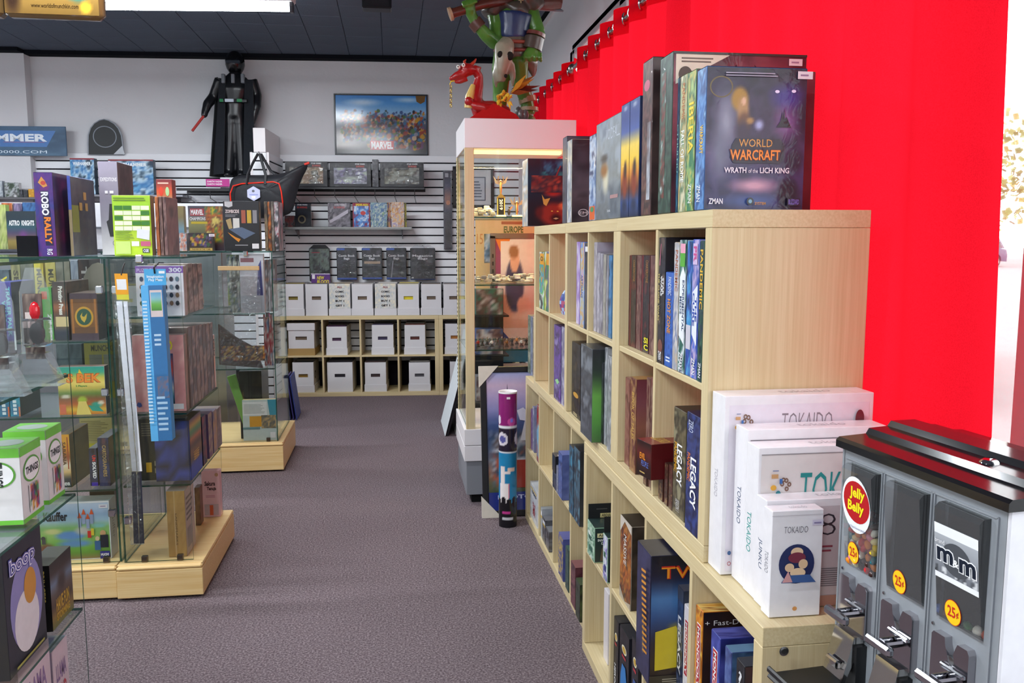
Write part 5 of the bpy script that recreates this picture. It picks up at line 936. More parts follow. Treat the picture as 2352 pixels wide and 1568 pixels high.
# ---- comic storage boxes
CW = hx('d4d3d6')
def comic_box(x0, y0, x1, y1, tf, lab, base=True, lid=False, paper=None, peek='6a5a4a', z0=None, dep=.36, brown=False, logo=False, over=None, rz=0, group='white comic storage boxes'):
    s0, s1, za, zb = brect(x0, y0, x1, y1, tf)
    if z0 is not None: za = z0
    w = s1-s0; h = zb-za; t = thing('comic_box', lab, 'storage box', bp((s0+s1)/2, tf, za), TH+rz, group); wi = w-.012 if base else w; wl = .004
    hz0, hz1, hw = h*.50, h*.61, w*.21
    b = MB()   # four walls and floor of cardboard, a hand hole cut through the front
    for lo, hi in (((-wi/2, 0, 0), (wi/2, wl, hz0)), ((-wi/2, 0, hz1), (wi/2, wl, h)), ((-wi/2, 0, hz0), (-hw, wl, hz1)), ((hw, 0, hz0), (wi/2, wl, hz1)), ((-wi/2, dep-wl, 0), (wi/2, dep, h)), ((-wi/2, wl, 0), (-wi/2+wl, dep-wl, h)), ((wi/2-wl, wl, 0), (wi/2, dep-wl, h)), ((-wi/2, wl, 0), (wi/2, dep-wl, wl))): b.box(lo, hi, CW)
    b.build('body', 'corrugated', t)
    rg = random.Random(int(x0)); n = 9
    for k in range(n):
        y = .012+(dep-.03)*k/(n-1)*.92; c = rg.choice(('8d8a90', 'c8c4c0', '4a4648', '2a282c', 'b0a898', peek)); b = MB(); b.box((-wi/2+.008, y, .006), (wi/2-.008, y+.02, h+rg.uniform(-.012, .006) if over is None else h+over), hx(peek if k == 0 else c)); b.build('comics', 'card', t)
    if base: b = MB(); q = .004; hb = .065; cc = hx('a88a58') if brown else CW; b.box((-w/2, -.006, -.0), (w/2, -.0005, hb), cc); b.box((-w/2, dep+.0005, 0), (w/2, dep+.006, hb), cc); b.box((-w/2, -.0005, 0), (-wi/2-.0005, dep, hb), cc); b.box((wi/2+.0005, -.0005, 0), (w/2, dep, hb), cc); b.build('base_tray', 'corrugated', t)
    if lid: b = MB(); b.box((-w/2-.004, -.008, h-.055), (w/2+.004, dep+.006, h+.012), CW, bev=.003); b.build('lid', 'corrugated', t)
    if logo: b = MB(); b.deco(((wi/2+.0006, wl, 0), (0, dep-2*wl, 0), (0, 0, h), (1, 0, 0)), [('ell', .3, .55, .12, .14, hx('24242a')), ('ell', .3, .55, .07, .08, CW)]); b.build('printed_logo', 'card', t)
    if paper:
        b = MB(); b.deco(((-wi/2+.002, -.0012, .066), (wi-.004, 0, 0), (0, 0, h-.062), (0, -1, 0)), [A(art(('blot', ['c8c8c4', 'dcd8d0', 'b8c0c4', 'e0d8c4'], 6, 7, 4)), 18, 20)]+[('text', q, .5-.042*len(q), .9-.185*i-.08, .5+.042*len(q), .9-.185*i, hx('8a3a3a' if i == 0 else '24222a'), 0, .04) for i, q in enumerate(paper)]); b.build('paper_sign', 'paper', t)
    return t
zt = .7655
G = 'white comic boxes lined up on the low shelf'
for i, (x0, x1, kw, lab) in enumerate(((648, 699, dict(peek='7a6a2a'), 'white comic box at the fin end of the top row'), (702, 752, dict(base=False), 'white comic box without a tray in the top row'), (755, 806, dict(paper=('ALL', 'COMIC', 'BOOKS', 'BUY 1', 'GET 1')), 'comic box with buy-one sign reading ALL COMIC BOOKS, higher sheet'), (807, 857.5, {}, 'white comic box between the two sale-sign boxes'), (860, 911, dict(paper=('ALL', 'COMIC', 'BOOKS', 'BUY 1', 'GET 1', 'FREE')), 'comic box with buy-one sign whose last line reads FREE'), (912.5, 963.5, dict(peek='d8c820'), 'white comic box with bright yellow comic in its hand hole'), (966, 1015, {}, 'white comic box with grey hand hole beside the yellow one'), (1017, 1068, {}, 'white comic box at the display tower end of the top row'))):
    comic_box(x0, 652, x1, 725, .012, lab, z0=zt, group=G, **kw)
G = 'white comic boxes inside the low back shelf'; za, zl = .0375+.3365+.016+.001, .0375+.001
comic_box(661, 745, 723, 817, .03, 'lidded white comic box on a brown tray', lid=True, brown=True, z0=za, group=G, dep=.33)
comic_box(749, 750, 798, 817, .03, 'white comic box with a round logo on its side, upper cubby', z0=za, group=G, logo=True, dep=.33, peek='4a2a4a', over=.008)
comic_box(853, 746, 905, 816, .03, 'white comic box in the third upper cubby, purple comic in hole', z0=za, group=G, dep=.33, peek='3a3050', over=.008)
comic_box(928, 746, 978, 816, .03, 'white comic box in the fourth upper cubby, dark red comic in hole', z0=za, group=G, dep=.33, peek='5a2a24', over=.010)
comic_box(1021, 743, 1070, 815, .03, 'white comic box behind the tower post, orange comic in hole', z0=za, group=G, dep=.33, peek='a86a2a')
comic_box(671, 832, 722, 903, .03, 'white comic box low in the first cubby, behind the blue boards', z0=zl, group=G, dep=.33, peek='8a6a2a', logo=True)
comic_box(752, 832, 810, 903, .03, 'white comic box without tray, low in the second cubby', base=False, z0=zl, group=G, dep=.33, peek='24202a', over=.010)
comic_box(837, 832, 888, 902, .03, 'white comic box low in the third cubby, dark comics rising above', z0=zl, group=G, dep=.33, peek='3a2a2a', over=.012)
comic_box(938, 832, 989, 901, .03, 'white comic box low in the fourth cubby, grey hole', z0=zl, group=G, dep=.33, peek='4a4a50')
comic_box(1032, 830, 1075, 901, .03, 'white comic box low in the cubby behind the leaning boards', z0=zl, group=G, dep=.33, peek='5a5a5a')
# ---- things seen above the cases on the left
G = 'boxes on the left wall shelves'
s0, z3 = bwp(-60, 452, .1); s1, _ = bwp(100, 452, .1)
t = bthing('plate_shelf', 'grey wall shelf of miniature packs left of the blue banner end', 'shelf', s0, 0, z3); b = MB(); b.box((0, .1, -.02), (s1-s0, .39, 0), hx('7a7a7c'), bev=.002); b.build('board', 'metal', t)
for x in (.1, s1-s0-.1): b = MB(); b.prism([(.385, -.1), (.385, -.021), (.12, -.021)], x-.002, x+.002, 'yz', hx('6a6a70')); b.build('bracket', 'metal', t)
for x0, x1, y0, c, lab in ((-20, 6, 415, ['8a94a0', 'c8d0d4', '4a5460'], 'pale blister pack cut by the picture edge'), (10, 44, 419, ['d8d8da', '2a2c2a', 'b8bcc0', '3a4a3a'], 'white miniature pack with a black model'), (40, 52, 435, ['24262c', '5a5c64', '16181c'], 'small black pack with a dot grid'), (53, 64, 436, ['1c1c20', '44464c', '24242a'], 'small black pack beside the yellow one'), (65, 78, 434, ['d8a02a', 'c88a1e', 'e2b84a'], 'small yellow pack on the wall shelf')):
    bbox(x0, y0, x1, 451, .14, .05, c[0], {'front': [A(rnd_art(c, x0+90, 4, 4), 12, 12)]}, lab, 'miniatures', G, z0=z3+.001)
s0, z4 = bwp(150, 446, .12); s1, _ = bwp(420, 446, .12)
t = bthing('plate_shelf', 'grey wall shelf behind the expeditions box', 'shelf', s0, 0, z4); b = MB(); b.box((0, .12, -.02), (s1-s0, .39, 0), hx('8a8a90'), bev=.002); b.build('board', 'metal', t)
for x in (.1, s1-s0-.1): b = MB(); b.prism([(.385, -.1), (.385, -.021), (.14, -.021)], x-.002, x+.002, 'yz', hx('6a6a70')); b.build('bracket', 'metal', t)
def wh(x0, x1, y0, lab, seed): bbox(x0, y0, x1, 445, .16, .07, '16324a', {'front': [A(art(('blot', ['1c4a7a', '6ab0d8', '2a6aa8', 'c0dcec', '16324a'], 4, 4, seed)), 18, 20), ('rect', 0, .955, 1, 1, hx('8a2a34')), ('text', 'WARHAMMER', .12, .80, .86, .90, hx('e8f0f4'), 0, .04)]}, lab, 'miniatures', G, z0=z4+.001)
wh(162, 218, 363, 'upright blue WARHAMMER box with red top edge', 4); wh(250, 353, 366, 'wide blue WARHAMMER box with red top edge, behind the expeditions box', 9)
# ================================================================== GLASS CASES
def pane(b, lo, hi):
    i = len(b.f); b.box(lo, hi, (1, 1, 1)); d = [hi[k]-lo[k] for k in range(3)]; ax = d.index(min(d))
    # faces order of box(): z-,z+,y-,y+,x-,x+
    for k, a in enumerate((2, 2, 1, 1, 0, 0)):
        if a != ax: b.m[i+k] = 1
def glass_case(label, x0, x1, y0, y1, ztop, shelves, base=.15, seams=(), clips=(), eL=.035, eR=.035, side=True):
    t = thing('glass_case', label, 'display case', ((x0+x1)/2, y0, 0), 0, 'glass display cases on maple plinths'); ox, oy = (x0+x1)/2, y0
    def P(nm, lo, hi): b = MB(); pane(b, (lo[0]-ox, lo[1]-oy, lo[2]), (hi[0]-ox, hi[1]-oy, hi[2])); return b.build(nm, ['glass', 'glass_edge'], t)
    g = .006; e = .035
    xs = [x0-eL]+list(seams)+[x1+eR]
    for a, c in zip(xs, xs[1:]):
        b = MB(); b.box((a-ox+.001, -e, .012), (c-ox-.001, y1-y0+e, base-.024), bev=.002); b.box((a-ox+.001, -e-.004, base-.022), (c-ox-.001, y1-y0+e+.004, base-.004), bev=.007); b.box((a-ox+.001, -e+.012, base-.006), (c-ox-.001, y1-y0+e-.012, base), bev=.002)
        b.build('plinth', 'maple', t)
    b = MB(); b.box((x0-ox, .0, 0), (x1-ox, y1-y0, .02), hx('101010')); b.build('toe_kick', 'matte', t)
    zs = [base]+list(shelves)+[ztop]
    P('front_pane', (x0, y0, base+.002), (x1-.008, y0+g, ztop-.008)); 
    if side: P('side_pane', (x1-g, y0, base+.002), (x1, y1, ztop-.008))
    P('side_pane', (x0, y0+.008, base+.002), (x0+g, y1, ztop-.008)); P('back_pane', (x0+.008, y1-g, base+.002), (x1-.008, y1, ztop-.008))
    P('top_pane', (x0-.002, y0-.004, ztop-.007), (x1+.004, y1+.004, ztop))
    for z in shelves: P('glass_shelf', (x0+.009, y0+.012, z-.007), (x1-.009, y1-.012, z))
    for cx, cz in clips:
        b = MB(); b.box((cx-ox-.014, -.010, cz-.016), (cx-ox+.014, .016, cz+.016), hx('c8c8cc'), bev=.004); b.build('clip', 'chrome', t)
    for cx in (x0+.08, x1-.06):
        b = MB(); b.box((cx-ox-.012, -.006, base), (cx-ox+.012, .012, base+.026), hx('6a6258'), bev=.002); b.build('clip', 'metal', t)
    return t
# middle case pair and the case behind it, the near case
glass_case('glass case with the pink puzzle boxes and brown carton inside', -1.108, -.828, 3.56, 4.20, 1.40, (1.16, .767, .47), eL=.024, side=False, clips=((-.99, 1.392), (-1.085, 1.27), (-1.085, .86), (-1.085, .33)))
glass_case('wide glass case holding the kauffer and so bek games', -2.40, -1.122, 3.575, 4.20, 1.40, (1.064, .76, .456), seams=(-1.75,), eR=-.012, clips=((-1.15, 1.27), (-1.15, .86), (-1.15, .36)))
glass_case('glass case behind, with the plastic play mat bag hanging on it', -1.75, -.74, 5.50, 6.12, 1.397, (1.01, .66), base=.19, clips=((-.9, 1.385), (-.78, 1.0)))
glass_case('glass case without plinth in view, holding the boop and things games', -2.3, -.80, .2, 2.262, 1.42, (1.132, .825, .52), base=.15, side=False)
# ---- cartons whose front faces the camera (f) or faces the aisle (x)
def fbox(x0, x1, yt, Y, dep, zb, col, items, label, cat='board game', side=None, top=None, name='board_game', skin='wrap', group=None, rz=0, sticker=None, lift=.0008):
    a = atY(x0, yt, Y); c = atY(x1, yt, Y); h = (a.z+c.z)/2-zb; w = c.x-a.x
    pr = {'front': items}
    if side: pr['right'] = side
    if top: pr['top'] = top
    return gbox(name, w, dep, h, ((a.x+c.x)/2, Y+dep/2, zb+lift), rz, col, pr, label, cat, group, skin, sticker=sticker)
def xbox(xn, xf, yt, X, dep, zb, col, items, label, cat='board game', spine_=None, top=None, name='board_game', skin='wrap', group=None, lift=.0008, rz=0):
    a = atX(xn, yt, X); c = atX(xf, yt, X); w = c.y-a.y; pr = {'front': items}
    if spine_: pr['left'] = spine_
    if top: pr['top'] = top
    return gbox(name, w, dep, a.z-zb, (X-dep/2, (a.y+c.y)/2, zb+lift), PI/2+rz, col, pr, label, cat, group, skin)
R_ = rnd_art
G = 'games standing on top of the glass cases'
Z1 = 1.4005
fbox(37, 84, 542, 3.62, .08, Z1, '15161a', [('rect', 0, 0, 1, 1, hx('17181c'))], 'plain small black box beside the ROBORALLY box', top=[('rect', 0, 0, 1, 1, hx('2a2b30'))], skin='matte', group=G)
fbox(76, 119, 396, 3.63, .32, Z1, '3a1f6a', [A(art(('grad', ['4a2070', '5a2a86', '3a2a7a', '2c3a8a', '5a2a7a', '6a2a80']), ('blot', ['3a1f6a', '6a3a9a', '2a3f8a', '8a2a7a'], 2, 6, 4, .45)), 12, 36), ('poly', [(.42, .95), (.22, .88), (.5, .82), (.72, .84), (.6, .90)], hx('d89a4a')), ('ell', .5, .875, .14, .025, hx('c84a3a')), ('poly', [(.45, .13), (.86, .13), (.74, .78), (.32, .78)], hx('24204c')), ('text', 'ROBO', .34, .49, .74, .77, hx('f0f0f4'), -90, .04), ('text', 'RALLY', .44, .15, .80, .47, hx('f08a2a'), -90, .04), ('text', 'RG', .5, .02, .8, .09, hx('e8e8f0'), -90, .02)], 'purple ROBORALLY box standing on the glass case', side=[A(R_(['5a1a3c', '3a1430', '24102a', '4a2a4c'], 5, 3, 4), 16, 20)], top=[('rect', 0, 0, 1, 1, hx('b8a8c8'))], group=G)
fbox(127, 134, 404, 3.70, .26, Z1, '3a2a24', [('rect', 0, .6, .8, 1, hx('d8503a')), ('rect', 0, 0, 1, .6, hx('8a7a5a'))], 'thin dark game with a red spine tip beside ROBORALLY', side=[A(R_(['2a1c18', '4a3020', '1c1416', '5a4a2a'], 6, 3, 5), 14, 20)], group=G)
fbox(153, 160, 404, 3.72, .28, Z1, '4a5aa0', [('rect', 0, .58, 1, 1, hx('4a5ab0')), ('rect', 0, 0, 1, .58, hx('9a8a6a'))], 'thin dark game with a blue spine tip, cover dim', side=[A(art(('grad', ['4a4a44', '3a3a38', '3a3430', '2a2430', '3a2c34', '2f2a30']), ('blot', ['2a2a2c', '5a5648', '3a3a3c', '4a3a34'], 4, 5, 7, .5)), 18, 22), ('rect', .0, .3, .28, .64, hx('7a7a1e')), ('rect', .5, .72, .62, .82, hx('a8803a')), ('rect', .55, .58, .66, .68, hx('a8803a')), ('rect', .3, .58, .42, .68, hx('a8803a'))], group=G)
fbox(224, 268, 371, 3.92, .22, Z1, '8a8294', [A(art(('grad', ['d8d4d8', 'b8b4bc', '8a8694', '7d7788', '8d8696', '958ea0'])), 8, 20), ('text', 'EXPEDITIONS', .1, .79, .95, .83, hx('e8e4ea'), 0, .0), ('poly', [(.45, .2), (.3, .36), (.42, .38), (.5, .55), (.9, .55), (.95, .2)], hx('2c2c30')), ('rect', .3, .66, .45, .69, hx('d8d4dc')), ('rect', .55, .66, .75, .69, hx('d8d4dc')), ('ring', .7, .13, .12, .03, .2, hx('6a6670'))], 'tall grey EXPEDITIONS box with a dark mountain foot', side=[A(R_(['4a3f40', '6a5a58', '34292c', '5a4444'], 9, 3, 5), 14, 18)], group=G)
fbox(256, 344, 449, 3.76, .055, Z1, 'a8d02a', [A(art(('grad', ['b8dc2a', 'c8e03a', 'b4d82a', '9acc2c', 'a8d42e'])), 12, 14)]+[('rect', .05+.235*i, .83-.085*j-.07, .27+.235*i, .83-.085*j, hx('3a7a2a' if (i*3+j*5) % 7 in (0, 3) else 'e8eccc')) for i in range(4) for j in range(5)]+[('lines', .05, .9, .95, .97, 2, hx('5a7a2a')), ('lines', .06, .26, .55, .42, 6, hx('7a9a3a')), ('poly', [(.62, .3), (.64, .45), (.97, .42), (.95, .26)], hx('dcdcec')), ('rect', .06, .03, .45, .24, hx('c8e07a')), ('rect', .48, .16, .68, .24, hx('eef0e0')), ('rect', .72, .16, .98, .24, hx('c05a7a')), ('rect', .76, .05, .94, .12, hx('24243a')), ('text', 'CGE', .78, .06, .92, .11, hx('e4e4ea'), 0, .04)], 'lime green game box back with rows of little photos', side=[('rect', 0, 0, 1, 1, hx('6a6a58'))], group=G)
for i, (x0, x1, c, lab) in enumerate(((355, 362, ['c8703a', '8a4a30', 'd88a4a'], 'thin orange spine in the sleeved row behind the lime box'), (364, 371, ['7a5a54', '5a3f3c', '9a7a70'], 'first brown sleeved game behind the lime box'), (373, 380, ['6a4a4a', '8a6a64', '4a3434'], 'second brown sleeved game behind the lime box'))):
    fbox(x0, x1, 452, 3.80+.001*i, .2, Z1, c[0], [A(R_(c, i+3, 1, 8), 3, 24)], lab, side=[A(R_(c, i+5, 3, 4), 8, 10)], group=G)
fbox(358, 394, 412, 4.03, .07, Z1, '8a3a2a', [A(art(('grad', ['4a2024', '6a2c30', '8a4a3a', 'c8622a', '7aa07a', 'c8502a', '6a242c'])), 10, 22), ('lines', .1, .93, .9, .97, 1, hx('e0b0a0')), ('ell', .3, .84, .14, .06, hx('c83a20')), ('ell', .7, .84, .12, .06, hx('9ac08a'))], 'maroon game box with red and green figures, topmost behind sleeved row', group=G)
# on the case behind
Z5 = 1.3975; G = 'games standing on the far glass case'
fbox(512, 594, 462, 5.53, .07, Z5, '1c1d22', [A(art(('grad', ['1a1a1e', '24252a', '2a2b30', '222328'])), 8, 10), ('text', 'ZOMBICIDE', .05, .76, .44, .83, hx('d8c8c8'), 0, .04), ('lines', .05, .68, .42, .74, 3, hx('8a8a90')), ('poly', [(.04, .9), (.04, .99), (.26, .99), (.26, .9), (.15, .87)], hx('c8c8cc')), ('poly', [(.06, .62), (.14, .44), (.24, .46), (.2, .66)], hx('b09a6a')), ('rect', .26, .45, .44, .66, hx('d8d8d4')), ('poly', [(.14, .44), (.5, .48), (.88, .36), (.56, .24)], hx('5a6a84')), ('poly', [(.1, .38), (.32, .28), (.46, .24), (.4, .18), (.2, .3)], hx('d88a2a')), ('rect', .5, .56, .62, .82, hx('a85a44')), ('rect', .66, .56, .78, .82, hx('c8a83a')), ('rect', .82, .56, .94, .82, hx('8a8a90')), ('rect', .78, .05, .97, .15, hx('e4e4e8')), ('lines', .3, .1, .7, .14, 1, hx('9a9aa0'))], 'black game box back with board, cards and barcode, on the far case', side=[A(R_(['3a3430', '8a7a5a', '2a2624', 'b09a4a'], 4, 2, 6), 6, 14)], group=G)
for i, (x0, x1, c) in enumerate(((606, 613, ['5a4a3a', '8a7a5a', '3a302a']), (614, 621, ['3a2a2a', 'c8702a', '2a2022']), (622, 628, ['6a625a', '4a443e', '8a8278']), (629, 638, ['8a2a3a', 'c8c8cc', '24242a', '3a3a3c']))):
    fbox(x0, x1, 463, 5.54+.0005*i, .24, Z5, c[0], [A(R_(c, i+13, 1, 9), 3, 26)], '%s sleeved game beside the black game back' % ('tan brown', 'dark orange', 'taupe', 'red-topped black')[i], side=[A(R_(c, i+3, 3, 4), 8, 10)], group=G)
fbox(431, 511, 473, 5.70, .07, Z5, '4a4450', [A(art(('grad', ['3a2a3a', '5a3a34', '6a6a4a', '8a8a5a', '6a6470', '4a4652']), ('mix', ['c8b42a', '3a7a4a', 'd8702a', '6a3a2a', 'e0c86a'], 5, 6, 4, .5, .2, 1, 1)), 24, 24), ('rect', .06, .78, .46, .94, hx('a8323a')), ('text', 'MARVEL', .08, .80, .44, .92, hx('f0eef0'), 0, .04), ('text', 'CHAMPIONS', .04, .68, .5, .75, hx('e8e8ec'), 0, .02), ('rect', .08, .6, .55, .65, hx('c8b02a'))], 'grey MARVEL CHAMPIONS box on the far glass case', group=G)
t = thing('tin_bucket', 'small galvanised tin bucket in front of the MARVEL CHAMPIONS box', 'bucket', (atY(457, 530, 5.64).x, 5.645, Z5)); b = MB(); b.lathe([(0, 0), (.038, 0), (.052, .085), (.054, .087), (.050, .087), (.037, .004), (0, .004)], 24, hx('a4a6ac')); b.build('pail', 'metal', t, smooth=40)
b = MB(); b.tube([(.053*math.cos(a), .053*math.sin(a), .086) for a in np.linspace(0, 2*PI, 25)[:-1]], .002, 6, hx('b4b6bc'), closed=True); b.build('rim', 'metal', t, smooth=60)
fbox(432, 489, 535, 5.555, .05, Z5, '2a2420', [A(art(('grad', ['5a4a2a', '3a2c24', '2a2228', '4a3a44', '2c2428']), ('crowd', .1, .3, .9, .85, 40, 3, ['8a3a3a', 'c8a03a', '5a4a7a', '3a5a3a'], .06)), 20, 16), ('rect', .05, .03, .95, .17, hx('c8ac5a')), ('text', 'THE RISE OF THE TOMB', .12, .06, .88, .14, hx('4a2a1a'), 0, .02)], 'dark comic-style box with a cream title strip', group=G, sticker=('front', .84, .8))
for i, (x0, x1) in enumerate(((398, 410), (411, 428))): fbox(x0, x1, 535, 5.56, .05, Z5, 'a8a4a4', [A(R_(['9aa4b0', 'c86a4a', 'd8d4d0', '4a6a8a'], i+4, 3, 5), 8, 12)], '%s pale picture box beside the dark comic-style box' % ('narrow', 'wider')[i], group=G)
fbox(385, 421, 473, 5.80, .06, Z5, '8a7a5a', [A(art(('grad', ['c8a84a', '5a8aa8', '7a9aa8', '8a7a54', '9a8a5a'])), 10, 12), ('text', 'S', .05, .45, .3, .6, hx('f0f0ec'), 0, .04)], 'tan and blue landscape box behind the pale picture boxes', group=G)
for i, yy in enumerate((514, 521, 528)): a = atY(409, yy, 5.66); gbox('card_pack', .075, .03, .016, (a.x, 5.66, Z5+.0585-.0175*i), 0, ('c87a2a', '8a8a4a', '9a8a6a')[i], {'front': [('ell', .5, .5, .25, .3, hx('3a2a1c'))]}, '%s flat card pack in the little stack by the tin bucket' % ('orange', 'olive', 'tan')[i], 'card game', 'little card pack stack')
# ---- astro knights group on the left wall side, on a low gondola behind
t = thing('gondola_shelf', 'low dark gondola shelf behind the wide glass case', 'shelf', (-2.75, 6.6, 0)); b = MB(); b.box((-.9, 0, 0), (1.5, .4, 1.38), hx('8a8c92'), bev=.004); b.build('body', 'metal', t); b = MB(); b.box((-.9, -.02, 1.38), (1.5, .4, 1.40), hx('5a5c62'), bev=.002); b.build('top_board', 'metal', t)
b = MB(); b.box((-.9, .38, 1.40), (1.5, .4, 1.75), hx('d8d8dc')); b.build('back_board', 'metal', t); b = MB(); b.box((-.9, .2, 1.55), (1.5, .38, 1.565), hx('6a6c72')); b.build('upper_board', 'metal', t)
G = 'games on the dark gondola shelf'
fbox(-10, 12, 470, 6.62, .06, 1.40, '8aa04a', [A(R_(['8aa04a', 'c8d08a', '5a6a3a'], 3), 6, 10)], 'green edged box cut by the left picture edge', group=G)
fbox(13, 80, 485, 6.60, .06, 1.40, '1a2c34', [A(art(('grad', ['6a5a2a', '8a7a3a', '4a3a5a', '24505a', '1a2c38', '1f3038']), ('spot', .55, .35, .2, .2, '6a3a7a', .8)), 18, 14), ('text', 'ASTRO', .08, .62, .45, .76, hx('e4e8ea'), 0, .03), ('text', 'KNIGHTS', .52, .62, .95, .76, hx('e4e8ea'), 0, .03)], 'dark teal ASTRO KNIGHTS box on the gondola shelf', group=G)
fbox(3, 27, 466, 6.81, .05, 1.566, 'd8b8a0', [('rect', .08, .08, .92, .92, hx('8a3a2a')), A(R_(['8a3a2a', 'c8702a', '5a2a24'], 5), 6, 6)], 'small rust red box on the upper gondola board', group=G, lift=.0006); fbox(30, 50, 467, 6.81, .05, 1.566, '6a5a7a', [A(R_(['4a4a6a', '8a7a9a', '34304a'], 5), 6, 6)], 'small violet grey box on the upper gondola board', group=G, lift=.0006)
fbox(51, 84, 465, 6.80, .05, 1.566, '2a4a7a', [A(R_(['2a4a7a', '3a6aa0', '1c3458'], 5), 8, 8), ('text', 'WARHAMMER', .06, .3, .96, .6, hx('e4ecf2'), 0, .03)], 'small blue WARHAMMER box on the upper gondola board', group=G, lift=.0006)
# ---- inside the wide case
G = 'games in the wide glass case'; ZA, ZB, ZC, ZD = 1.0645, .7605, .4565, .1505
fbox(-8, 24, 648, 3.63, .22, ZA, '3a3f9a', [A(R_(['3a3f9a', '5a4ab0', '2f3584'], 3, 2, 4), 8, 14), ('text', 'TRAILER PARK\nWARS', .25, .08, .9, .92, hx('7ad0d8'), -90, .03)], 'blue violet TRAILER PARK WARS box at the case edge', side=[A(R_(['3a2a4a', '5a4a5a', '2a2034'], 3), 8, 8)], group=G)
fbox(92, 117, 661, 3.66, .2, ZA, '4aa83a', [('rect', 0, 0, 1, 1, hx('4fae3c')), ('rect', .05, .78, .6, .93, hx('d8602a')), ('text', 'ZIP IT', .55, .1, .9, .5, hx('f0f0f0'), -90, .03)], 'bright green box between the blister pack and PRINTING PRESS', side=[('rect', 0, 0, 1, 1, hx('5a7a4a'))], group=G)
fbox(119, 152, 648, 3.62, .25, ZA, '4a2f24', [A(art(('grad', ['1c1c2a', '24243a', '8a6a3a', '5a3420', 'a05a2a', '4a3024', '5a4034', '3a2a28'])), 10, 30), ('rect', .12, .24, 1, .41, hx('d8c08a')), ('text', 'Printing Press', .3, .44, .7, .93, hx('f0ece4'), -90, .04)], 'brown PRINTING PRESS box with white blackletter title', side=[A(R_(['3a2a24', '5a4234', '2a1e1c'], 5), 8, 10)], top=[('rect', 0, 0, 1, 1, hx('7a6a64'))], group=G)
fbox(159, 222, 674, 3.62, .20, ZA, '5a3f26', [('rect', 0, 0, 1, 1, hx('4a3640')), ('rect', .0, .15, 1, .88, hx('6a4526')), ('rect', .04, .15, .12, .88, hx('a86a2a')), ('rect', .88, .15, .96, .88, hx('a86a2a')), ('rect', .12, .28, .88, .8, hx('7d5226')), ('ell', .5, .5, .34, .22, hx('c8962a')), ('ell', .5, .5, .27, .175, hx('24503a')), ('poly', [(.36, .52), (.45, .6), (.42, .52), (.5, .5), (.62, .58), (.58, .46), (.5, .38), (.4, .44)], hx('c8a83a'))], 'brown cabinet-like box with a round green and gold seal', side=[A(R_(['2a2228', '4a3a34', '1c181c'], 4), 8, 10)], top=[('rect', 0, 0, 1, 1, hx('6a5a54'))], group=G)
G = 'back row of games in the wide glass case'
for i, (x0, x1, yt, c, tx, tc, lab) in enumerate(((-6, 20, 620, ['3a4a5a', '5a6a74', '2a3440'], 'WRECK', 'e0d02a', 'slate game with yellow letters in the back row'), (24, 45, 605, ['8a8458', 'a09a6a', '74704a'], 'SEEKERS', '4a4434', 'khaki SEEKERS game in the back row'), (46, 76, 606, ['6a6a5c', '82826e', '56564c'], None, None, 'grey green game with faint emblems in the back row'), (77, 98, 602, ['c8b42a', 'd8c84a', 'b09a24'], 'MUNCHKIN', '5a5024', 'bright yellow MUNCHKIN game in the back row'), (103, 126, 602, ['b8a848', 'c8b860', 'a0903c'], 'MUNCHKIN', '4a4424', 'dull yellow MUNCHKIN game in the back row'), (127, 159, 600, ['7a7868', '9a9684', '64604f'], None, None, 'grey tan game in the back row'), (161, 178, 598, ['b8c0cc', '8a94a8', 'd8dce2'], None, None, 'white and blue grey game in the back row'), (179, 203, 596, ['3a2624', '52342c', '2a1c1c'], 'TITAN', 'd8d0cc', 'dark brown TITAN game in the back row'))):
    fbox(x0, x1, yt, 4.0, .15, ZA, c[0], [A(R_(c, i+2, 2, 5), 6, 12)]+([('text', tx, .25, .2, .8, .9, hx(tc), -90, .03)] if tx else []), lab, side=[('rect', 0, 0, 1, 1, hx(c[-1]))], group=G)
t = thing('card_cutout', 'rounded beige cardboard cut-out leaning in the case corner', 'cardboard', (atY(230, 640, 3.95).x, 3.93, ZA)); b = MB(); b.prism([(.075*math.cos(a), .155+.15*math.sin(a)) for a in np.linspace(0, 2*PI, 21)[:-1]], 0, .004, 'xz', hx('8d8678')); b.build('card', 'card', t)
G = 'games in the wide glass case'
fbox(130, 239, 842, 3.62, .05, ZB, 'e0e0dc', [A(art(('grad', ['c8702a', 'e0b83a', 'b8602a', '8a5a34', '6a8a3a', 'd8c05a', 'e8d06a', 'd0c04a', '3aa88a', '2a9a8a']), ('spot', .5, .3, .12, .1, 'a8c03a', .4), ('spot', .8, .2, .15, .08, '3aa08a', .5), ('spot', .15, .38, .12, .05, 'dcd4bc', .5), ('spot', .9, .24, .09, .05, 'e0d8c0', .5)), 32, 30), ('poly', [(.40, .72), (.47, .95), (.56, .80)], hx('e8c02a')), ('text', "'S BEK", .14, .66, .92, .87, hx('a8441a'), 0, .06, .05), ('text', "'S BEK", .15, .67, .91, .86, hx('ee8a2a'), 0, .03, .05), ('text', '5 Players', .38, .57, .62, .62, hx('2a8a3a'), 0, .02), ('poly', [(.36, .0), (.42, .28), (.58, .28), (.68, .0)], hx('e0c86a')), ('rect', .02, .02, .15, .22, hx('d86a4a')), ('poly', [(.62, .2), (.85, .16), (.95, .06), (.7, .08)], hx('2f9a86'))], 'bright desert game box lettered S BEK in orange', side=[('rect', 0, 0, 1, 1, hx('4a4440'))], top=[('rect', 0, 0, 1, 1, hx('b8988a'))], group=G)
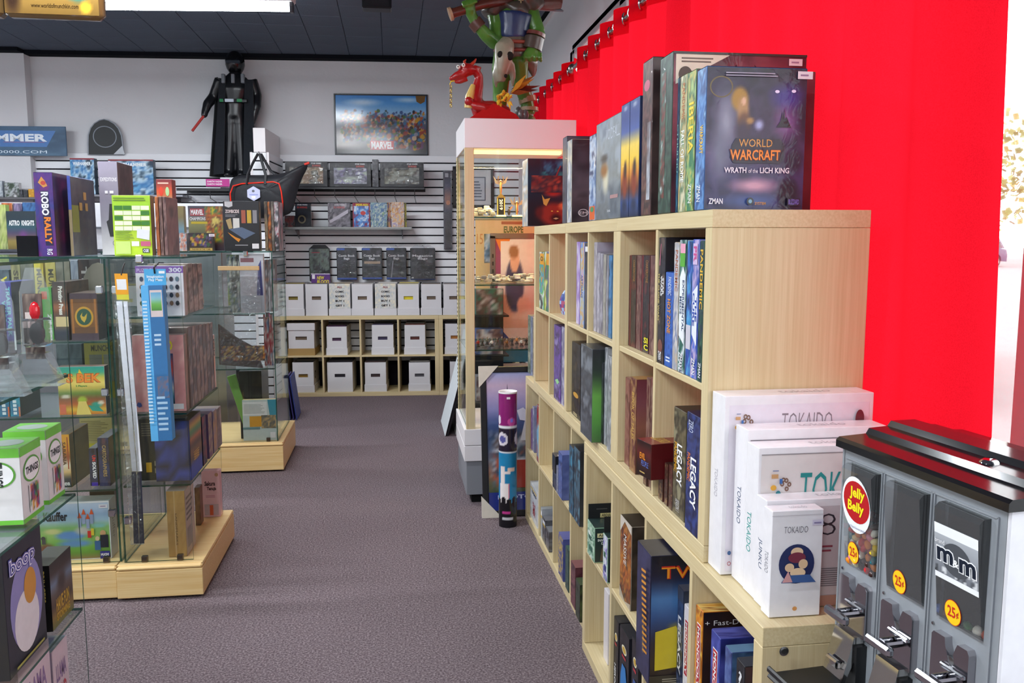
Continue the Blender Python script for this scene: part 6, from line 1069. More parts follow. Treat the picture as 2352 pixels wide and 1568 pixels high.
for i, (x0, x1) in enumerate(((-4, 20), (22, 45))): fbox(x0, x1, 912, 3.62, .2, ZB, '2a7a9a', [A(R_(['2a7a9a', '24608a', '3a9ab0'], i+3, 2, 4), 6, 10)]+[('rect', .3, .1+.2*k, .65, .24+.2*k, hx('dce8ec')) for k in range(4)]+[('rect', .85, 0, 1, .5, hx('c86a3a'))], '%s teal box with white icon squares under the blister shelf' % ('first', 'second')[i], side=[('rect', 0, 0, 1, 1, hx('24242a'))], group=G)
fbox(192, 272, 786, 4.0, .1, ZB, 'a89a2a', [('rect', 0, 0, 1, 1, hx('8a8424')), ('text', 'MUNCHKIN', .2, .84, .95, .95, hx('4a4418'), 0, .03), ('rect', .14, .3, .5, .78, hx('6a6c5a')), ('rect', .55, .3, .95, .78, hx('74745c'))], 'olive MUNCHKIN box with two cards, dim at the back', group=G); fbox(128, 187, 790, 4.0, .1, ZB, '3a4a54', [A(R_(['2c3a44', '4a5a60', '243038'], 5), 8, 8), ('rect', .1, .1, .4, .55, hx('6a8a8a')), ('rect', .5, .1, .95, .6, hx('7a6a54'))], 'dark slate box with card pictures at the back', group=G)
fbox(136, 158, 998, 3.63, .22, ZC, 'd89a2a', [A(art(('grad', ['1c2a3a', '1c2a3a', 'e0b878', 'e8e0d0', '8a4a2a', 'd88a2a', 'e0a02a', 'dc9a2a'])), 8, 24), ('rect', .72, .35, .85, .95, hx('a84a24')), ('text', 'SABANA', .2, .42, .6, .86, hx('5a3414'), -90, .03), ('text', 'DEVIR', .15, .04, .85, .1, hx('f0f0f0'), 0, .04)], 'orange box with a brown cat at its foot, DEVIR label', side=[A(R_(['4a4438', '5c5444', '3a342c'], 3), 8, 10)], top=[('rect', 0, 0, 1, 1, hx('8a7a6a'))], group=G)
fbox(182, 255, 960, 4.0, .02, ZC, 'b8b07a', [('rect', 0, 0, 1, 1, hx('aaa26c')), ('lines', .05, .5, .9, .95, 12, hx('7a7448')), ('rect', .1, .3, 1, .46, hx('b0a82a'))], 'tall tan rules card standing at the case back', group=G)
fbox(203, 221, 1030, 3.64, .15, ZC, '1c2038', [A(R_(['1c2038', '2c3458', '15182a'], 3, 2, 5), 6, 12), ('text', 'UN', .4, .66, .85, .82, hx('d83a3a'), -90, .04), ('text', 'SOLVED', .4, .2, .85, .64, hx('f0f0f2'), -90, .04), ('rect', .2, 0, 1, .1, hx('4a34a8'))], 'navy UNSOLVED box with red and white letters', side=[('rect', 0, 0, 1, 1, hx('24242e'))], top=[('rect', 0, 0, 1, 1, hx('8a8c98'))], group=G); fbox(223, 248, 1006, 3.63, .18, ZC, '20264e', [A(R_(['20264e', '2f3a6a', '181c38', '5a3a4a'], 3, 2, 5), 6, 14), ('text', 'CARTOGRAPHERS', .4, .2, .75, .85, hx('b0945a'), -90, .02)], 'dark blue CARTOGRAPHERS box beside UNSOLVED', side=[A(R_(['2a1a24', '5a2a24', '241824'], 3), 6, 8)], top=[('rect', 0, 0, 1, 1, hx('8a8c9c'))], group=G)
fbox(82, 250, 1153, 3.625, .085, ZD, 'd8dce0', [A(art(('grad', ['8a6a4a', '6a9a3a', '7ab84a', '8ac05a', '9ac86a', '8abf70', 'a8c8d8', '9ab8d8', 'b8cce4', 'c8d6ea']), ('spot', .45, .42, .26, .1, '6a9ad8', .4), ('spot', .5, .28, .3, .08, '6a9ad0', .5), ('spot', .62, .5, .14, .09, 'c8c8c0', .5), ('spot', .2, .5, .16, .06, 'd8d890', .5), ('spot', .85, .58, .12, .05, '8ac8c0', .5), ('spot', .1, .2, .14, .12, '7a4a30', .5)), 48, 34), ('rect', 0, 0, 1, .012, hx('e8eaec')), ('rect', 0, 0, .012, 1, hx('e8eaec')), ('rect', .988, 0, 1, 1, hx('e8eaec')), ('rect', 0, .975, 1, 1, hx('e8eaec')), ('text', 'Käuffer', .09, .68, .42, .84, hx('24242c'), 0, .03)]+[('poly', [(u-.03, v), (u, v+.1), (u+.03, v)], hx('d85a2a')) for u, v in ((.585, .72), (.645, .78), (.70, .70), (.755, .78))]+[('rect', u-.022, v-.16, u+.022, v, hx('9aa8c8')) for u, v in ((.585, .72), (.645, .78), (.70, .70), (.755, .78))]+[('ell', .90, .45, .04, .05, hx('d8a878')), ('rect', .86, .2, .97, .42, hx('1f2430')), ('ell', .82, .36, .03, .04, hx('e0c89a')), ('rect', .78, .16, .86, .32, hx('3a6a9a')), ('rect', .69, .38, .74, .5, hx('d83a2a')), ('rect', .74, .42, .78, .54, hx('e8d03a')), ('ell', .08, .4, .03, .035, hx('24242a')), ('rect', .06, .3, .11, .38, hx('34343a')), ('rect', .85, .01, .985, .14, hx('2a2a8a')), ('text', 'HUCH!', .862, .06, .97, .105, hx('f4f4f4'), 0, .05), ('rect', .06, .03, .22, .14, hx('d8dcd8'))], 'wide KAUFFER board game with castle town and blue bay cover', side=[('rect', 0, 0, 1, 1, hx('c4c8cc')), ('text', 'Käuffer', .3, .3, .7, .8, hx('8a8c92'), -90)], top=[('rect', 0, 0, 1, 1, hx('b8c4c4'))], group=G, sticker=('front', .86, .88))
fbox(205, 262, 1128, 4.0, .1, ZD, '1c1a16', [('rect', .1, .7, .45, .85, hx('6a5a24')), ('rect', .55, .7, .95, .85, hx('6a5a24'))], 'black box with small gold labels at the case back', group=G)
# ---- inside the corner case
G = 'games in the corner glass case'; ZA, ZB, ZC, ZD = 1.1605, .7675, .4705, .1505
fbox(310, 420, 611, 3.60, .05, ZA, 'eceaee', [('rect', 0, .86, 1, 1, hx('8a5fae')), ('text', 'PUZZLE', .03, .88, .34, .95, hx('d8c0e8'), 0, .02), ('text', '300', .70, .875, .97, .965, hx('f4f0f8'), 0, .03), ('text', 'YOGA', .05, .03, .2, .1, hx('9a8ac0'), 0, 0)]+[('ell', .12+.125*i, .74-.16*j, .04, .05, hx(c)) for j in range(4) for i, c in enumerate((('3a4a6a', '8a5a34', '24302a', '5a6a3a', 'c8a46a', '4a3a3a', '7a8a94')[j:]+('3a3a44', '8a6a4a', '2a2a2c', '6a7a4a'))[:7])], 'white PUZZLE 300 box with rows of little yoga animals', side=[A(R_(['9a8a80', 'b8a89c', '7a6a60'], 3), 6, 10)], group=G)
for i in range(3): xbox(431+11*i, 441+11*i, 606, -.842, .16, ZA, '8a7a70', [A(R_(['8a7a70', 'a8988a', '6a5c54', '4a3f3a'], i+4, 1, 8), 4, 20)], 'sleeved brown puzzle stack beside PUZZLE 300, %s one' % ('first', 'second', 'third')[i], spine_=[A(R_(['7a6a60', '9a8a7c', '5a4c44'], i+7, 3, 5), 8, 12)], group=G)
t = thing('fruit_pack', 'grey hang card with clear window of green and brown beads', 'toy', (-.89, 4.07, ZA)); b = MB(); b.box((-.03, 0, .095), (.03, .004, .155), hx('7a7880')); b.deco(((-.03, -.0004, .095), (.06, 0, 0), (0, 0, .06), (0, -1, 0)), [('rect', .1, .3, .35, .6, hx('4a4a48')), ('rect', .0, .9, .5, 1, hx('d8d03a'))]); b.build('card', 'card', t)
b = MB(); b.box((-.03, -.012, .0), (.03, .012, .095), (1, 1, 1), bev=.003); b.build('bag', 'clear_film', t)
rb = random.Random(5)
for k in range(16): b = MB(); b.ball((-.022+.0145*(k % 4), rb.uniform(-.003, .003), .010+.014*(k//4)), .0072, 8, hx(rb.choice(('8aa02a', '4a2a24', '7a3a4a', '9ab04a', '3a2420')))); b.build('bead', 'gloss', t, smooth=80)
fbox(302, 421, 770, 3.605, .05, ZB, 'd89a94', [A(art(('blot', ['d89a94', 'cc8a86', 'e0a8a0'], 5, 6, 3)), 16, 18), ('rect', .28, .08, .78, .76, hx('3a3a5c')), ('art', .29, .09, .77, .75, 16, 18, art(('grad', ['24282c', '3a7a8a', 'd8d0c8', '5a6a9a', 'c04a3a', 'a83a34', '3a3a60']), ('spot', .4, .72, .35, .2, 'b0402e', .4), ('spot', .38, .62, .14, .12, 'e8c0a8', .4), ('spot', .3, .35, .3, .2, 'b8d4cc', .5))), ('text', 'GO', .58, .80, .78, .93, hx('e0d02a'), 0, .06), ('rect', .72, .03, .95, .1, hx('e4e0e0')), ('poly', [(.03, .09), (.06, .13), (.12, .12), (.14, .08), (.08, .06)], hx('3a4a8a'))], 'salmon pink puzzle box with a red-haired figure panel', side=[A(R_(['8a7064', 'a88a7a', '6a544a'], 4), 6, 10)], top=[('rect', 0, 0, 1, 1, hx('b8aca8'))], group=G)
for i in range(7): xbox(431+8.2*i, 438.5+8.2*i, 752-1.5*i, -.842, .14+.02*i, ZB, '7a6a64', [A(R_(['7a6a64', '9a8a84', '4a4a5a', '5c4c48'], i+9, 1, 9), 3, 22)], 'sleeved grey brown game behind the pink puzzle box, number %s' % ('one', 'two', 'three', 'four', 'five', 'six', 'seven')[i], spine_=[A(R_(['6a5c54', '8a7a70', '544840'], i, 3, 5), 6, 10)], group=G)
xbox(488, 492, 770, -.842, .1, ZB, 'c8ccd4', [A(R_(['c8ccd4', 'd8a890', 'b0b8c4'], 3, 1, 5), 4, 12), ('text', 'FOO', .2, .6, .85, .92, hx('24344a'), -90, .04)], 'pale FOO-lettered box at the case side', group=G)
o = fbox(318, 425, 962, 3.64, .05, ZC, '2a2826', [A(art(('grad', ['24221e', '2a2826', '26242a', '242226']), ('crowd', .5, .35, .98, .72, 90, 3, ['3a8a4a', '8a3a8a', 'c8c03a', 'b83a3a', '3a5ab0', 'd8d8d8'], .03)), 30, 24)]+[('lines', .05+.27*i, .72, .28+.27*i, .95, 6, hx('6a6458')) for i in range(3)]+[('rect', .3+.17*i, .12+.12*j, .43+.17*i, .2+.12*j, hx('8a8470')) for i in range(3) for j in range(2)]+[('rect', .12, .14, .24, .3, hx('c89a1e')), ('poly', [(.94, .02), (1, .02), (1, .14)], hx('3a6ac8'))], 'black game back with a strip of colourful figures and text blocks', side=[A(R_(['24242a', '3a3834', '1c1c20'], 3), 6, 8)], group=G)
xbox(434, 461, 966, -.842, .14, ZC, '3a2f24', [A(art(('grad', ['2a4ab0', '2a4ab0', '2f4cb4', '5a4420', '7a5a24', '4a3820', 'b8703a', '3a8a5a', 'c8a03a', '4a3a5a'])), 8, 24), ('text', '1000', .25, .27, .75, .42, hx('c8a43a'), -90, .03)], 'thousand-piece puzzle spine with blue foot and number 1000', spine_=[A(R_(['2a2a4a', '3a4aa0', '24243c'], 4), 6, 8)], group=G)
for i, (x0, c, lab) in enumerate(((467, ['24204a', '8a2430', '15142c'], 'dark blue and red game next to the puzzle spine'), (481, ['6a3f6a', 'a89a70', '5a4a6a'], 'mauve game with a tan stripe'), (492, ['8a84a0', 'b8945a', '6a6480'], 'lavender grey game with an ochre edge'), (502, ['9a8a84', '7a6a70', 'b0a49c'], 'grey brown game at the shelf corner'))):
    xbox(x0-4, x0+5, 958-6*i, -.842, .12, ZC, c[0], [A(R_(c, i+1, 1, 6), 4, 18)], lab, spine_=[('rect', 0, 0, 1, 1, hx(c[-1]))], group=G)
fbox(381, 423, 1128, 3.60, .16, ZD, 'b08a50', [A(R_(['b08a50', 'a88248', 'ba9458'], 3, 3, 5), 8, 14), ('rect', .38, .0, .46, 1, hx('c0a070')), ('text', 'LANDMARKS', .44, .18, .54, .66, hx('6a5030'), -90)], 'plain brown cardboard carton with worn tape', side=[('rect', 0, 0, 1, 1, hx('b0a498')), ('lines', .1, .5, .9, .9, 5, hx('6a6058')), ('rect', .15, .1, .6, .4, hx('8a8480'))], top=[('rect', 0, 0, 1, 1, hx('c0bab0'))], skin='card', group=G)
fbox(462, 503, 1082, 4.12, .05, ZD, 'd8a8ac', [('rect', 0, 0, 1, 1, hx('dcaeb2')), ('text', 'Sakura', .15, .68, .75, .78, hx('3a2024'), 0, .04, .1), ('text', 'Tenuja', .28, .56, .8, .66, hx('3a2024'), 0, .04, .1), ('lines', .2, .42, .8, .48, 2, hx('b87a84')), ('rect', .1, .04, .9, .28, hx('b8a0a4')), ('rect', .4, .04, .6, .26, hx('c85a3a')), ('ell', .85, .92, .1, .04, hx('b88a6a'))], 'light pink SAKURA box standing on the maple plinth', group=G); fbox(446, 458, 1120, 4.0, .06, ZD, '6a4a3a', [A(R_(['6a4a3a', '8a6a4a', '4a342c'], 3), 4, 10)], 'narrow brown box tucked beside the light pink box', group=G)
# ---- near case
G = 'games in the near glass case'; ZA, ZB, ZC = 1.1325, .8255, .5205
def things(xe, xr, yt, X, lab):
    a = atX(xe, yt, X); c = atX(xr, yt, X); d = c.y-a.y; w = .095; h = a.z-ZB
    fl = [('rect', 0, 0, 1, 1, hx('d8d2d4')), ('rect', 0, 0, 1, .06, hx('6ab83a')), ('rect', 0, .88, 1, 1, hx('6ab83a')), ('ell', .5, .66, .40, .17, hx('5a9a3a')), ('ell', .5, .66, .35, .145, hx('ece8ec'))]
    return gbox('party_game', w, d, h, (X-w/2, (a.y+c.y)/2, ZB+.0008), 0, 'd8d2d4', {'front': fl+[('text', 'THINGS', .38, .5, .62, .82, hx('2a2a2e'), -90, .04)], 'right': fl+[('text', 'THINGS', .2, .61, .8, .71, hx('2a2a2e'), 0, .04), ('art', .28, .1, .78, .46, 10, 12, art(('grad', ['d8d2d4', 'd8d2d4']), ('crowd', .1, .05, .9, .95, 70, 4, ['c83a3a', 'd8a03a', '3a4a8a', '3a8a4a', '8a3a5a', '2a2a2a'], .07)))], 'top': [('rect', 0, 0, 1, 1, hx('6ab83a')), ('ell', .5, .5, .36, .3, hx('9aa8a0'))]}, lab, 'party game', G, 'wrap')
things(43, 92, 1030, -.835, 'green-topped white THINGS box, nearer of the pair'); things(103, 140, 990, -.835, 'green-topped white THINGS box, farther of the pair')
xbox(2, 95, 1262, -.83, .10, ZC, '201e2c', [A(art(('grad', ['201e2a', '2a2836', '24222e'])), 8, 10), ('ell', .52, .45, .42, .36, hx('8a82b8')), ('ell', .5, .32, .32, .24, hx('ded4da')), ('ell', .62, .56, .16, .14, hx('c88a34')), ('text', 'boop', .12, .70, .80, .88, hx('4a4898'), 0, .10), ('text', 'boop', .13, .71, .79, .87, hx('e8e4f4'), 0, .05), ('text', 'boop', .14, .72, .78, .86, hx('4a4898'), 0, .0), ('lines', .15, .02, .9, .06, 1, hx('a8a04a'))], 'black BOOP box with a lavender disc and cream shape', spine_=[('rect', 0, 0, 1, 1, hx('1c1a26'))], top=[('rect', 0, 0, 1, 1, hx('6a7080'))], group=G)
xbox(112, 164, 1300, -.83, .055, ZC, '171410', [A(art(('grad', ['6a6a3a', '8a6a2a', '4a3424', '5a4a44', '6a7a94', '3a2a24', '24201e']), ('spot', .5, .62, .25, .2, '3a2a24', .6)), 18, 18), ('text', 'HAVE FUN', .2, .22, .8, .42, hx('c8a02a'), 0, .03), ('text', 'STORMING', .2, .08, .8, .2, hx('c8a02a'), 0, .03)], 'dark adventure game with gold lettering beside the BOOP box', spine_=[('rect', 0, 0, 1, 1, hx('100e0e')), ('text', 'PRINCESS\nBRIDE', .2, .45, .8, .92, hx('a8924a'), -90, .02)], top=[('rect', 0, 0, 1, 1, hx('5a5c58'))], group=G)
for i, (xn, xf, yt) in enumerate(((118, 155, 1500), (40, 116, 1545))): xbox(xn, xf, yt, -.85, .22, .1505, 'd0b8c4', [('rect', 0, 0, 1, 1, hx('d4bcc8')), ('text', 'LLAMA', .2, .7, .85, .85, hx('8a6a9a'), 0, .03), ('text', 'LAND', .25, .5, .8, .66, hx('c83a4a'), 0, .03)], '%s pink and grey box low in the near case' % ('farther', 'nearer')[i], top=[A(R_(['5a6470', '8a949c', '3a4450'], i+3), 8, 10), ('rect', .5, .1, .9, .5, hx('2a2c5a'))], spine_=[('rect', 0, 0, 1, 1, hx('8a7a8c'))], group=G)
def blister(x, y, Y, w, h, lab, tone, red):
    p = atY(x, y, Y); t = thing('blister_pack', lab, 'toy pack', (p.x, Y, ZA), 0, 'clear blister packs on the near case shelf')
    b = MB(); b.prism([(-w*.32, 0), (w*.32, 0), (w*.28, h*.8), (w*.14, h), (-w*.14, h), (-w*.28, h*.8)], .02, .022, 'xz', (1, 1, 1)); b.build('backing', 'clear_plastic', t)
    b = MB(); b.box((-w*.2, .012, h*.22), (w*.16, .015, h*.78), hx(tone)); b.deco(((-w*.2, .0118, h*.22), (w*.36, 0, 0), (0, 0, h*.56), (0, -1, 0)), [A(R_([tone, '6a5a54', '3a2c2c', '8a7a70'], 4), 8, 12), ('rect', .1, .62, .6, .72, hx('c8b8b4')), ('rect', .1, .48, .6, .58, hx('c0a8a4'))]); b.build('insert_card', 'card', t)
    b = MB(); b.box((-w*.1, -.035, h*.34), (w*.34, .012, h*.58), (1, 1, 1), bev=.006); b.build('bubble', 'clear_plastic', t)
    b = MB(); b.prism([(-w*.5, 0), (w*.5, 0), (w*.25, h*.28), (-w*.25, h*.28)], -.02, .024, 'xz', (1, 1, 1)); b.build('stand', 'clear_plastic', t)
    if red: b = MB(); b.ball((w*.1, -.012, h*.64), (.012, .01, .022), 10, hx('c01f2a')); b.build('gem', 'gloss', t, smooth=70)
    b = MB(); b.ball((w*.12, -.012, h*.45), (.018, .014, .026), 10, hx('2a2a2c')); b.build('figure', 'matte', t, smooth=70)
blister(82, 860, 2.08, .115, .27, 'clear blister pack with a red gem and dark figure', '5a4440', True); blister(-6, 872, 1.95, .12, .25, 'clear blister pack cut by the left picture edge', '4a4a50', False)
for i in range(3): p = atX(70-22*i, 880+14*i, -.83); b = MB(); b.box((-.05, -.03, 0), (.05, .03, .011), (1, 1, 1), bev=.002); o = b.build('clear_tray', 'clear_plastic', None, (-.88, 2.02-.11*i, ZA+.001)); tag(o, '%s shallow clear plastic tray lying at the shelf edge' % ('farthest', 'middle', 'nearest')[i], 'tray', 'clear trays on the near case shelf')
# ---- hanging on the case fronts
t = thing('hanging_sleeve_pack', 'long clear sleeve of white and dark strips with yellow tag', 'hanging pack', (atY(290, 660, 3.50).x, 3.505, .2))
def hp(x, y): p = atY(x, y, 3.505); return (p.x-t.location.x, p.z-.2)
b = MB(); b.prism([hp(263, 690), hp(298, 690), hp(330, 1250), hp(300, 1250)], .0, .006, 'xz', (1, 1, 1)); b.build('sleeve', 'clear_film', t)
for k, (a, c) in enumerate((((267, 280), (303, 314)), ((283, 292), (316, 326)))):
    b = MB(); b.prism([hp(a[0], 692), hp(a[1], 692), hp(c[1], 1082), hp(c[0], 1082)], .001, .004, 'xz', hx('e6e6ec')); b.build('white_strip', 'paper', t)
    b = MB(); b.prism([hp(c[0]-1, 1084), hp(c[1]-2, 1084), hp(c[1]+5, 1248), hp(c[0]+4, 1248)], .001, .004, 'xz', hx('1c2138')); b.build('dark_strip', 'card', t)
b = MB(); q = [hp(263, 628), hp(293, 628), hp(296, 676), hp(267, 676)]; b.prism(q, -.003, -.001, 'xz', hx('f0a418')); b.prism([hp(268, 676), hp(296, 676), hp(297, 688), hp(269, 688)], -.0025, -.001, 'xz', hx('d8d03a')); b.prism([hp(268, 641), hp(290, 641), hp(292, 665), hp(270, 665)], -.004, -.003, 'xz', hx('eeeef0')); b.build('yellow_tag', 'card', t)
b = MB(); b.tube([(*[hp(279, 632)[0]], -.003, hp(279, 632)[1]), (hp(281, 615)[0], .003, hp(281, 615)[1]), (hp(284, 604)[0], .01, hp(284, 604)[1])], .003, 6, hx('17171a')); b.build('zip_tie', 'plastic', t)
t = thing('hanging_long_box', 'long sky blue IMAGINATION PLAY MATS box hanging from a zip tie', 'hanging box', (atY(375, 820, 3.46).x, 3.44, .55))
a = atY(348, 655, 3.44); c = atY(372, 1012, 3.44); e = atY(386, 655, 3.44); h = a.z-c.z; w = .080
lean = math.atan2(c.x-a.x, h)
b = MB(); b.box((-w/2, 0, 0), (w/2, .05, h), hx('4a9ad8'), bev=.002)
b.deco(((-w/2, -.0004, 0), (w*.34, 0, 0), (0, 0, h), (0, -1, 0)), [('rect', 0, 0, 1, 1, hx('5ab0e8'))]+[('rect', .1, .98-.022*k, .7, .99-.022*k, hx('c8e4f4')) for k in range(4, 40)])
b.deco(((-w/2+w*.34, -.0004, 0), (w*.66, 0, 0), (0, 0, h), (0, -1, 0)), [('rect', 0, 0, 1, 1, hx('2f6fa8')), ('rect', .08, .80, .92, .97, hx('d8c8c8')), ('art', .14, .84, .86, .955, 8, 8, art(('grad', ['4a8a3a', '6ab04a', '8ac0d0', '6aa8d0']))), ('lines', .2, .61, .8, .70, 3, hx('b8d4ea')), ('art', .2, .28, 1, .42, 6, 8, R_(['2f6fa8', '7a6a78', '2f6fa8'], 5)), ('lines', .1, .06, .85, .3, 7, hx('a8cce8'))])
b.xf(Matrix.Rotation(-lean, 4, 'Y')); o = b.build('carton', 'card', t, (c.x-t.location.x, 0, c.z-.55))
b = MB(); b.box((-w/2, .0, 0), (w/2, .003, .062), hx('4aa8dc')); b.deco(((-w/2, -.0004, 0), (w, 0, 0), (0, 0, .062), (0, -1, 0)), [('text', 'Imagination\nPlay Mats', .12, .2, .9, .62, hx('e8f4fa'), 0, .02), ('rect', .68, .72, .95, .88, hx('eef0f4'))]); b.build('hang_tab', 'card', t, (a.x-t.location.x+.012, .01, a.z-.55))
b = MB(); zz = a.z-.55+.055; b.tube([(a.x-t.location.x+.012, .006, zz-.01), (a.x-t.location.x+.012, .0, zz+.012), (a.x-t.location.x+.018, .05, zz+.03), (a.x-t.location.x+.018, .115, zz+.028)], .003, 6, hx('17171a')); b.build('zip_tie', 'plastic', t)
# ---- play mat bag on the far case
t = thing('play_mat_bag', 'clear plastic bag with a rolled fiery play mat on a wooden hanger', 'hanging bag', (atY(550, 730, 5.42).x, 5.44, .6))
def hq(x, y): p = atY(x, y, 5.43); return (p.x-t.location.x, p.z-.6)
b = MB(); b.prism([hq(500, 621), hq(595, 619), hq(605, 846), hq(505, 838)], 0, .003, 'xz', (1, 1, 1)); b.build('bag_film', 'clear_film', t)
b = MB(); q = [hq(500, 745), hq(540, 775), hq(585, 800), hq(603, 846), hq(503, 838)]
b.prism(q, .005, .03, 'xz', hx('3a2418')); O = hq(500, 846); e = hq(604, 846); f = hq(500, 745); b.build('play_mat', 'nylon', t)
b = MB(); p4 = hq(508, 832); b.deco(((p4[0], .0045, p4[1]), (.26, 0, 0), (0, 0, .10), (0, -1, 0)), [('art', 0, .05, 1, 1, 24, 10, R_(['1c1418', 'd8902a', '3a2018', 'e8c05a', '8a3a1a', '24181c'], 7, 6, 3))]); b.build('mat_print', 'nylon', t)
b = MB(); a = hq(500, 621); c = hq(595, 621); b.box((a[0], -.006, a[1]), (c[0], .008, a[1]+.026), hx('c8a878'), bev=.002); b.build('wood_hanger', 'card', t)
for x in (533, 545): b = MB(); a = hq(x, 615); c = hq(x-3, 596); b.tube([(a[0], 0, a[1]), (c[0], .03, c[1]), (c[0], .055, c[1]+.01)], .003, 6, hx('c4c4c8')); b.build('hook', 'chrome', t)
G = 'games in the far glass case'; ZA, ZB, ZD = 1.0105, .6605, .1905
fbox(520, 548, 585, 5.56, .05, ZA, '5a6a4a', [A(R_(['8a9a3a', '4a5a6a', 'c8c8b8', '3a3a34'], 5, 2, 5), 8, 20)], 'green grey hobby pack at the far case edge', group=G); fbox(549, 604, 583, 5.52, .05, ZA, 'd4d2da', [('rect', 0, 0, 1, 1, hx('cccad4')), ('rect', .05, .86, .6, .93, hx('8a5a64')), ('poly', [(.68, .3), (.78, .8), (.9, .9), (.95, .3)], hx('4a4a8a')), ('rect', .0, .0, 1, .3, hx('b8bcc8'))], 'white hobby box with a violet figure in the far case', group=G)
for i in range(4): fbox(607+6*i, 612.5+6*i, 596, 5.62, .1, ZA, '8a8c94', [A(R_(['8a8c94', 'b8bac0', '5a5c64', '9a7a70'], i+2, 1, 8), 3, 18)], 'grey sleeved hobby box by the far case side, number %s' % ('one', 'two', 'three', 'four')[i], group=G)
for i in range(4): fbox(604+6.5*i, 610+6.5*i, 722, 5.62, .12, ZB, '9a8a84', [A(R_(['b8a8a0', '8a2a34', 'd0c8c4', '5a6a8a'], i+6, 1, 7), 3, 18)], 'pale spine in the middle shelf of the far case, number %s' % ('one', 'two', 'three', 'four')[i], group=G)
fbox(548, 600, 852, 5.60, .3, ZD+.0, '17181a', [A(R_(['17181a', '26282a', '101112'], 3), 8, 8), ('text', 'A', .1, .55, .22, .7, hx('6a5a34')), ('rect', 0, 0, 1, .0, hx('000000'))], 'large black box standing in the far glass case', group=G)
fbox(556, 634, 918, 5.535, .04, ZD, 'c8b88a', [('rect', 0, 0, 1, 1, hx('b8c4c0')), ('rect', .0, .62, .72, .95, hx('d4d6d4')), ('lines', .04, .66, .68, .9, 8, hx('9aa09c')), ('poly', [(.74, 1), (.8, .6), (1, .5), (1, 1)], hx('2a8aa0')), ('rect', .2, .34, .55, .6, hx('c8902a')), ('art', .55, .3, .98, .62, 10, 8, R_(['5a4a3a', '8a7a5a', '3a4a5a', 'b89a6a'], 4, 4, 3)), ('rect', .8, .06, .96, .2, hx('dcdcdc')), ('rect', 0, .28, .5, .33, hx('6a8a8c'))], 'white and teal game back with barcode at the bottom of the far case', side=[('rect', 0, 0, 1, 1, hx('8a6a5a'))], group=G)
a = atZ(575, 1018, ZD); b = MB(); b.box((-.026, -.016, 0), (.026, .016, .42), hx('6a9a4a'), bev=.002); b.xf(Matrix.Rotation(rad(-16), 4, 'Y')); o = b.build('long_box', 'wrap', None, (a.x-.01, 5.60, ZD+.012)); tag(o, 'long pale green box leaning inside the far case', 'game', G)
# ================================================================== DISPLAY TOWER
TX0, TX1, TY0, TY1 = .392, 1.0, 4.63, 5.22
t = thing('display_tower', 'tall lit glass display tower with white top and base, statues standing on it', 'display case', (TX0, TY0, 0)); TW = TX1-TX0; TD = TY1-TY0
def tb(nm, lo, hi, mat, col=(.8, .8, .8), bev=.002, par=None): b = MB(); b.box(lo, hi, col, bev=bev); return b.build(nm, mat, par or t)
tb('top_box', (0, 0, 1.955), (TW, TD, 2.11), 'white_laminate')
tb('base_box', (-.012, -.008, .335), (TW+.01, TD+.01, .425), 'white_laminate'); tb('base_box', (-.012, -.008, .245), (TW+.01, TD+.01, .332), 'white_laminate')
tb('grey_base', (0, .004, .05), (TW, TD, .245), 'grey_laminate'); tb('foot', (.03, .03, 0), (TW-.02, TD-.03, .05), 'matte', hx('121214'))
for x, y, w in ((0, 0, .05), (TW-.05, 0, .05)): tb('post', (x, y, .425), (x+w, y+.022, 1.955), 'birch_z')
tb('post', (0, TD-.02, .425), (.02, TD, 1.955), 'birch_z'); tb('post', (TW-.02, TD-.02, .425), (TW, TD, 1.955), 'birch_z')
b = MB()
for k in range(60): b.box((-.003, TD-.014, .45+.025*k), (.0, TD-.008, .462+.025*k), hx('3a3630'))
o = b.build('slotted_rail', 'metal', t); o['kind'] = 'stuff'
for nm, lo, hi in (('glass_side', (.004, .024, .43), (.009, TD-.022, 1.95)), ('glass_side', (TW-.009, .024, .43), (TW-.004, TD-.022, 1.95)), ('glass_front', (.052, .006, .43), (TW-.052, .011, 1.95)), ('glass_back', (.022, TD-.011, .43), (TW-.022, TD-.006, 1.95))):
    b = MB(); pane(b, lo, hi); b.build(nm, ['glass', 'glass_edge'], t)
zS = [atY(1150, y, 4.9).z for y in (500, 648, 790)]
for z in zS: b = MB(); pane(b, (.012, .03, z-.008), (TW-.012, TD-.03, z)); b.build('glass_shelf', ['glass', 'glass_edge'], t)
tb('lamp_strip', (.06, .10, 1.938), (TW-.06, .16, 1.953), 'case_glow'); 
ld = bpy.data.lights.new('case_lamp', 'AREA'); ld.shape = 'RECTANGLE'; ld.size = .45; ld.size_y = .06; ld.energy = 11; ld.color = (1, .76, .34); lo = bpy.data.objects.new('case_lamp', ld); COL.objects.link(lo); lo.parent = t; lo.location = (TW/2, .13, 1.935)
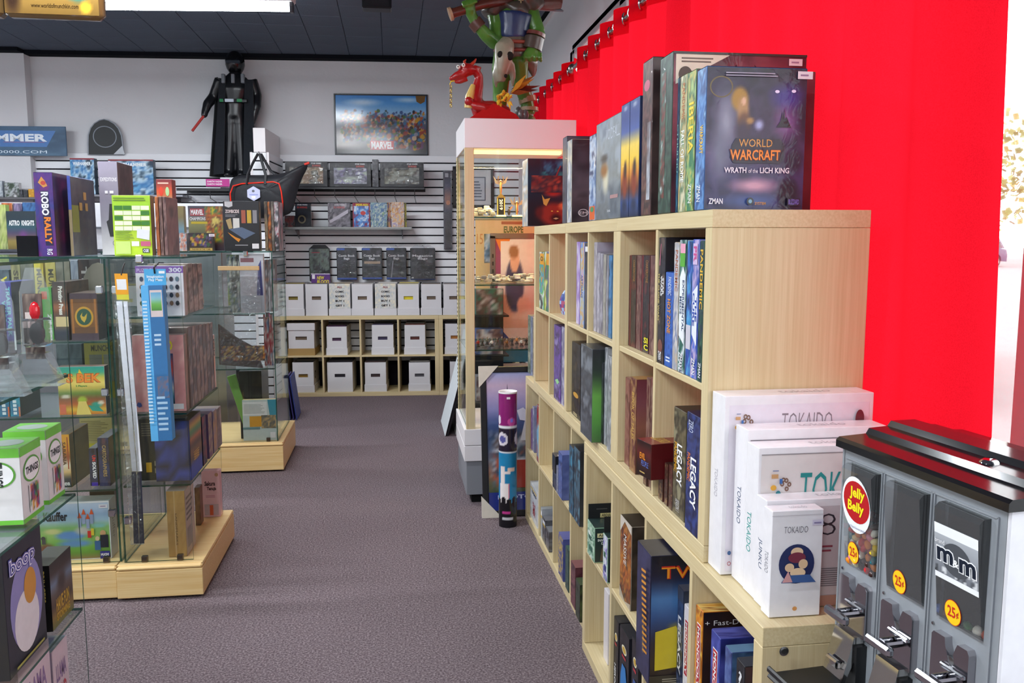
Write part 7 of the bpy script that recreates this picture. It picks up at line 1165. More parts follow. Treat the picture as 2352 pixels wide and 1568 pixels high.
# trophies
def trophy(x, y, zb, hh, lab, plinth):
    p = atY(x, y, 4.82); o = thing('trophy', lab, 'trophy', (p.x, 4.82, zb+.001), 0, 'winged figure trophies in the tower'); z = 0
    b = MB(); b.box((-.028, -.02, 0), (.028, .02, .012), hx('e0d8c8'), bev=.002); b.build('foot', 'gloss', o); z = .012
    if plinth:
        b = MB(); b.box((-.022, -.016, z), (.022, .016, z+.095), hx('17161a'), bev=.002); b.deco(((-.022, -.0164, z), (.044, 0, 0), (0, 0, .095), (0, -1, 0)), [('rect', 0, 0, .12, 1, hx('c8a24a')), ('rect', .88, 0, 1, 1, hx('c8a24a')), ('text', '2019', .3, .3, .72, .92, hx('e8e4da'), -90, .03)]); b.build('column', 'gloss', o); z += .095
        b = MB(); b.prism([(-.026, z), (.026, z), (0, z+.025)], -.018, .018, 'xz', hx('cfae5a')); b.build('roof', 'metal', o); z += .022
    b = MB(); b.tube([(0, 0, z), (0, 0, z+.03), (0, 0, z+.05), (0, 0, z+.065)], [.005, .008, .007, .004], 8, hx('d8b86a')); b.ball((0, 0, z+.072), .007, 8, hx('d8b86a'))
    for s in (-1, 1): b.tube([(s*.004, 0, z+.055), (s*.016, 0, z+.075), (s*.012, 0, z+.1)], .0025, 6, hx('d8b86a'))
    b.build('figure', 'metal', o, smooth=60)
    for s in (-1, 1): b = MB(); b.prism([(s*.005, z+.05), (s*.03, z+.06), (s*.042, z+.1), (s*.03, z+.085), (s*.018, z+.07)], .002, .005, 'xz', hx('e8d8b0')); b.build('wing', 'metal', o)
trophy(1150, 470, zS[0], .2, 'gold winged trophy on a black column dated 2019', True); trophy(1187, 480, zS[0], .12, 'smaller gold winged trophy without a column', False)
b = MB(); b.tube([(0, 0, 0), (0, 0, .006)], .014, 10, hx('17161a')); b.ball((0, 0, .03), (.009, .007, .02), 8, hx('2a2220')); b.ball((.003, 0, .056), .006, 8, hx('3a2a20')); b.tube([(.004, 0, .04), (.02, 0, .06)], .003, 6, hx('c87a2a')); tag(b.build('figurine', 'resin', None, (atY(1169, 480, 4.83).x, 4.83, zS[0]+.001), smooth=60), 'small dark painted figurine between the two trophies', 'figurine')
# white plaster dioramas and painted miniatures
rd = random.Random(3)
def rubble(x, zb, Y, w, lab, n=26):
    o = thing('terrain_model', lab, 'model', (atY(x, 640, Y).x, Y, zb+.001), 0, 'white ruin terrain models in the tower'); b = MB(); b.prism([(w*.5*math.cos(a)*rd.uniform(.85, 1.05), .05*math.sin(a)*rd.uniform(.85, 1.05)) for a in np.linspace(0, 2*PI, 11)[:-1]], 0, .006, 'xy', hx('a89a84')); b.build('base', 'matte', o)
    b = MB()
    for k in range(n): s = rd.uniform(.006, .016); x0 = rd.uniform(-.42, .42)*w; y0 = rd.uniform(-.03, .03); z0 = rd.uniform(.004, .05*(1-abs(x0)/w)); b.box((x0-s, y0-s, z0), (x0+s, y0+s, z0+s*rd.uniform(.6, 1.8)), hx(rd.choice(('e0dcd0', 'c8c4b8', 'b0aca0', '8a8680'))), bev=.003)
    o2 = b.build('ruins', 'matte', o); o2['kind'] = 'stuff'
rubble(1112, zS[0], 4.80, .12, 'pale rubble mound left of the tall trophy')
for x, w, lab in ((1108, .12, 'pale ruined terrain piece at the tower post'), (1155, .14, 'pale ruined terrain piece in the shelf middle'), (1205, .12, 'pale ruined terrain piece beside the birch shelf')): rubble(x, zS[1], 4.80, w, lab)
def mini(x, zb, Y, c, lab):
    b = MB(); b.tube([(0, 0, 0), (0, 0, .004)], .012, 10, hx('2a2824')); b.tube([(-.004, 0, .004), (-.003, 0, .018)], .003, 6, hx('3a3430')); b.tube([(.005, 0, .004), (.003, 0, .018)], .003, 6, hx('3a3430')); b.ball((0, 0, .026), (.009, .007, .011), 8, hx(c)); b.ball((0, -.001, .041), .005, 8, hx('8a7a6a')); b.tube([(.008, 0, .03), (.018, -.004, .04)], .002, 5, hx('5a5a5c')); b.tube([(-.008, 0, .03), (-.014, -.004, .018)], .0022, 5, hx(c))
    tag(b.build('miniature', 'resin', None, (atY(x, 780, Y).x, Y, zb+.001), smooth=60), lab, 'figurine', 'painted miniatures on the lower tower shelf')
for i, (x, c, n) in enumerate(((1098, 'a83020', 'red armoured'), (1108, '4a4a44', 'grey armoured'), (1119, '6a6a5a', 'olive armoured'), (1130, 'd0ccc4', 'white coated'), (1142, '4a3a2c', 'dark brown'), (1153, '3a4438', 'dark green'), (1164, '8a5a2a', 'rusty orange'), (1176, '2a2c30', 'black armoured'), (1187, 'b87a3a', 'golden brown'), (1198, 'c4c4c0', 'pale grey'), (1209, '34302c', 'sooty'))): mini(x, zS[2], 4.78+.05*(i % 3), c, '%s painted miniature standing on a round base in the tower' % n)
# ---- poster stand seen through the tower
t = thing('poster_stand', 'grey metal stand with a smiling child puzzle poster behind the tower', 'display stand', (.42, 5.62, 0)); 
def pz(x, y): p = atY(x, y, 5.62); return p.x-.42, p.z
x0, z1 = pz(1126, 548); x1 = .55
for x in (x0-.0, x1): 
    b = MB(); b.box((x, 0, 0), (x+.035, .03, z1+.02), hx('8d8f92'), bev=.002)
    o = b.build('upright', 'metal', t)
    b = MB()
    for k in range(22): b.box((x+.012, -.001, .3+.05*k), (x+.022, .001, .325+.05*k), hx('1c1c20'))
    q = b.build('slots', 'matte', o); q['kind'] = 'stuff'
b = MB(); b.box((x0, 0, z1), (x1+.03, .03, z1+.035), hx('9a9a98'), bev=.002); b.build('crossbar', 'metal', t)
z0 = pz(1150, 832)[1]; w = x1-x0-.035; h = z1-z0
b = MB(); b.box((x0+.035, .01, z0), (x1, .018, z1), hx('e0d8d4')); b.deco(((x0+.035, .0095, z0), (w, 0, 0), (0, 0, h), (0, -1, 0)), [('rect', 0, 0, 1, 1, hx('e4dcd8')), ('poly', [(0, .55), (0, 1), (.26, 1), (.13, .72)], hx('8a2f62')), ('poly', [(.0, 1), (.34, 1), (.18, .84)], hx('e07a1e')), ('art', .12, .28, 1, .98, 30, 30, art(('grad', ['d8b8a4', 'd8b8a4', 'e0d4cc', 'e4dcd8', 'e4dcd8']), ('spot', .36, .5, .26, .34, '2f3a64', .15), ('spot', .36, .78, .13, .15, 'dcae94', .15), ('spot', .34, .88, .15, .09, '9a6a44', .3), ('spot', .6, .26, .2, .12, 'e0b09a', .2), ('spot', .75, .12, .3, .12, 'd8c8b8', .5))), ('poly', [(0, .06), (0, .42), (.2, .28), (.5, .18), (1, .14), (1, .06)], hx('e8e4e2')), ('poly', [(0, .16), (0, .32), (.3, .2), (.35, .16)], hx('2a4aa8')), ('rect', 0, 0, 1, .16, hx('2a7aa0'))]); b.build('poster', 'card', t)
za = pz(1150, 880)[1]-.3; b = MB(); b.box((x0+.035, .01, za), (x1, .018, z0-.01), hx('c8c4c4')); b.deco(((x0+.035, .0095, za), (w, 0, 0), (0, 0, z0-.01-za), (0, -1, 0)), [('ell', .36, .68, .12, .12, hx('8a5a40')), ('ell', .36, .76, .13, .08, hx('241c1c')), ('rect', .05, .1, .9, .5, hx('d8d4d2'))]); b.build('lower_poster', 'card', t)
a = atY(1092, 505, 5.85); c = atY(1232, 700, 5.85); b = MB(); b.box((a.x, 5.85, c.z), (c.x, 5.86, a.z), hx('d8b878')); b.deco(((a.x, 5.8495, c.z), (c.x-a.x, 0, 0), (0, 0, a.z-c.z), (0, -1, 0)), [('rect', 0, 0, 1, 1, hx('dcc088')), ('text', 'EUROPE', .46, .85, .78, .93, hx('5a6a2a'), 0, .04), ('art', .14, .5, .62, .84, 14, 12, R_(['2f4a4a', '5a8ab0', 'b8ccd8', '3a4a3a'], 5, 3, 3)), ('rect', .42, .95, .9, .985, hx('a85a2a')), ('text', '15', .02, .72, .12, .84, hx('c88a4a'))]); o = b.build('map_board', 'card'); tag(o, 'cream EUROPE map board with a mountain picture behind the tower', 'poster')
t = thing('map_easel', 'slim grey floor easel carrying the EUROPE map board', 'easel', (0, 0, 0))
for x in (a.x+.08, c.x-.08): b = MB(); b.tube([(x, 5.875, 0), (x, 5.875, a.z-.05)], .01, 8, hx('7a7a7e')); b.build('leg', 'metal', t)
b = MB(); b.box((a.x+.02, 5.862, c.z-.012), (c.x-.02, 5.89, c.z-.001), hx('7a7a7e')); b.build('ledge', 'metal', t)
G = 'games in the shelf behind the tower'
t = thing('dark_rack', 'dark rack of small boxes behind the tower post', 'shelf', (.42, 5.28, 0)); b = MB(); b.box((.06, .0, 0), (.3, .3, .03), hx('2a2c30'), bev=.002); b.box((.06, .28, .03), (.3, .3, 1.15), hx('34363a')); b.build('frame', 'metal', t)
for z in (.45, .75, 1.0): b = MB(); b.box((.06, .0, z-.012), (.3, .28, z), hx('3a3c40'), bev=.002); b.build('rack_shelf', 'metal', t)
for i, (z, c) in enumerate(((.75, '3a5a9a'), (1.0, '2f6a5a'), (.45, '8a8a90'))): gbox('card_game', .17, .1, .16, (.42+.18, 5.36, z+.001), 0, c, {'front': [A(R_([c, 'c8c8d0', '5a3a3a', c], i+3, 3, 3), 8, 8)]}, '%s small box in the dark rack behind the tower post' % ('blue', 'green', 'grey')[i], 'card game', G)
# ---- framed castle poster leaning, with card corner guards
t = thing('framed_poster', 'black-framed castle puzzle poster with card corner guards leaning by the tower', 'poster', (.458, 4.37, .004)); W_, H_ = .56, .80; LN = Matrix.Rotation(rad(-11), 4, 'X')
def leanb(nm, b, mat): b.xf(LN); return b.build(nm, mat, t)
b = MB(); k = .032
for lo, hi in (((0, 0, 0), (W_, .022, k)), ((0, 0, H_-k), (W_, .022, H_)), ((0, 0, k), (k, .022, H_-k)), ((W_-k, 0, k), (W_, .022, H_-k))): b.box(lo, hi, hx('131216'), bev=.003)
leanb('frame', b, 'plastic')
b = MB(); b.box((k, .008, k), (W_-k, .014, H_-k), hx('6a7aa8')); b.deco(((k, .0075, k), (W_-2*k, 0, 0), (0, 0, H_-2*k), (0, -1, 0)), [A(art(('grad', ['24305a', '3a4a3a', '5a5a3a', '8a5a44', '6a6a74', '3a4a6a', '34456a', '4a5a8a', '8a8ab8', 'a89ac0', 'c0a8c0', '9aa0cc']), ('mix', ['8a8a94', '5a4a44', 'c8c4c8', '3a4a5a', 'a85a44'], 8, 10, 4, .05, .18, .95, .55)), 30, 44), ('poly', [(.20, .62), (.23, .92), (.26, .62)], hx('34304a')), ('rect', .19, .4, .27, .62, hx('b8b4bc')), ('poly', [(.36, .5), (.42, .66), (.48, .5)], hx('c8c4c8')), ('rect', .3, .16, .44, .36, hx('9a3a30')), ('rect', 0, 0, 1, .13, hx('28337a')), ('text', 'PHOTOGRAPHY', .1, .08, .9, .11, hx('c8cce8'), 0, .02), ('poly', [(.33, .72), (.40, .74), (.46, .70), (.44, .64), (.36, .65)], hx('d8d8ea'))]); leanb('picture', b, 'gloss')
for q, (cx, cz, sx, sz) in enumerate(((0, 0, 1, 1), (0, H_, 1, -1))): b = MB(); b.prism([(cx-.006, cz-sz*.004), (cx+.10, cz-sz*.004), (cx-.006, cz+sz*.11)], -.004, .026, 'xz', hx('cfc6b8')); leanb('corner_guard', b, 'card')
# ---- round cardboard poster tube
R0, H0 = .047, .70
def cyl_art(b, r, h, nx, ny, fn, z0=0):
    U, V = np.meshgrid(np.linspace(0, 1, nx+1), np.linspace(0, 1, ny+1)); C = fn(U, V).tolist(); o = len(b.v)
    b.v += [(r*math.sin(2*PI*u), -r*math.cos(2*PI*u), z0+h*v) for v in np.linspace(0, 1, ny+1) for u in np.linspace(0, 1, nx+1)]
    for j in range(ny):
        for i in range(nx): q = o+j*(nx+1)+i; b.f.append((q, q+1, q+nx+2, q+nx+1)); b.m.append(0); b.c.append([C[j][i], C[j][i+1], C[j+1][i+1], C[j+1][i]])
def tubefn(U, V):
    img = np.zeros(U.shape+(3,)); 
    for v0, v1, c in ((0, .19, '131218'), (.19, .555, '1f7fae'), (.555, .565, 'e8e8ec'), (.565, .745, '241c30'), (.745, .755, 'e8e8ec'), (.755, 1.01, '8a1f6e')): img[(V >= v0) & (V < v1)] = sr(c)
    u = (U+.5) % 1-.5     # 0 faces the front
    def ell(cu, cv, ru, rv, c): img[((u-cu)/ru)**2+((V-cv)/rv)**2 < 1] = sr(c)
    def box_(a, c_, d, e, c): img[(u > a) & (u < c_) & (V > d) & (V < e)] = sr(c)
    ell(-.13, .66, .11, .05, 'dcd4dc'); ell(.2, .66, .09, .05, 'dcd4dc'); ell(-.12, .66, .07, .025, '5a5a9a'); ell(.05, .79, .08, .03, 'c84a9a'); ell(.05, .80, .03, .015, '8a7ae0'); ell(-.2, .80, .05, .03, 'e8e0ec')
    box_(-.15, -.08, .26, .46, 'e8dcd8'); box_(-.08, .02, .40, .425, 'e8dcd8'); box_(-.02, .10, .42, .45, 'e8c8b8'); box_(-.17, .0, .19, .33, 'ece4e2'); box_(-.005, .01, .19, .33, 'c84a6a')
    for k in range(9): ell(-.4+.1*k, .19+.01*(k % 2), .045, .03, '131218')
    box_(-.12, .03, .10, .125, 'c03a8a'); box_(-.12, .08, .06, .08, 'c8c8cc'); return lin(img)
t = thing('cardboard_tube', 'upright round cardboard tube printed purple, black and blue with white rim', 'tube', (.572, 4.245, 0)); b = MB(); cyl_art(b, R0, H0, 60, 110, tubefn); b.build('printed_tube', 'gloss', t, smooth=60)
b = MB(); b.lathe([(R0*.9, H0-.02), (R0*.9, H0), (R0*1.02, H0+.004), (R0*1.02, H0-.004), (R0*1.0, H0-.004)], 40, hx('eceaec')); b.lathe([(0, H0-.02), (R0*.9, H0-.02)], 40, hx('d8d4d4')); b.build('rim', 'paper', t, smooth=40)
b = MB(); b.deco(((-.012, -R0-.001, H0-.03), (.018, 0, 0), (0, 0, .011), (0, -1, 0)), [('rect', 0, 0, 1, 1, hx('e8e4ea'))]); b.build('price_sticker', 'paper', t)
# ---- boards leaning behind the tower, blue boards by the far case
G = 'display boards leaning behind the tower'
for i, (x, dx, c, th_, lab, L_) in enumerate(((.372, .16, 'dfe6ea', .004, 'thin white display board leaning outermost', .78), (.382, .16, '17131c', .018, 'thick black display board leaning behind the white one', .74), (.455, .13, 'c8c4c0', .004, 'pale board leaning third behind the tower', .66), (.475, .12, '2a2020', .014, 'dark brown board leaning innermost behind the tower', .6))):
    b = MB(); b.box((0, 0, 0), (th_, .55, L_), hx(c), bev=.001); b.xf(Matrix.Rotation(math.atan2(dx, .62), 4, 'Y')); tag(b.build('display_board', 'card', None, (x+.0, 6.30+.02*i, .003)), lab, 'board', G)
for i, lab in enumerate(('outer blue board leaning against the far glass case', 'middle blue violet board leaning against the far glass case', 'inner dark blue board leaning against the far glass case')):
    b = MB(); b.box((0, 0, 0), (.008, .3, .36), hx(('2f3f88', '3c3478', '24285c')[i]), bev=.001); b.xf(Matrix.Rotation(rad(-7), 4, 'Y')); tag(b.build('blue_board', 'card', None, (-.80-.024*i, 7.05, .004)), lab, 'board', 'blue boards beside the far glass case')
# ================================================================== STATUES
def blob(name, mb, mat, parent, voxel, col, smooth_it=6):
    o = mb.build(name, mat, parent); md = o.modifiers.new('r', 'REMESH'); md.mode = 'VOXEL'; md.voxel_size = voxel; md.use_smooth_shade = True
    sm = o.modifiers.new('s', 'SMOOTH'); sm.iterations = smooth_it; sm.factor = .5; bake(o); me = o.data
    if 'Col' in me.color_attributes: me.color_attributes.remove(me.color_attributes['Col'])
    at = me.color_attributes.new('Col', 'FLOAT_COLOR', 'CORNER'); at.data.foreach_set('color', [*col, 1.]*len(at.data)); me.polygons.foreach_set('use_smooth', [True]*len(me.polygons))
    if not me.materials: me.materials.append(M[mat])
    return o
ZTOP = 2.111
GY = 4.98; g = thing('goblin_statue', 'tall green goblin warrior statue with club and animal skull on the display tower', 'statue', (atY(1185, 268, GY).x, GY, ZTOP)); gx, gz = g.location.x, ZTOP
def gp(x, y, d=0): p = atY(x, y, GY); return (p.x-gx, d, p.z-gz)
b = MB()
b.tube([gp(1190, 112, .0), gp(1186, 150, -.05), gp(1192, 185, -.03), gp(1212, 235, .02), gp(1214, 262, .02)], [.062, .062, .05, .040, .045], 10); b.ball((gp(1205, 264)[0], -.035, .036), (.062, .085, .034), 12)
b.tube([gp(1160, 112, .02), gp(1150, 160, -.03), gp(1152, 210, .05), gp(1150, 250, .06)], [.06, .055, .045, .04], 10); b.ball((gp(1150, 262)[0], .03, .036), (.05, .08, .034), 12)
for k in range(4): b.ball((gp(1205, 264)[0]-.045+.03*k, -.12, .016), (.016, .028, .016), 8)
b.tube([gp(1172, 118, 0), gp(1176, 80, -.02), gp(1180, 40, -.02), gp(1172, 5, 0), gp(1160, -12, -.03)], [(.095, .075), (.085, .07), (.105, .08), (.06, .06), (.04, .04)], 12)
b.ball(gp(1152, -38, -.07), (.075, .085, .085), 14); b.ball(gp(1140, -28, -.13), (.04, .05, .04), 10)
b.tube([gp(1132, 10, -.02), gp(1140, 60, -.03), gp(1136, 103, -.05)], [.05, .045, .04], 10); b.tube([gp(1136, 104, -.05), gp(1112, 90, -.10), gp(1090, 68, -.12), gp(1075, 42, -.13)], [.042, .038, .030, .030], 10)
b.ball(gp(1074, 36, -.14), (.036, .036, .038), 10)
for k in range(4): b.tube([gp(1060+9*k, 36-3*k, -.178), gp(1058+9*k, 24-3*k, -.168), gp(1062+9*k, 20-3*k, -.13)], .0105, 7)
b.tube([gp(1212, 8, 0), gp(1222, 45, -.03), gp(1234, 80, -.04)], [.055, .046, .042], 10); b.tube([gp(1234, 82, -.04), gp(1226, 105, -.08), gp(1216, 128, -.1)], [.045, .04, .034], 10); b.ball(gp(1215, 132, -.1), (.05, .035, .036), 10)
for k in range(4): b.tube([gp(1198+12*k, 132, -.118), gp(1197+12*k, 143, -.132), gp(1199+12*k, 150, -.105)], .0105, 7)
for s in (-1, 1): b.tube([gp(1152+s*22, -40, -.06), gp(1152+s*48, -50, -.04)], [.02, .004], 8)
blob('body', b, 'resin', g, .007, hx('4d7a2c'), 3)
b = MB(); b.tube([gp(1176, 92, -.02), gp(1178, 65, -.03), gp(1180, 35, -.03)], [(.098, .084), (.092, .082), (.110, .09)], 14); blob('blue_vest', b, 'resin', g, .01, hx('24305a'))
b = MB()
for s, pts in ((1, [(1195, -5), (1218, 0), (1235, 25)]), (-1, [(1150, 0), (1132, 12), (1122, 40)])): b.tube([gp(*q, -.02) for q in pts], [(.085, .09), (.08, .085), (.05, .075)], 10)
b.tube([gp(1172, 18, -.05), gp(1185, 28, -.07), gp(1205, 36, -.05)], [(.03, .05), (.06, .05), (.03, .05)], 8); blob('leather_mantle', b, 'resin', g, .011, hx('4a4038'))
for x, y in ((1189, 14), (1212, 6)): b = MB(); p = gp(x, y, -.125); b.box((p[0]-.014, p[1], p[2]-.003), (p[0]+.014, p[1]+.003, p[2]+.003), hx('a89870')); b.box((p[0]-.003, p[1], p[2]-.016), (p[0]+.003, p[1]+.003, p[2]+.016), hx('a89870')); b.build('cross_stitch', 'resin', g)
b = MB(); b.tube([gp(1178, 84, -.01), gp(1178, 108, -.01), gp(1180, 135, 0)], [(.098, .09), (.105, .1), (.115, .105)], 14); b.tube([gp(1188, 125, -.06), gp(1222, 150, -.02), gp(1226, 175, .0)], [(.05, .03), (.05, .025), (.02, .012)], 8); blob('loincloth', b, 'resin', g, .011, hx('5f564a'))
for y, c in ((100, '8a4434'), (118, '7a3a30')): b = MB(); b.tube([gp(1178, y, -.0)]*1+[], .1) if False else None; p = gp(1180, y); b.tube([(p[0]+.108*math.cos(a), -.01+.098*math.sin(a), p[2]+.012*math.sin(a)) for a in np.linspace(0, 2*PI, 25)[:-1]], .011, 8, hx(c), closed=True); b.build('belt', 'resin', g, smooth=60)
b = MB(); b.tube([gp(1160, 108, -.12), gp(1150, 128, -.15), gp(1147, 150, -.17), gp(1144, 175, -.17), gp(1143, 200, -.16)], [(.045, .04), (.062, .055), (.05, .05), (.04, .036), (.026, .022)], 12)
for s in (-1, 1): b.tube([gp(1150+s*15, 158, -.16), gp(1150+s*20, 185, -.15), gp(1150+s*18, 212, -.15)], [.022, .018, .008], 8)
blob('animal_skull', b, 'resin', g, .0085, hx('8f8874'))
for x, y, r_ in ((1139, 143, .018), (1160, 146, .022), (1151, 190, .010)): b = MB(); b.ball(gp(x, y, -.205), (r_, .012, r_*1.1), 10, hx('1f1a16')); b.build('eye_socket', 'matte', g, smooth=60)
b = MB(); b.tube([gp(1030, 47, -.14), gp(1040, 44, -.14), gp(1100, 25, -.13), gp(1140, 12, -.09), gp(1215, -4, .06), gp(1290, -12, .12)], [.034, .026, .026, .03, .045, .06], 12, hx('5a2c20')); b.build('club', 'resin', g, smooth=50)
b = MB(); b.tube([gp(1028, 48, -.14), gp(1034, 46, -.14)], .037, 14, hx('a8886a')); b.build('club_cap', 'resin', g, smooth=40)
b = MB(); b.prism([(gp(1235, 10)[0], gp(1235, 10)[2]), (gp(1303, 14)[0], gp(1303, 14)[2]), (gp(1285, 2)[0], gp(1285, 2)[2]), (gp(1240, -6)[0], gp(1240, -6)[2])], .10, .13, 'xz', hx('8a8d94')); b.build('axe_blade', 'metal', g)
for pts, r_, c in (([(1085, 60), (1098, 76)], .042, '5a3a30'), ([(1226, 84), (1224, 92)], .054, '6a342c'), ([(1222, 95), (1216, 122)], .056, '4a3c34'), ([(1211, 222), (1214, 234)], .052, '9a8462'), ([(1216, 246), (1216, 254)], .056, 'a08a68')):
    b = MB(); d = -.11 if pts[0][0] < 1100 else (-.09 if pts[0][1] < 200 else .015); b.tube([gp(*q, d) for q in pts], r_, 12, hx(c)); b.build('wrap_band', 'resin', g, smooth=50)
for k in range(3): b = MB(); b.ball((gp(1185, 246)[0], -.10, .07) if k == 0 else (gp(1181+9*k, 252)[0], -.13, .05), (.02, .014, .034), 8, hx('5c5a58')); b.build('claw', 'resin', g, smooth=60)
# red dragon
DY = 4.76; g = thing('dragon_statue', 'red and gold dragon figure with golden feathers at the goblin feet', 'statue', (atY(1110, 270, DY).x, DY, ZTOP)); gx, gz = g.location.x, ZTOP
def dp(x, y, d=0): p = atY(x, y, DY); return (p.x-gx, d, p.z-gz)
b = MB(); b.tube([dp(1170, 258, .02), dp(1130, 252, 0), dp(1098, 250, -.01), dp(1090, 225, -.01), dp(1098, 195, 0), dp(1100, 175, 0), dp(1088, 160, -.01)], [.03, .05, .05, .042, .03, .024, .026], 12); b.ball(dp(1072, 162, -.02), (.045, .036, .036), 12); b.tube([dp(1066, 170, -.02), dp(1048, 176, -.02), dp(1032, 184, -.02)], [(.028, .03), (.022, .026), (.010, .014)], 10); b.tube([dp(1072, 182, -.02), dp(1055, 190, -.02), dp(1044, 192, -.02)], [.016, .012, .006], 8)
b.tube([dp(1090, 158, -.02), dp(1106, 156, .0)], [.018, .006], 8); b.ball(dp(1075, 236, -.05), (.026, .03, .026), 10); b.tube([dp(1085, 246, -.05), dp(1110, 252, -.07), dp(1140, 250, -.06)], [.024, .028, .02], 8)
blob('body', b, 'resin', g, .006, hx('9a1414'), 3)
b = MB(); b.tube([dp(1076, 250, -.03), dp(1078, 225, -.035), dp(1086, 198, -.02)], [(.026, .03), (.026, .028), (.014, .02)], 10, hx('c8a858')); b.build('gold_chest', 'resin', g, smooth=60)
for pts in ([(1082, 150), (1090, 142), (1093, 136)], [(1068, 150), (1066, 142), (1070, 138)]): b = MB(); b.tube([dp(*q, -.015) for q in pts], [.010, .007, .003], 8, hx('a83018')); b.build('horn', 'resin', g, smooth=60)
for x, y in ((1063, 154), (1051, 158)): b = MB(); b.ball(dp(x, y, -.05), .011, 10, hx('e8e4dc')); b.ball(dp(x-1, y, -.060), .004, 8, hx('17120e')); b.build('eye', 'gloss', g, smooth=60)
b = MB(); b.tube([dp(1050, 186, -.02), dp(1036, 188, -.02), dp(1032, 196, -.02)], [.006, .004, .002], 6, hx('d8c01a')); b.build('tongue', 'resin', g, smooth=60)
for k in range(9): b = MB(); p = dp(1035, 200+5.6*k, -.022); b.tube([(p[0]+.005*math.cos(a), p[1]+.005*math.sin(a)*(k % 2), p[2]+.008*math.sin(a)) for a in np.linspace(0, 2*PI, 11)[:-1]], .0016, 5, hx('c8a83a'), closed=True); b.build('chain_link', 'metal', g, smooth=60)
rf = random.Random(12)
for k, (x, y) in enumerate(((1232, 170), (1242, 196), (1236, 207), (1226, 182), (1214, 214), (1205, 176))):
    b = MB(); a = Vector(dp(1172+rf.uniform(-4, 4), 208+2*k, -.03)); c = Vector(dp(x, y, .03-.02*k)); d = (c-a); n = Vector((-d.z, 0, d.x)).normalized()*.014; m_ = a+d*.45
    b.add([a, m_+n, c, m_-n], [(0, 1, 2, 3)], hx(('8a5a1e', '6a2a1a', '5a2418', 'a8701e', '7a3a18', 'b8862a')[k])); b.add([tuple(Vector(v)+Vector((0, .002, 0))) for v in (a, m_-n, c, m_+n)], [(0, 1, 2, 3)], hx('7a4a1e')); b.build('feather', 'cloth', g)
for k in range(22):
    b = MB(); a = Vector(dp(1150+rf.uniform(-10, 14), 232+rf.uniform(-14, 8), -.05)); c = a+Vector((rf.uniform(-.05, .06), rf.uniform(-.05, .0), rf.uniform(-.05, .03))); b.tube([a, (a+c)/2+Vector((0, -.012, .008)), c], [.007, .009, .001], 5, hx(rf.choice(('c8941e', 'd8a82a', 'a8741a', 'e0b83a')))); b.build('gold_tuft', 'cloth', g, smooth=60)
b = MB(); b.prism([(dp(1072, 272)[0], .0), (dp(1190, 272)[0], .0), (dp(1180, 252)[0], .03), (dp(1130, 232)[0], .085), (dp(1112, 240)[0], .06)], -.09, -.03, 'xz', hx('a81010')); b.build('red_cloth_base', 'cloth', g)
# black caped knight figure on the wall shelf
zf = wire_shelf(405, 558, 432, .06, 'black wire shelf under the caped knight figure', 3)
s_, zq = bwp(540, 408, .2); K = thing('knight_figure', 'large black caped space knight figure holding a red baton', 'figure', bp(s_, .2, zf+.001), TH)
off = zq-(zf+.001)
def kp(x, y, d=0): a, z = bwp(x, y, .2); return (a-s_, d, z-(zf+.001))
b = MB(); b.box((-.12, -.07, 0), (.12, .09, off-.002), hx('d8d8dc'), bev=.003); b.build('stand', 'plastic', K)
b = MB()
for x0, x1 in ((530, 526), (552, 556)): b.tube([kp(540+(x0-541)*.8, 262, 0), kp(x0, 320, 0), kp(x1, 395, 0)], [.062, .052, .048], 10)
for x in (526, 556): b.ball((kp(x, 400)[0], -.02, off+.025), (.045, .075, .03), 10)
b.tube([kp(541, 270, 0), kp(541, 240, 0), kp(541, 205, -.01), kp(541, 182, 0), kp(540, 165, 0)], [(.085, .07), (.095, .075), (.135, .085), (.12, .07), (.04, .04)], 12)
b.tube([kp(508, 184, 0), kp(490, 222, .02), kp(479, 240, -.03), kp(474, 262, -.06)], [.062, .052, .045, .032], 10); b.ball(kp(474, 266, -.065), (.034, .032, .032), 8)
b.tube([kp(576, 184, 0), kp(588, 220, .02), kp(590, 245, -.02), kp(584, 276, -.04)], [.062, .052, .046, .032], 10); b.ball(kp(583, 281, -.045), (.032, .032, .034), 8)
b.tube([kp(541, 168, 0), kp(541, 150, 0)], .05, 10); blob('body', b, 'plastic', K, .011, hx('15161a'))
b = MB(); b.ball(kp(540, 145, .0), (.088, .095, .108), 18, hx('0d0e11')); b.build('helmet', 'gloss', K, smooth=60)
b = MB(); b.box((kp(540, 146)[0]-.065, -.098, kp(540, 150)[2]), (kp(540, 146)[0]+.065, -.07, kp(540, 142)[2]), hx('3a3f48'), bev=.008); b.build('visor', 'gloss', K)
b = MB(); n = 14; vs = []     # cape: an open half-cone behind and beside the body
for k in range(9):
    f = k/8; w_ = .13+.10*f; dpt = .06+.07*f; z = kp(541, 178)[2]*(1-f)+(off+.01)*f
    for q in range(n+1):
        a = PI*(-.12)+(PI*1.24)*q/n; vs.append((w_*math.cos(a)*1.0, dpt*math.sin(a)+.01+.012*math.sin(6*a)*f, z))
b.add(vs, [(k*(n+1)+q, k*(n+1)+q+1, (k+1)*(n+1)+q+1, (k+1)*(n+1)+q) for k in range(8) for q in range(n)], hx('1f2226')); o = b.build('cape', 'cloth', K, smooth=60); sd = o.modifiers.new('t', 'SOLIDIFY'); sd.thickness = .006; bake(o)
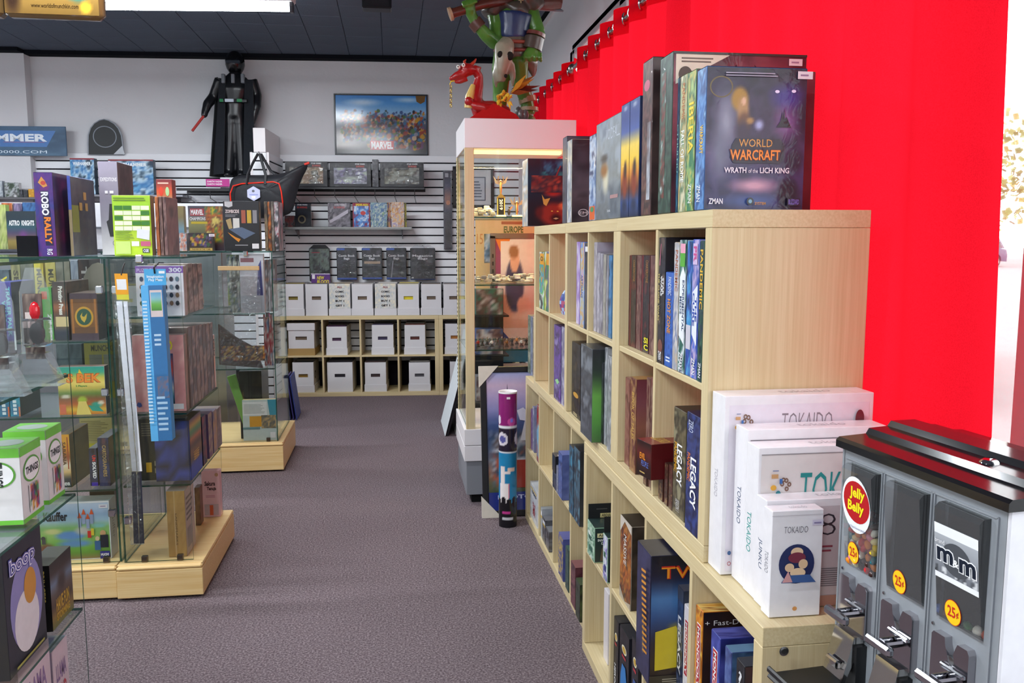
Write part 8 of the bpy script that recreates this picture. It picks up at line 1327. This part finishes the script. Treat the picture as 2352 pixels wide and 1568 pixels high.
for x0, x1 in ((500, 523), (558, 585)): b = MB(); p = [kp(x0+8, 186, -.07), kp(x1, 186, -.075), kp(x1-(4 if x0 < 540 else -6), 400, -.075), kp(x0-(6 if x0 < 540 else -4), 402, -.06)]; b.add(p+[(q[0], q[1]+.006, q[2]) for q in p], [(0, 1, 2, 3), (7, 6, 5, 4), (0, 4, 5, 1), (1, 5, 6, 2), (2, 6, 7, 3), (3, 7, 4, 0)], hx('22252a')); b.build('robe_panel', 'cloth', K)
for x in (519, 541, 563): b = MB(); p = kp(x, 195); c = kp(x, 174); b.box((p[0]-.016, -.1, p[2]), (p[0]+.016, -.06, c[2]), hx('6f747b'), bev=.004); b.build('chest_stripe', 'plastic', K)
b = MB(); p = kp(509, 239); c = kp(573, 231); b.box((p[0], -.095, p[2]), (c[0], .0, c[2]), hx('1c1d20'), bev=.006); b.build('belt', 'gloss', K)
for x0, x1, c_ in ((523, 543, 'c8d4e0'), (511, 519, '3a8a5a'), (550, 562, '3a8a5a')): b = MB(); p = kp(x0, 238); c = kp(x1, 231); b.box((p[0], -.106, p[2]), (c[0], -.09, c[2]), hx(c_), bev=.003); b.build('belt_box', 'gloss', K)
b = MB(); b.tube([kp(474, 268, -.075), kp(451, 305, -.13)], .012, 10, hx('b8403c')); b.build('red_baton', 'gloss', K, smooth=60)
s0, s1, za, zb = brect(473, 411, 527, 428, .05); b = MB(); b.box((0, 0, 0), (s1-s0, .003, zb-za), hx('c02a8a')); b.deco(((0, -.0004, 0), (s1-s0, 0, 0), (0, 0, zb-za), (0, -1, 0)), [('text', 'DARTH VADER', .06, .55, .7, .78, hx('f4e8f0'), 0, .03), ('text', 'DARTH VADER', .06, .18, .7, .42, hx('f4e8f0'), 0, .03)]); tag(b.build('shelf_label', 'card', None, bp(s0, .05, za), TH), 'magenta shelf label with white print below the caped figure', 'label')
# ================================================================== DUFFEL BAG
BT = -.385; s_, zc = bwp(612, 450, BT); t = thing('duffel_bag', 'black nylon duffel bag with red piping hanging from the slat fin', 'bag', bp(s_, BT, 1.62), TH)
def dg(x, y, d=0): a, z = bwp(x, y, BT); return (a-s_, d, z-1.62)
outl = [(527, 424), (531, 408), (545, 403), (572, 401), (610, 402), (645, 399), (672, 391), (692, 379), (711, 374), (704, 392), (696, 405), (688, 425), (681, 450), (676, 475), (670, 492), (640, 500), (600, 503), (560, 500), (534, 492), (527, 470), (524, 445)]
cx_ = sum(q[0] for q in outl)/len(outl); cy_ = sum(q[1] for q in outl)/len(outl); b = MB(); vs = []; n = len(outl); prof = [(1, 0), (.97, -.02), (.86, -.05), (.65, -.075), (.35, -.09), (.02, -.095)]; rows = [(f, -d) for f, d in prof[::-1]][:-1]+prof
rq = random.Random(4)
for f, d in rows:
    for (x, y) in outl: p = dg(cx_+(x-cx_)*f, cy_+(y-cy_)*f); vs.append((p[0], d*.9+(rq.uniform(-.008, .008) if .1 < f < .95 else 0), p[2]))
m_ = len(rows)
b.add(vs, [(k*n+q, k*n+(q+1) % n, (k+1)*n+(q+1) % n, (k+1)*n+q) for k in range(m_-1) for q in range(n)]+[tuple(range(n))[::-1], tuple((m_-1)*n+q for q in range(n))], hx('1d1e23')); o = b.build('bag_body', 'nylon', t, smooth=70); sb = o.modifiers.new('s', 'SUBSURF'); sb.levels = 2; sb.render_levels = 2; bake(o)
b = MB(); b.tube([dg(*q, d) for *q, d in ((534, 470, -.055), (533, 445, -.062), (540, 428, -.066), (560, 423, -.07), (600, 421, -.082), (632, 419, -.082), (645, 423, -.080), (650, 440, -.08), (653, 465, -.074), (651, 490, -.055))], .0065, 8, hx('d8301f')); b.build('red_piping', 'gloss', t, smooth=60)
b = MB(); b.tube([dg(700, 378, -.012), dg(711, 374, -.012)], .011, 8, hx('d0382a')); b.build('red_tab', 'nylon', t, smooth=60)
for pts in ([(594, 353, -.02), (584, 375, -.05), (574, 402, -.075), (572, 425, -.085)], [(597, 353, -.02), (606, 378, -.05), (614, 402, -.075), (614, 425, -.09)], [(599, 353, -.0), (620, 392, .03), (632, 400, .03)]): b = MB(); b.tube([dg(*q) for q in pts], [(.012, .003)]*len(pts), 8, hx('1a1b20')); b.build('strap', 'nylon', t, smooth=60)
b = MB(); q = dg(589, 446, -.10); b.prism([(q[0]+.062*math.cos(a), q[2]+.062*math.sin(a)) for a in np.linspace(PI/6, 2*PI+PI/6, 7)[:-1]], -.108, -.105, 'xz', hx('b8bcd8')); b.deco(((q[0]-.06, -.1084, q[2]-.06), (.12, 0, 0), (0, 0, .12), (0, -1, 0)), [('rect', .2, .38, .8, .46, hx('8a92c8')), ('ell', .48, .68, .1, .09, hx('5a5c66')), ('rect', .35, .14, .62, .34, hx('e0e2ee'))]); b.build('hang_tag', 'card', t)
b = MB(); b.tube([bp(0, 0, 0)*0+Vector(dg(596, 352, .11)), Vector(dg(596, 352, -.02)), Vector(dg(596, 349, -.03))], .004, 6, hx('c8c8cc')); b.build('hook', 'chrome', t)
# ================================================================== CEILING SIGN
SY = 4.1; a = atY(240, 47, SY); c = atY(14, 56, SY); t = thing('ceiling_sign', 'brown inflatable-edged HEADQUARTERS sign hanging from the ceiling', 'sign', (c.x, SY, a.z)); w = a.x-c.x; h = .42
b = MB(); b.box((0, -.03, 0), (w, .05, h), hx('6a5230'), bev=.022); b.build('panel', 'gloss', t, smooth=50)
b = MB(); b.deco(((.01, -.0306, .01), (w-.02, 0, 0), (0, 0, h-.02), (0, -1, 0)), [A(art(('grad', ['5a4420', '7a6030', '8a7040', '9a7f4c', '8a6f40']), ('spot', .08, .2, .12, .3, '2a1c14', .6), ('spot', .78, .28, .16, .16, '1f5a54', .3), ('spot', .86, .08, .08, .08, 'a8862a', .5)), 40, 30), ('text', 'HEADQUARTERS', .2, .27, .75, .4, hx('24180c'), 0, .02), ('text', 'STEVE JACKSON GAMES', .26, .15, .72, .2, hx('24180c'), 0, .02), ('text', 'www.worldofmunchkin.com', .28, .07, .78, .115, hx('24180c'), 0, .0)]); b.build('sign_print', 'gloss', t)
b = MB(); b.box((-.05, -.02, .0), (-.004, .05, h), hx('4a3820'), bev=.015); b.build('side_flap', 'gloss', t)
for x in (.05, w-.05): b = MB(); b.tube([(x, .01, h-.01), (x, .01, CZ-a.z)], .002, 5, hx('c8c8c8')); b.build('string', 'matte', t)
a = atZ(832, 12, CZ-.12); tb2 = thing('ceiling_speaker', 'small black speaker fixed under the dark ceiling', 'speaker', (a.x+.1, a.y, CZ-.1)); b = MB(); b.box((-.1, -.06, -.05), (.1, .06, .07), hx('17181c'), bev=.008); b.build('cabinet', 'plastic', tb2); b = MB(); b.box((-.085, -.065, -.04), (.085, -.061, .05), hx('2a2b30'), bev=.002); b.build('grille', 'matte', tb2); b = MB(); b.tube([(0, 0, .07), (0, 0, .1)], .02, 10, hx('24242a')); b.build('mount', 'plastic', tb2)
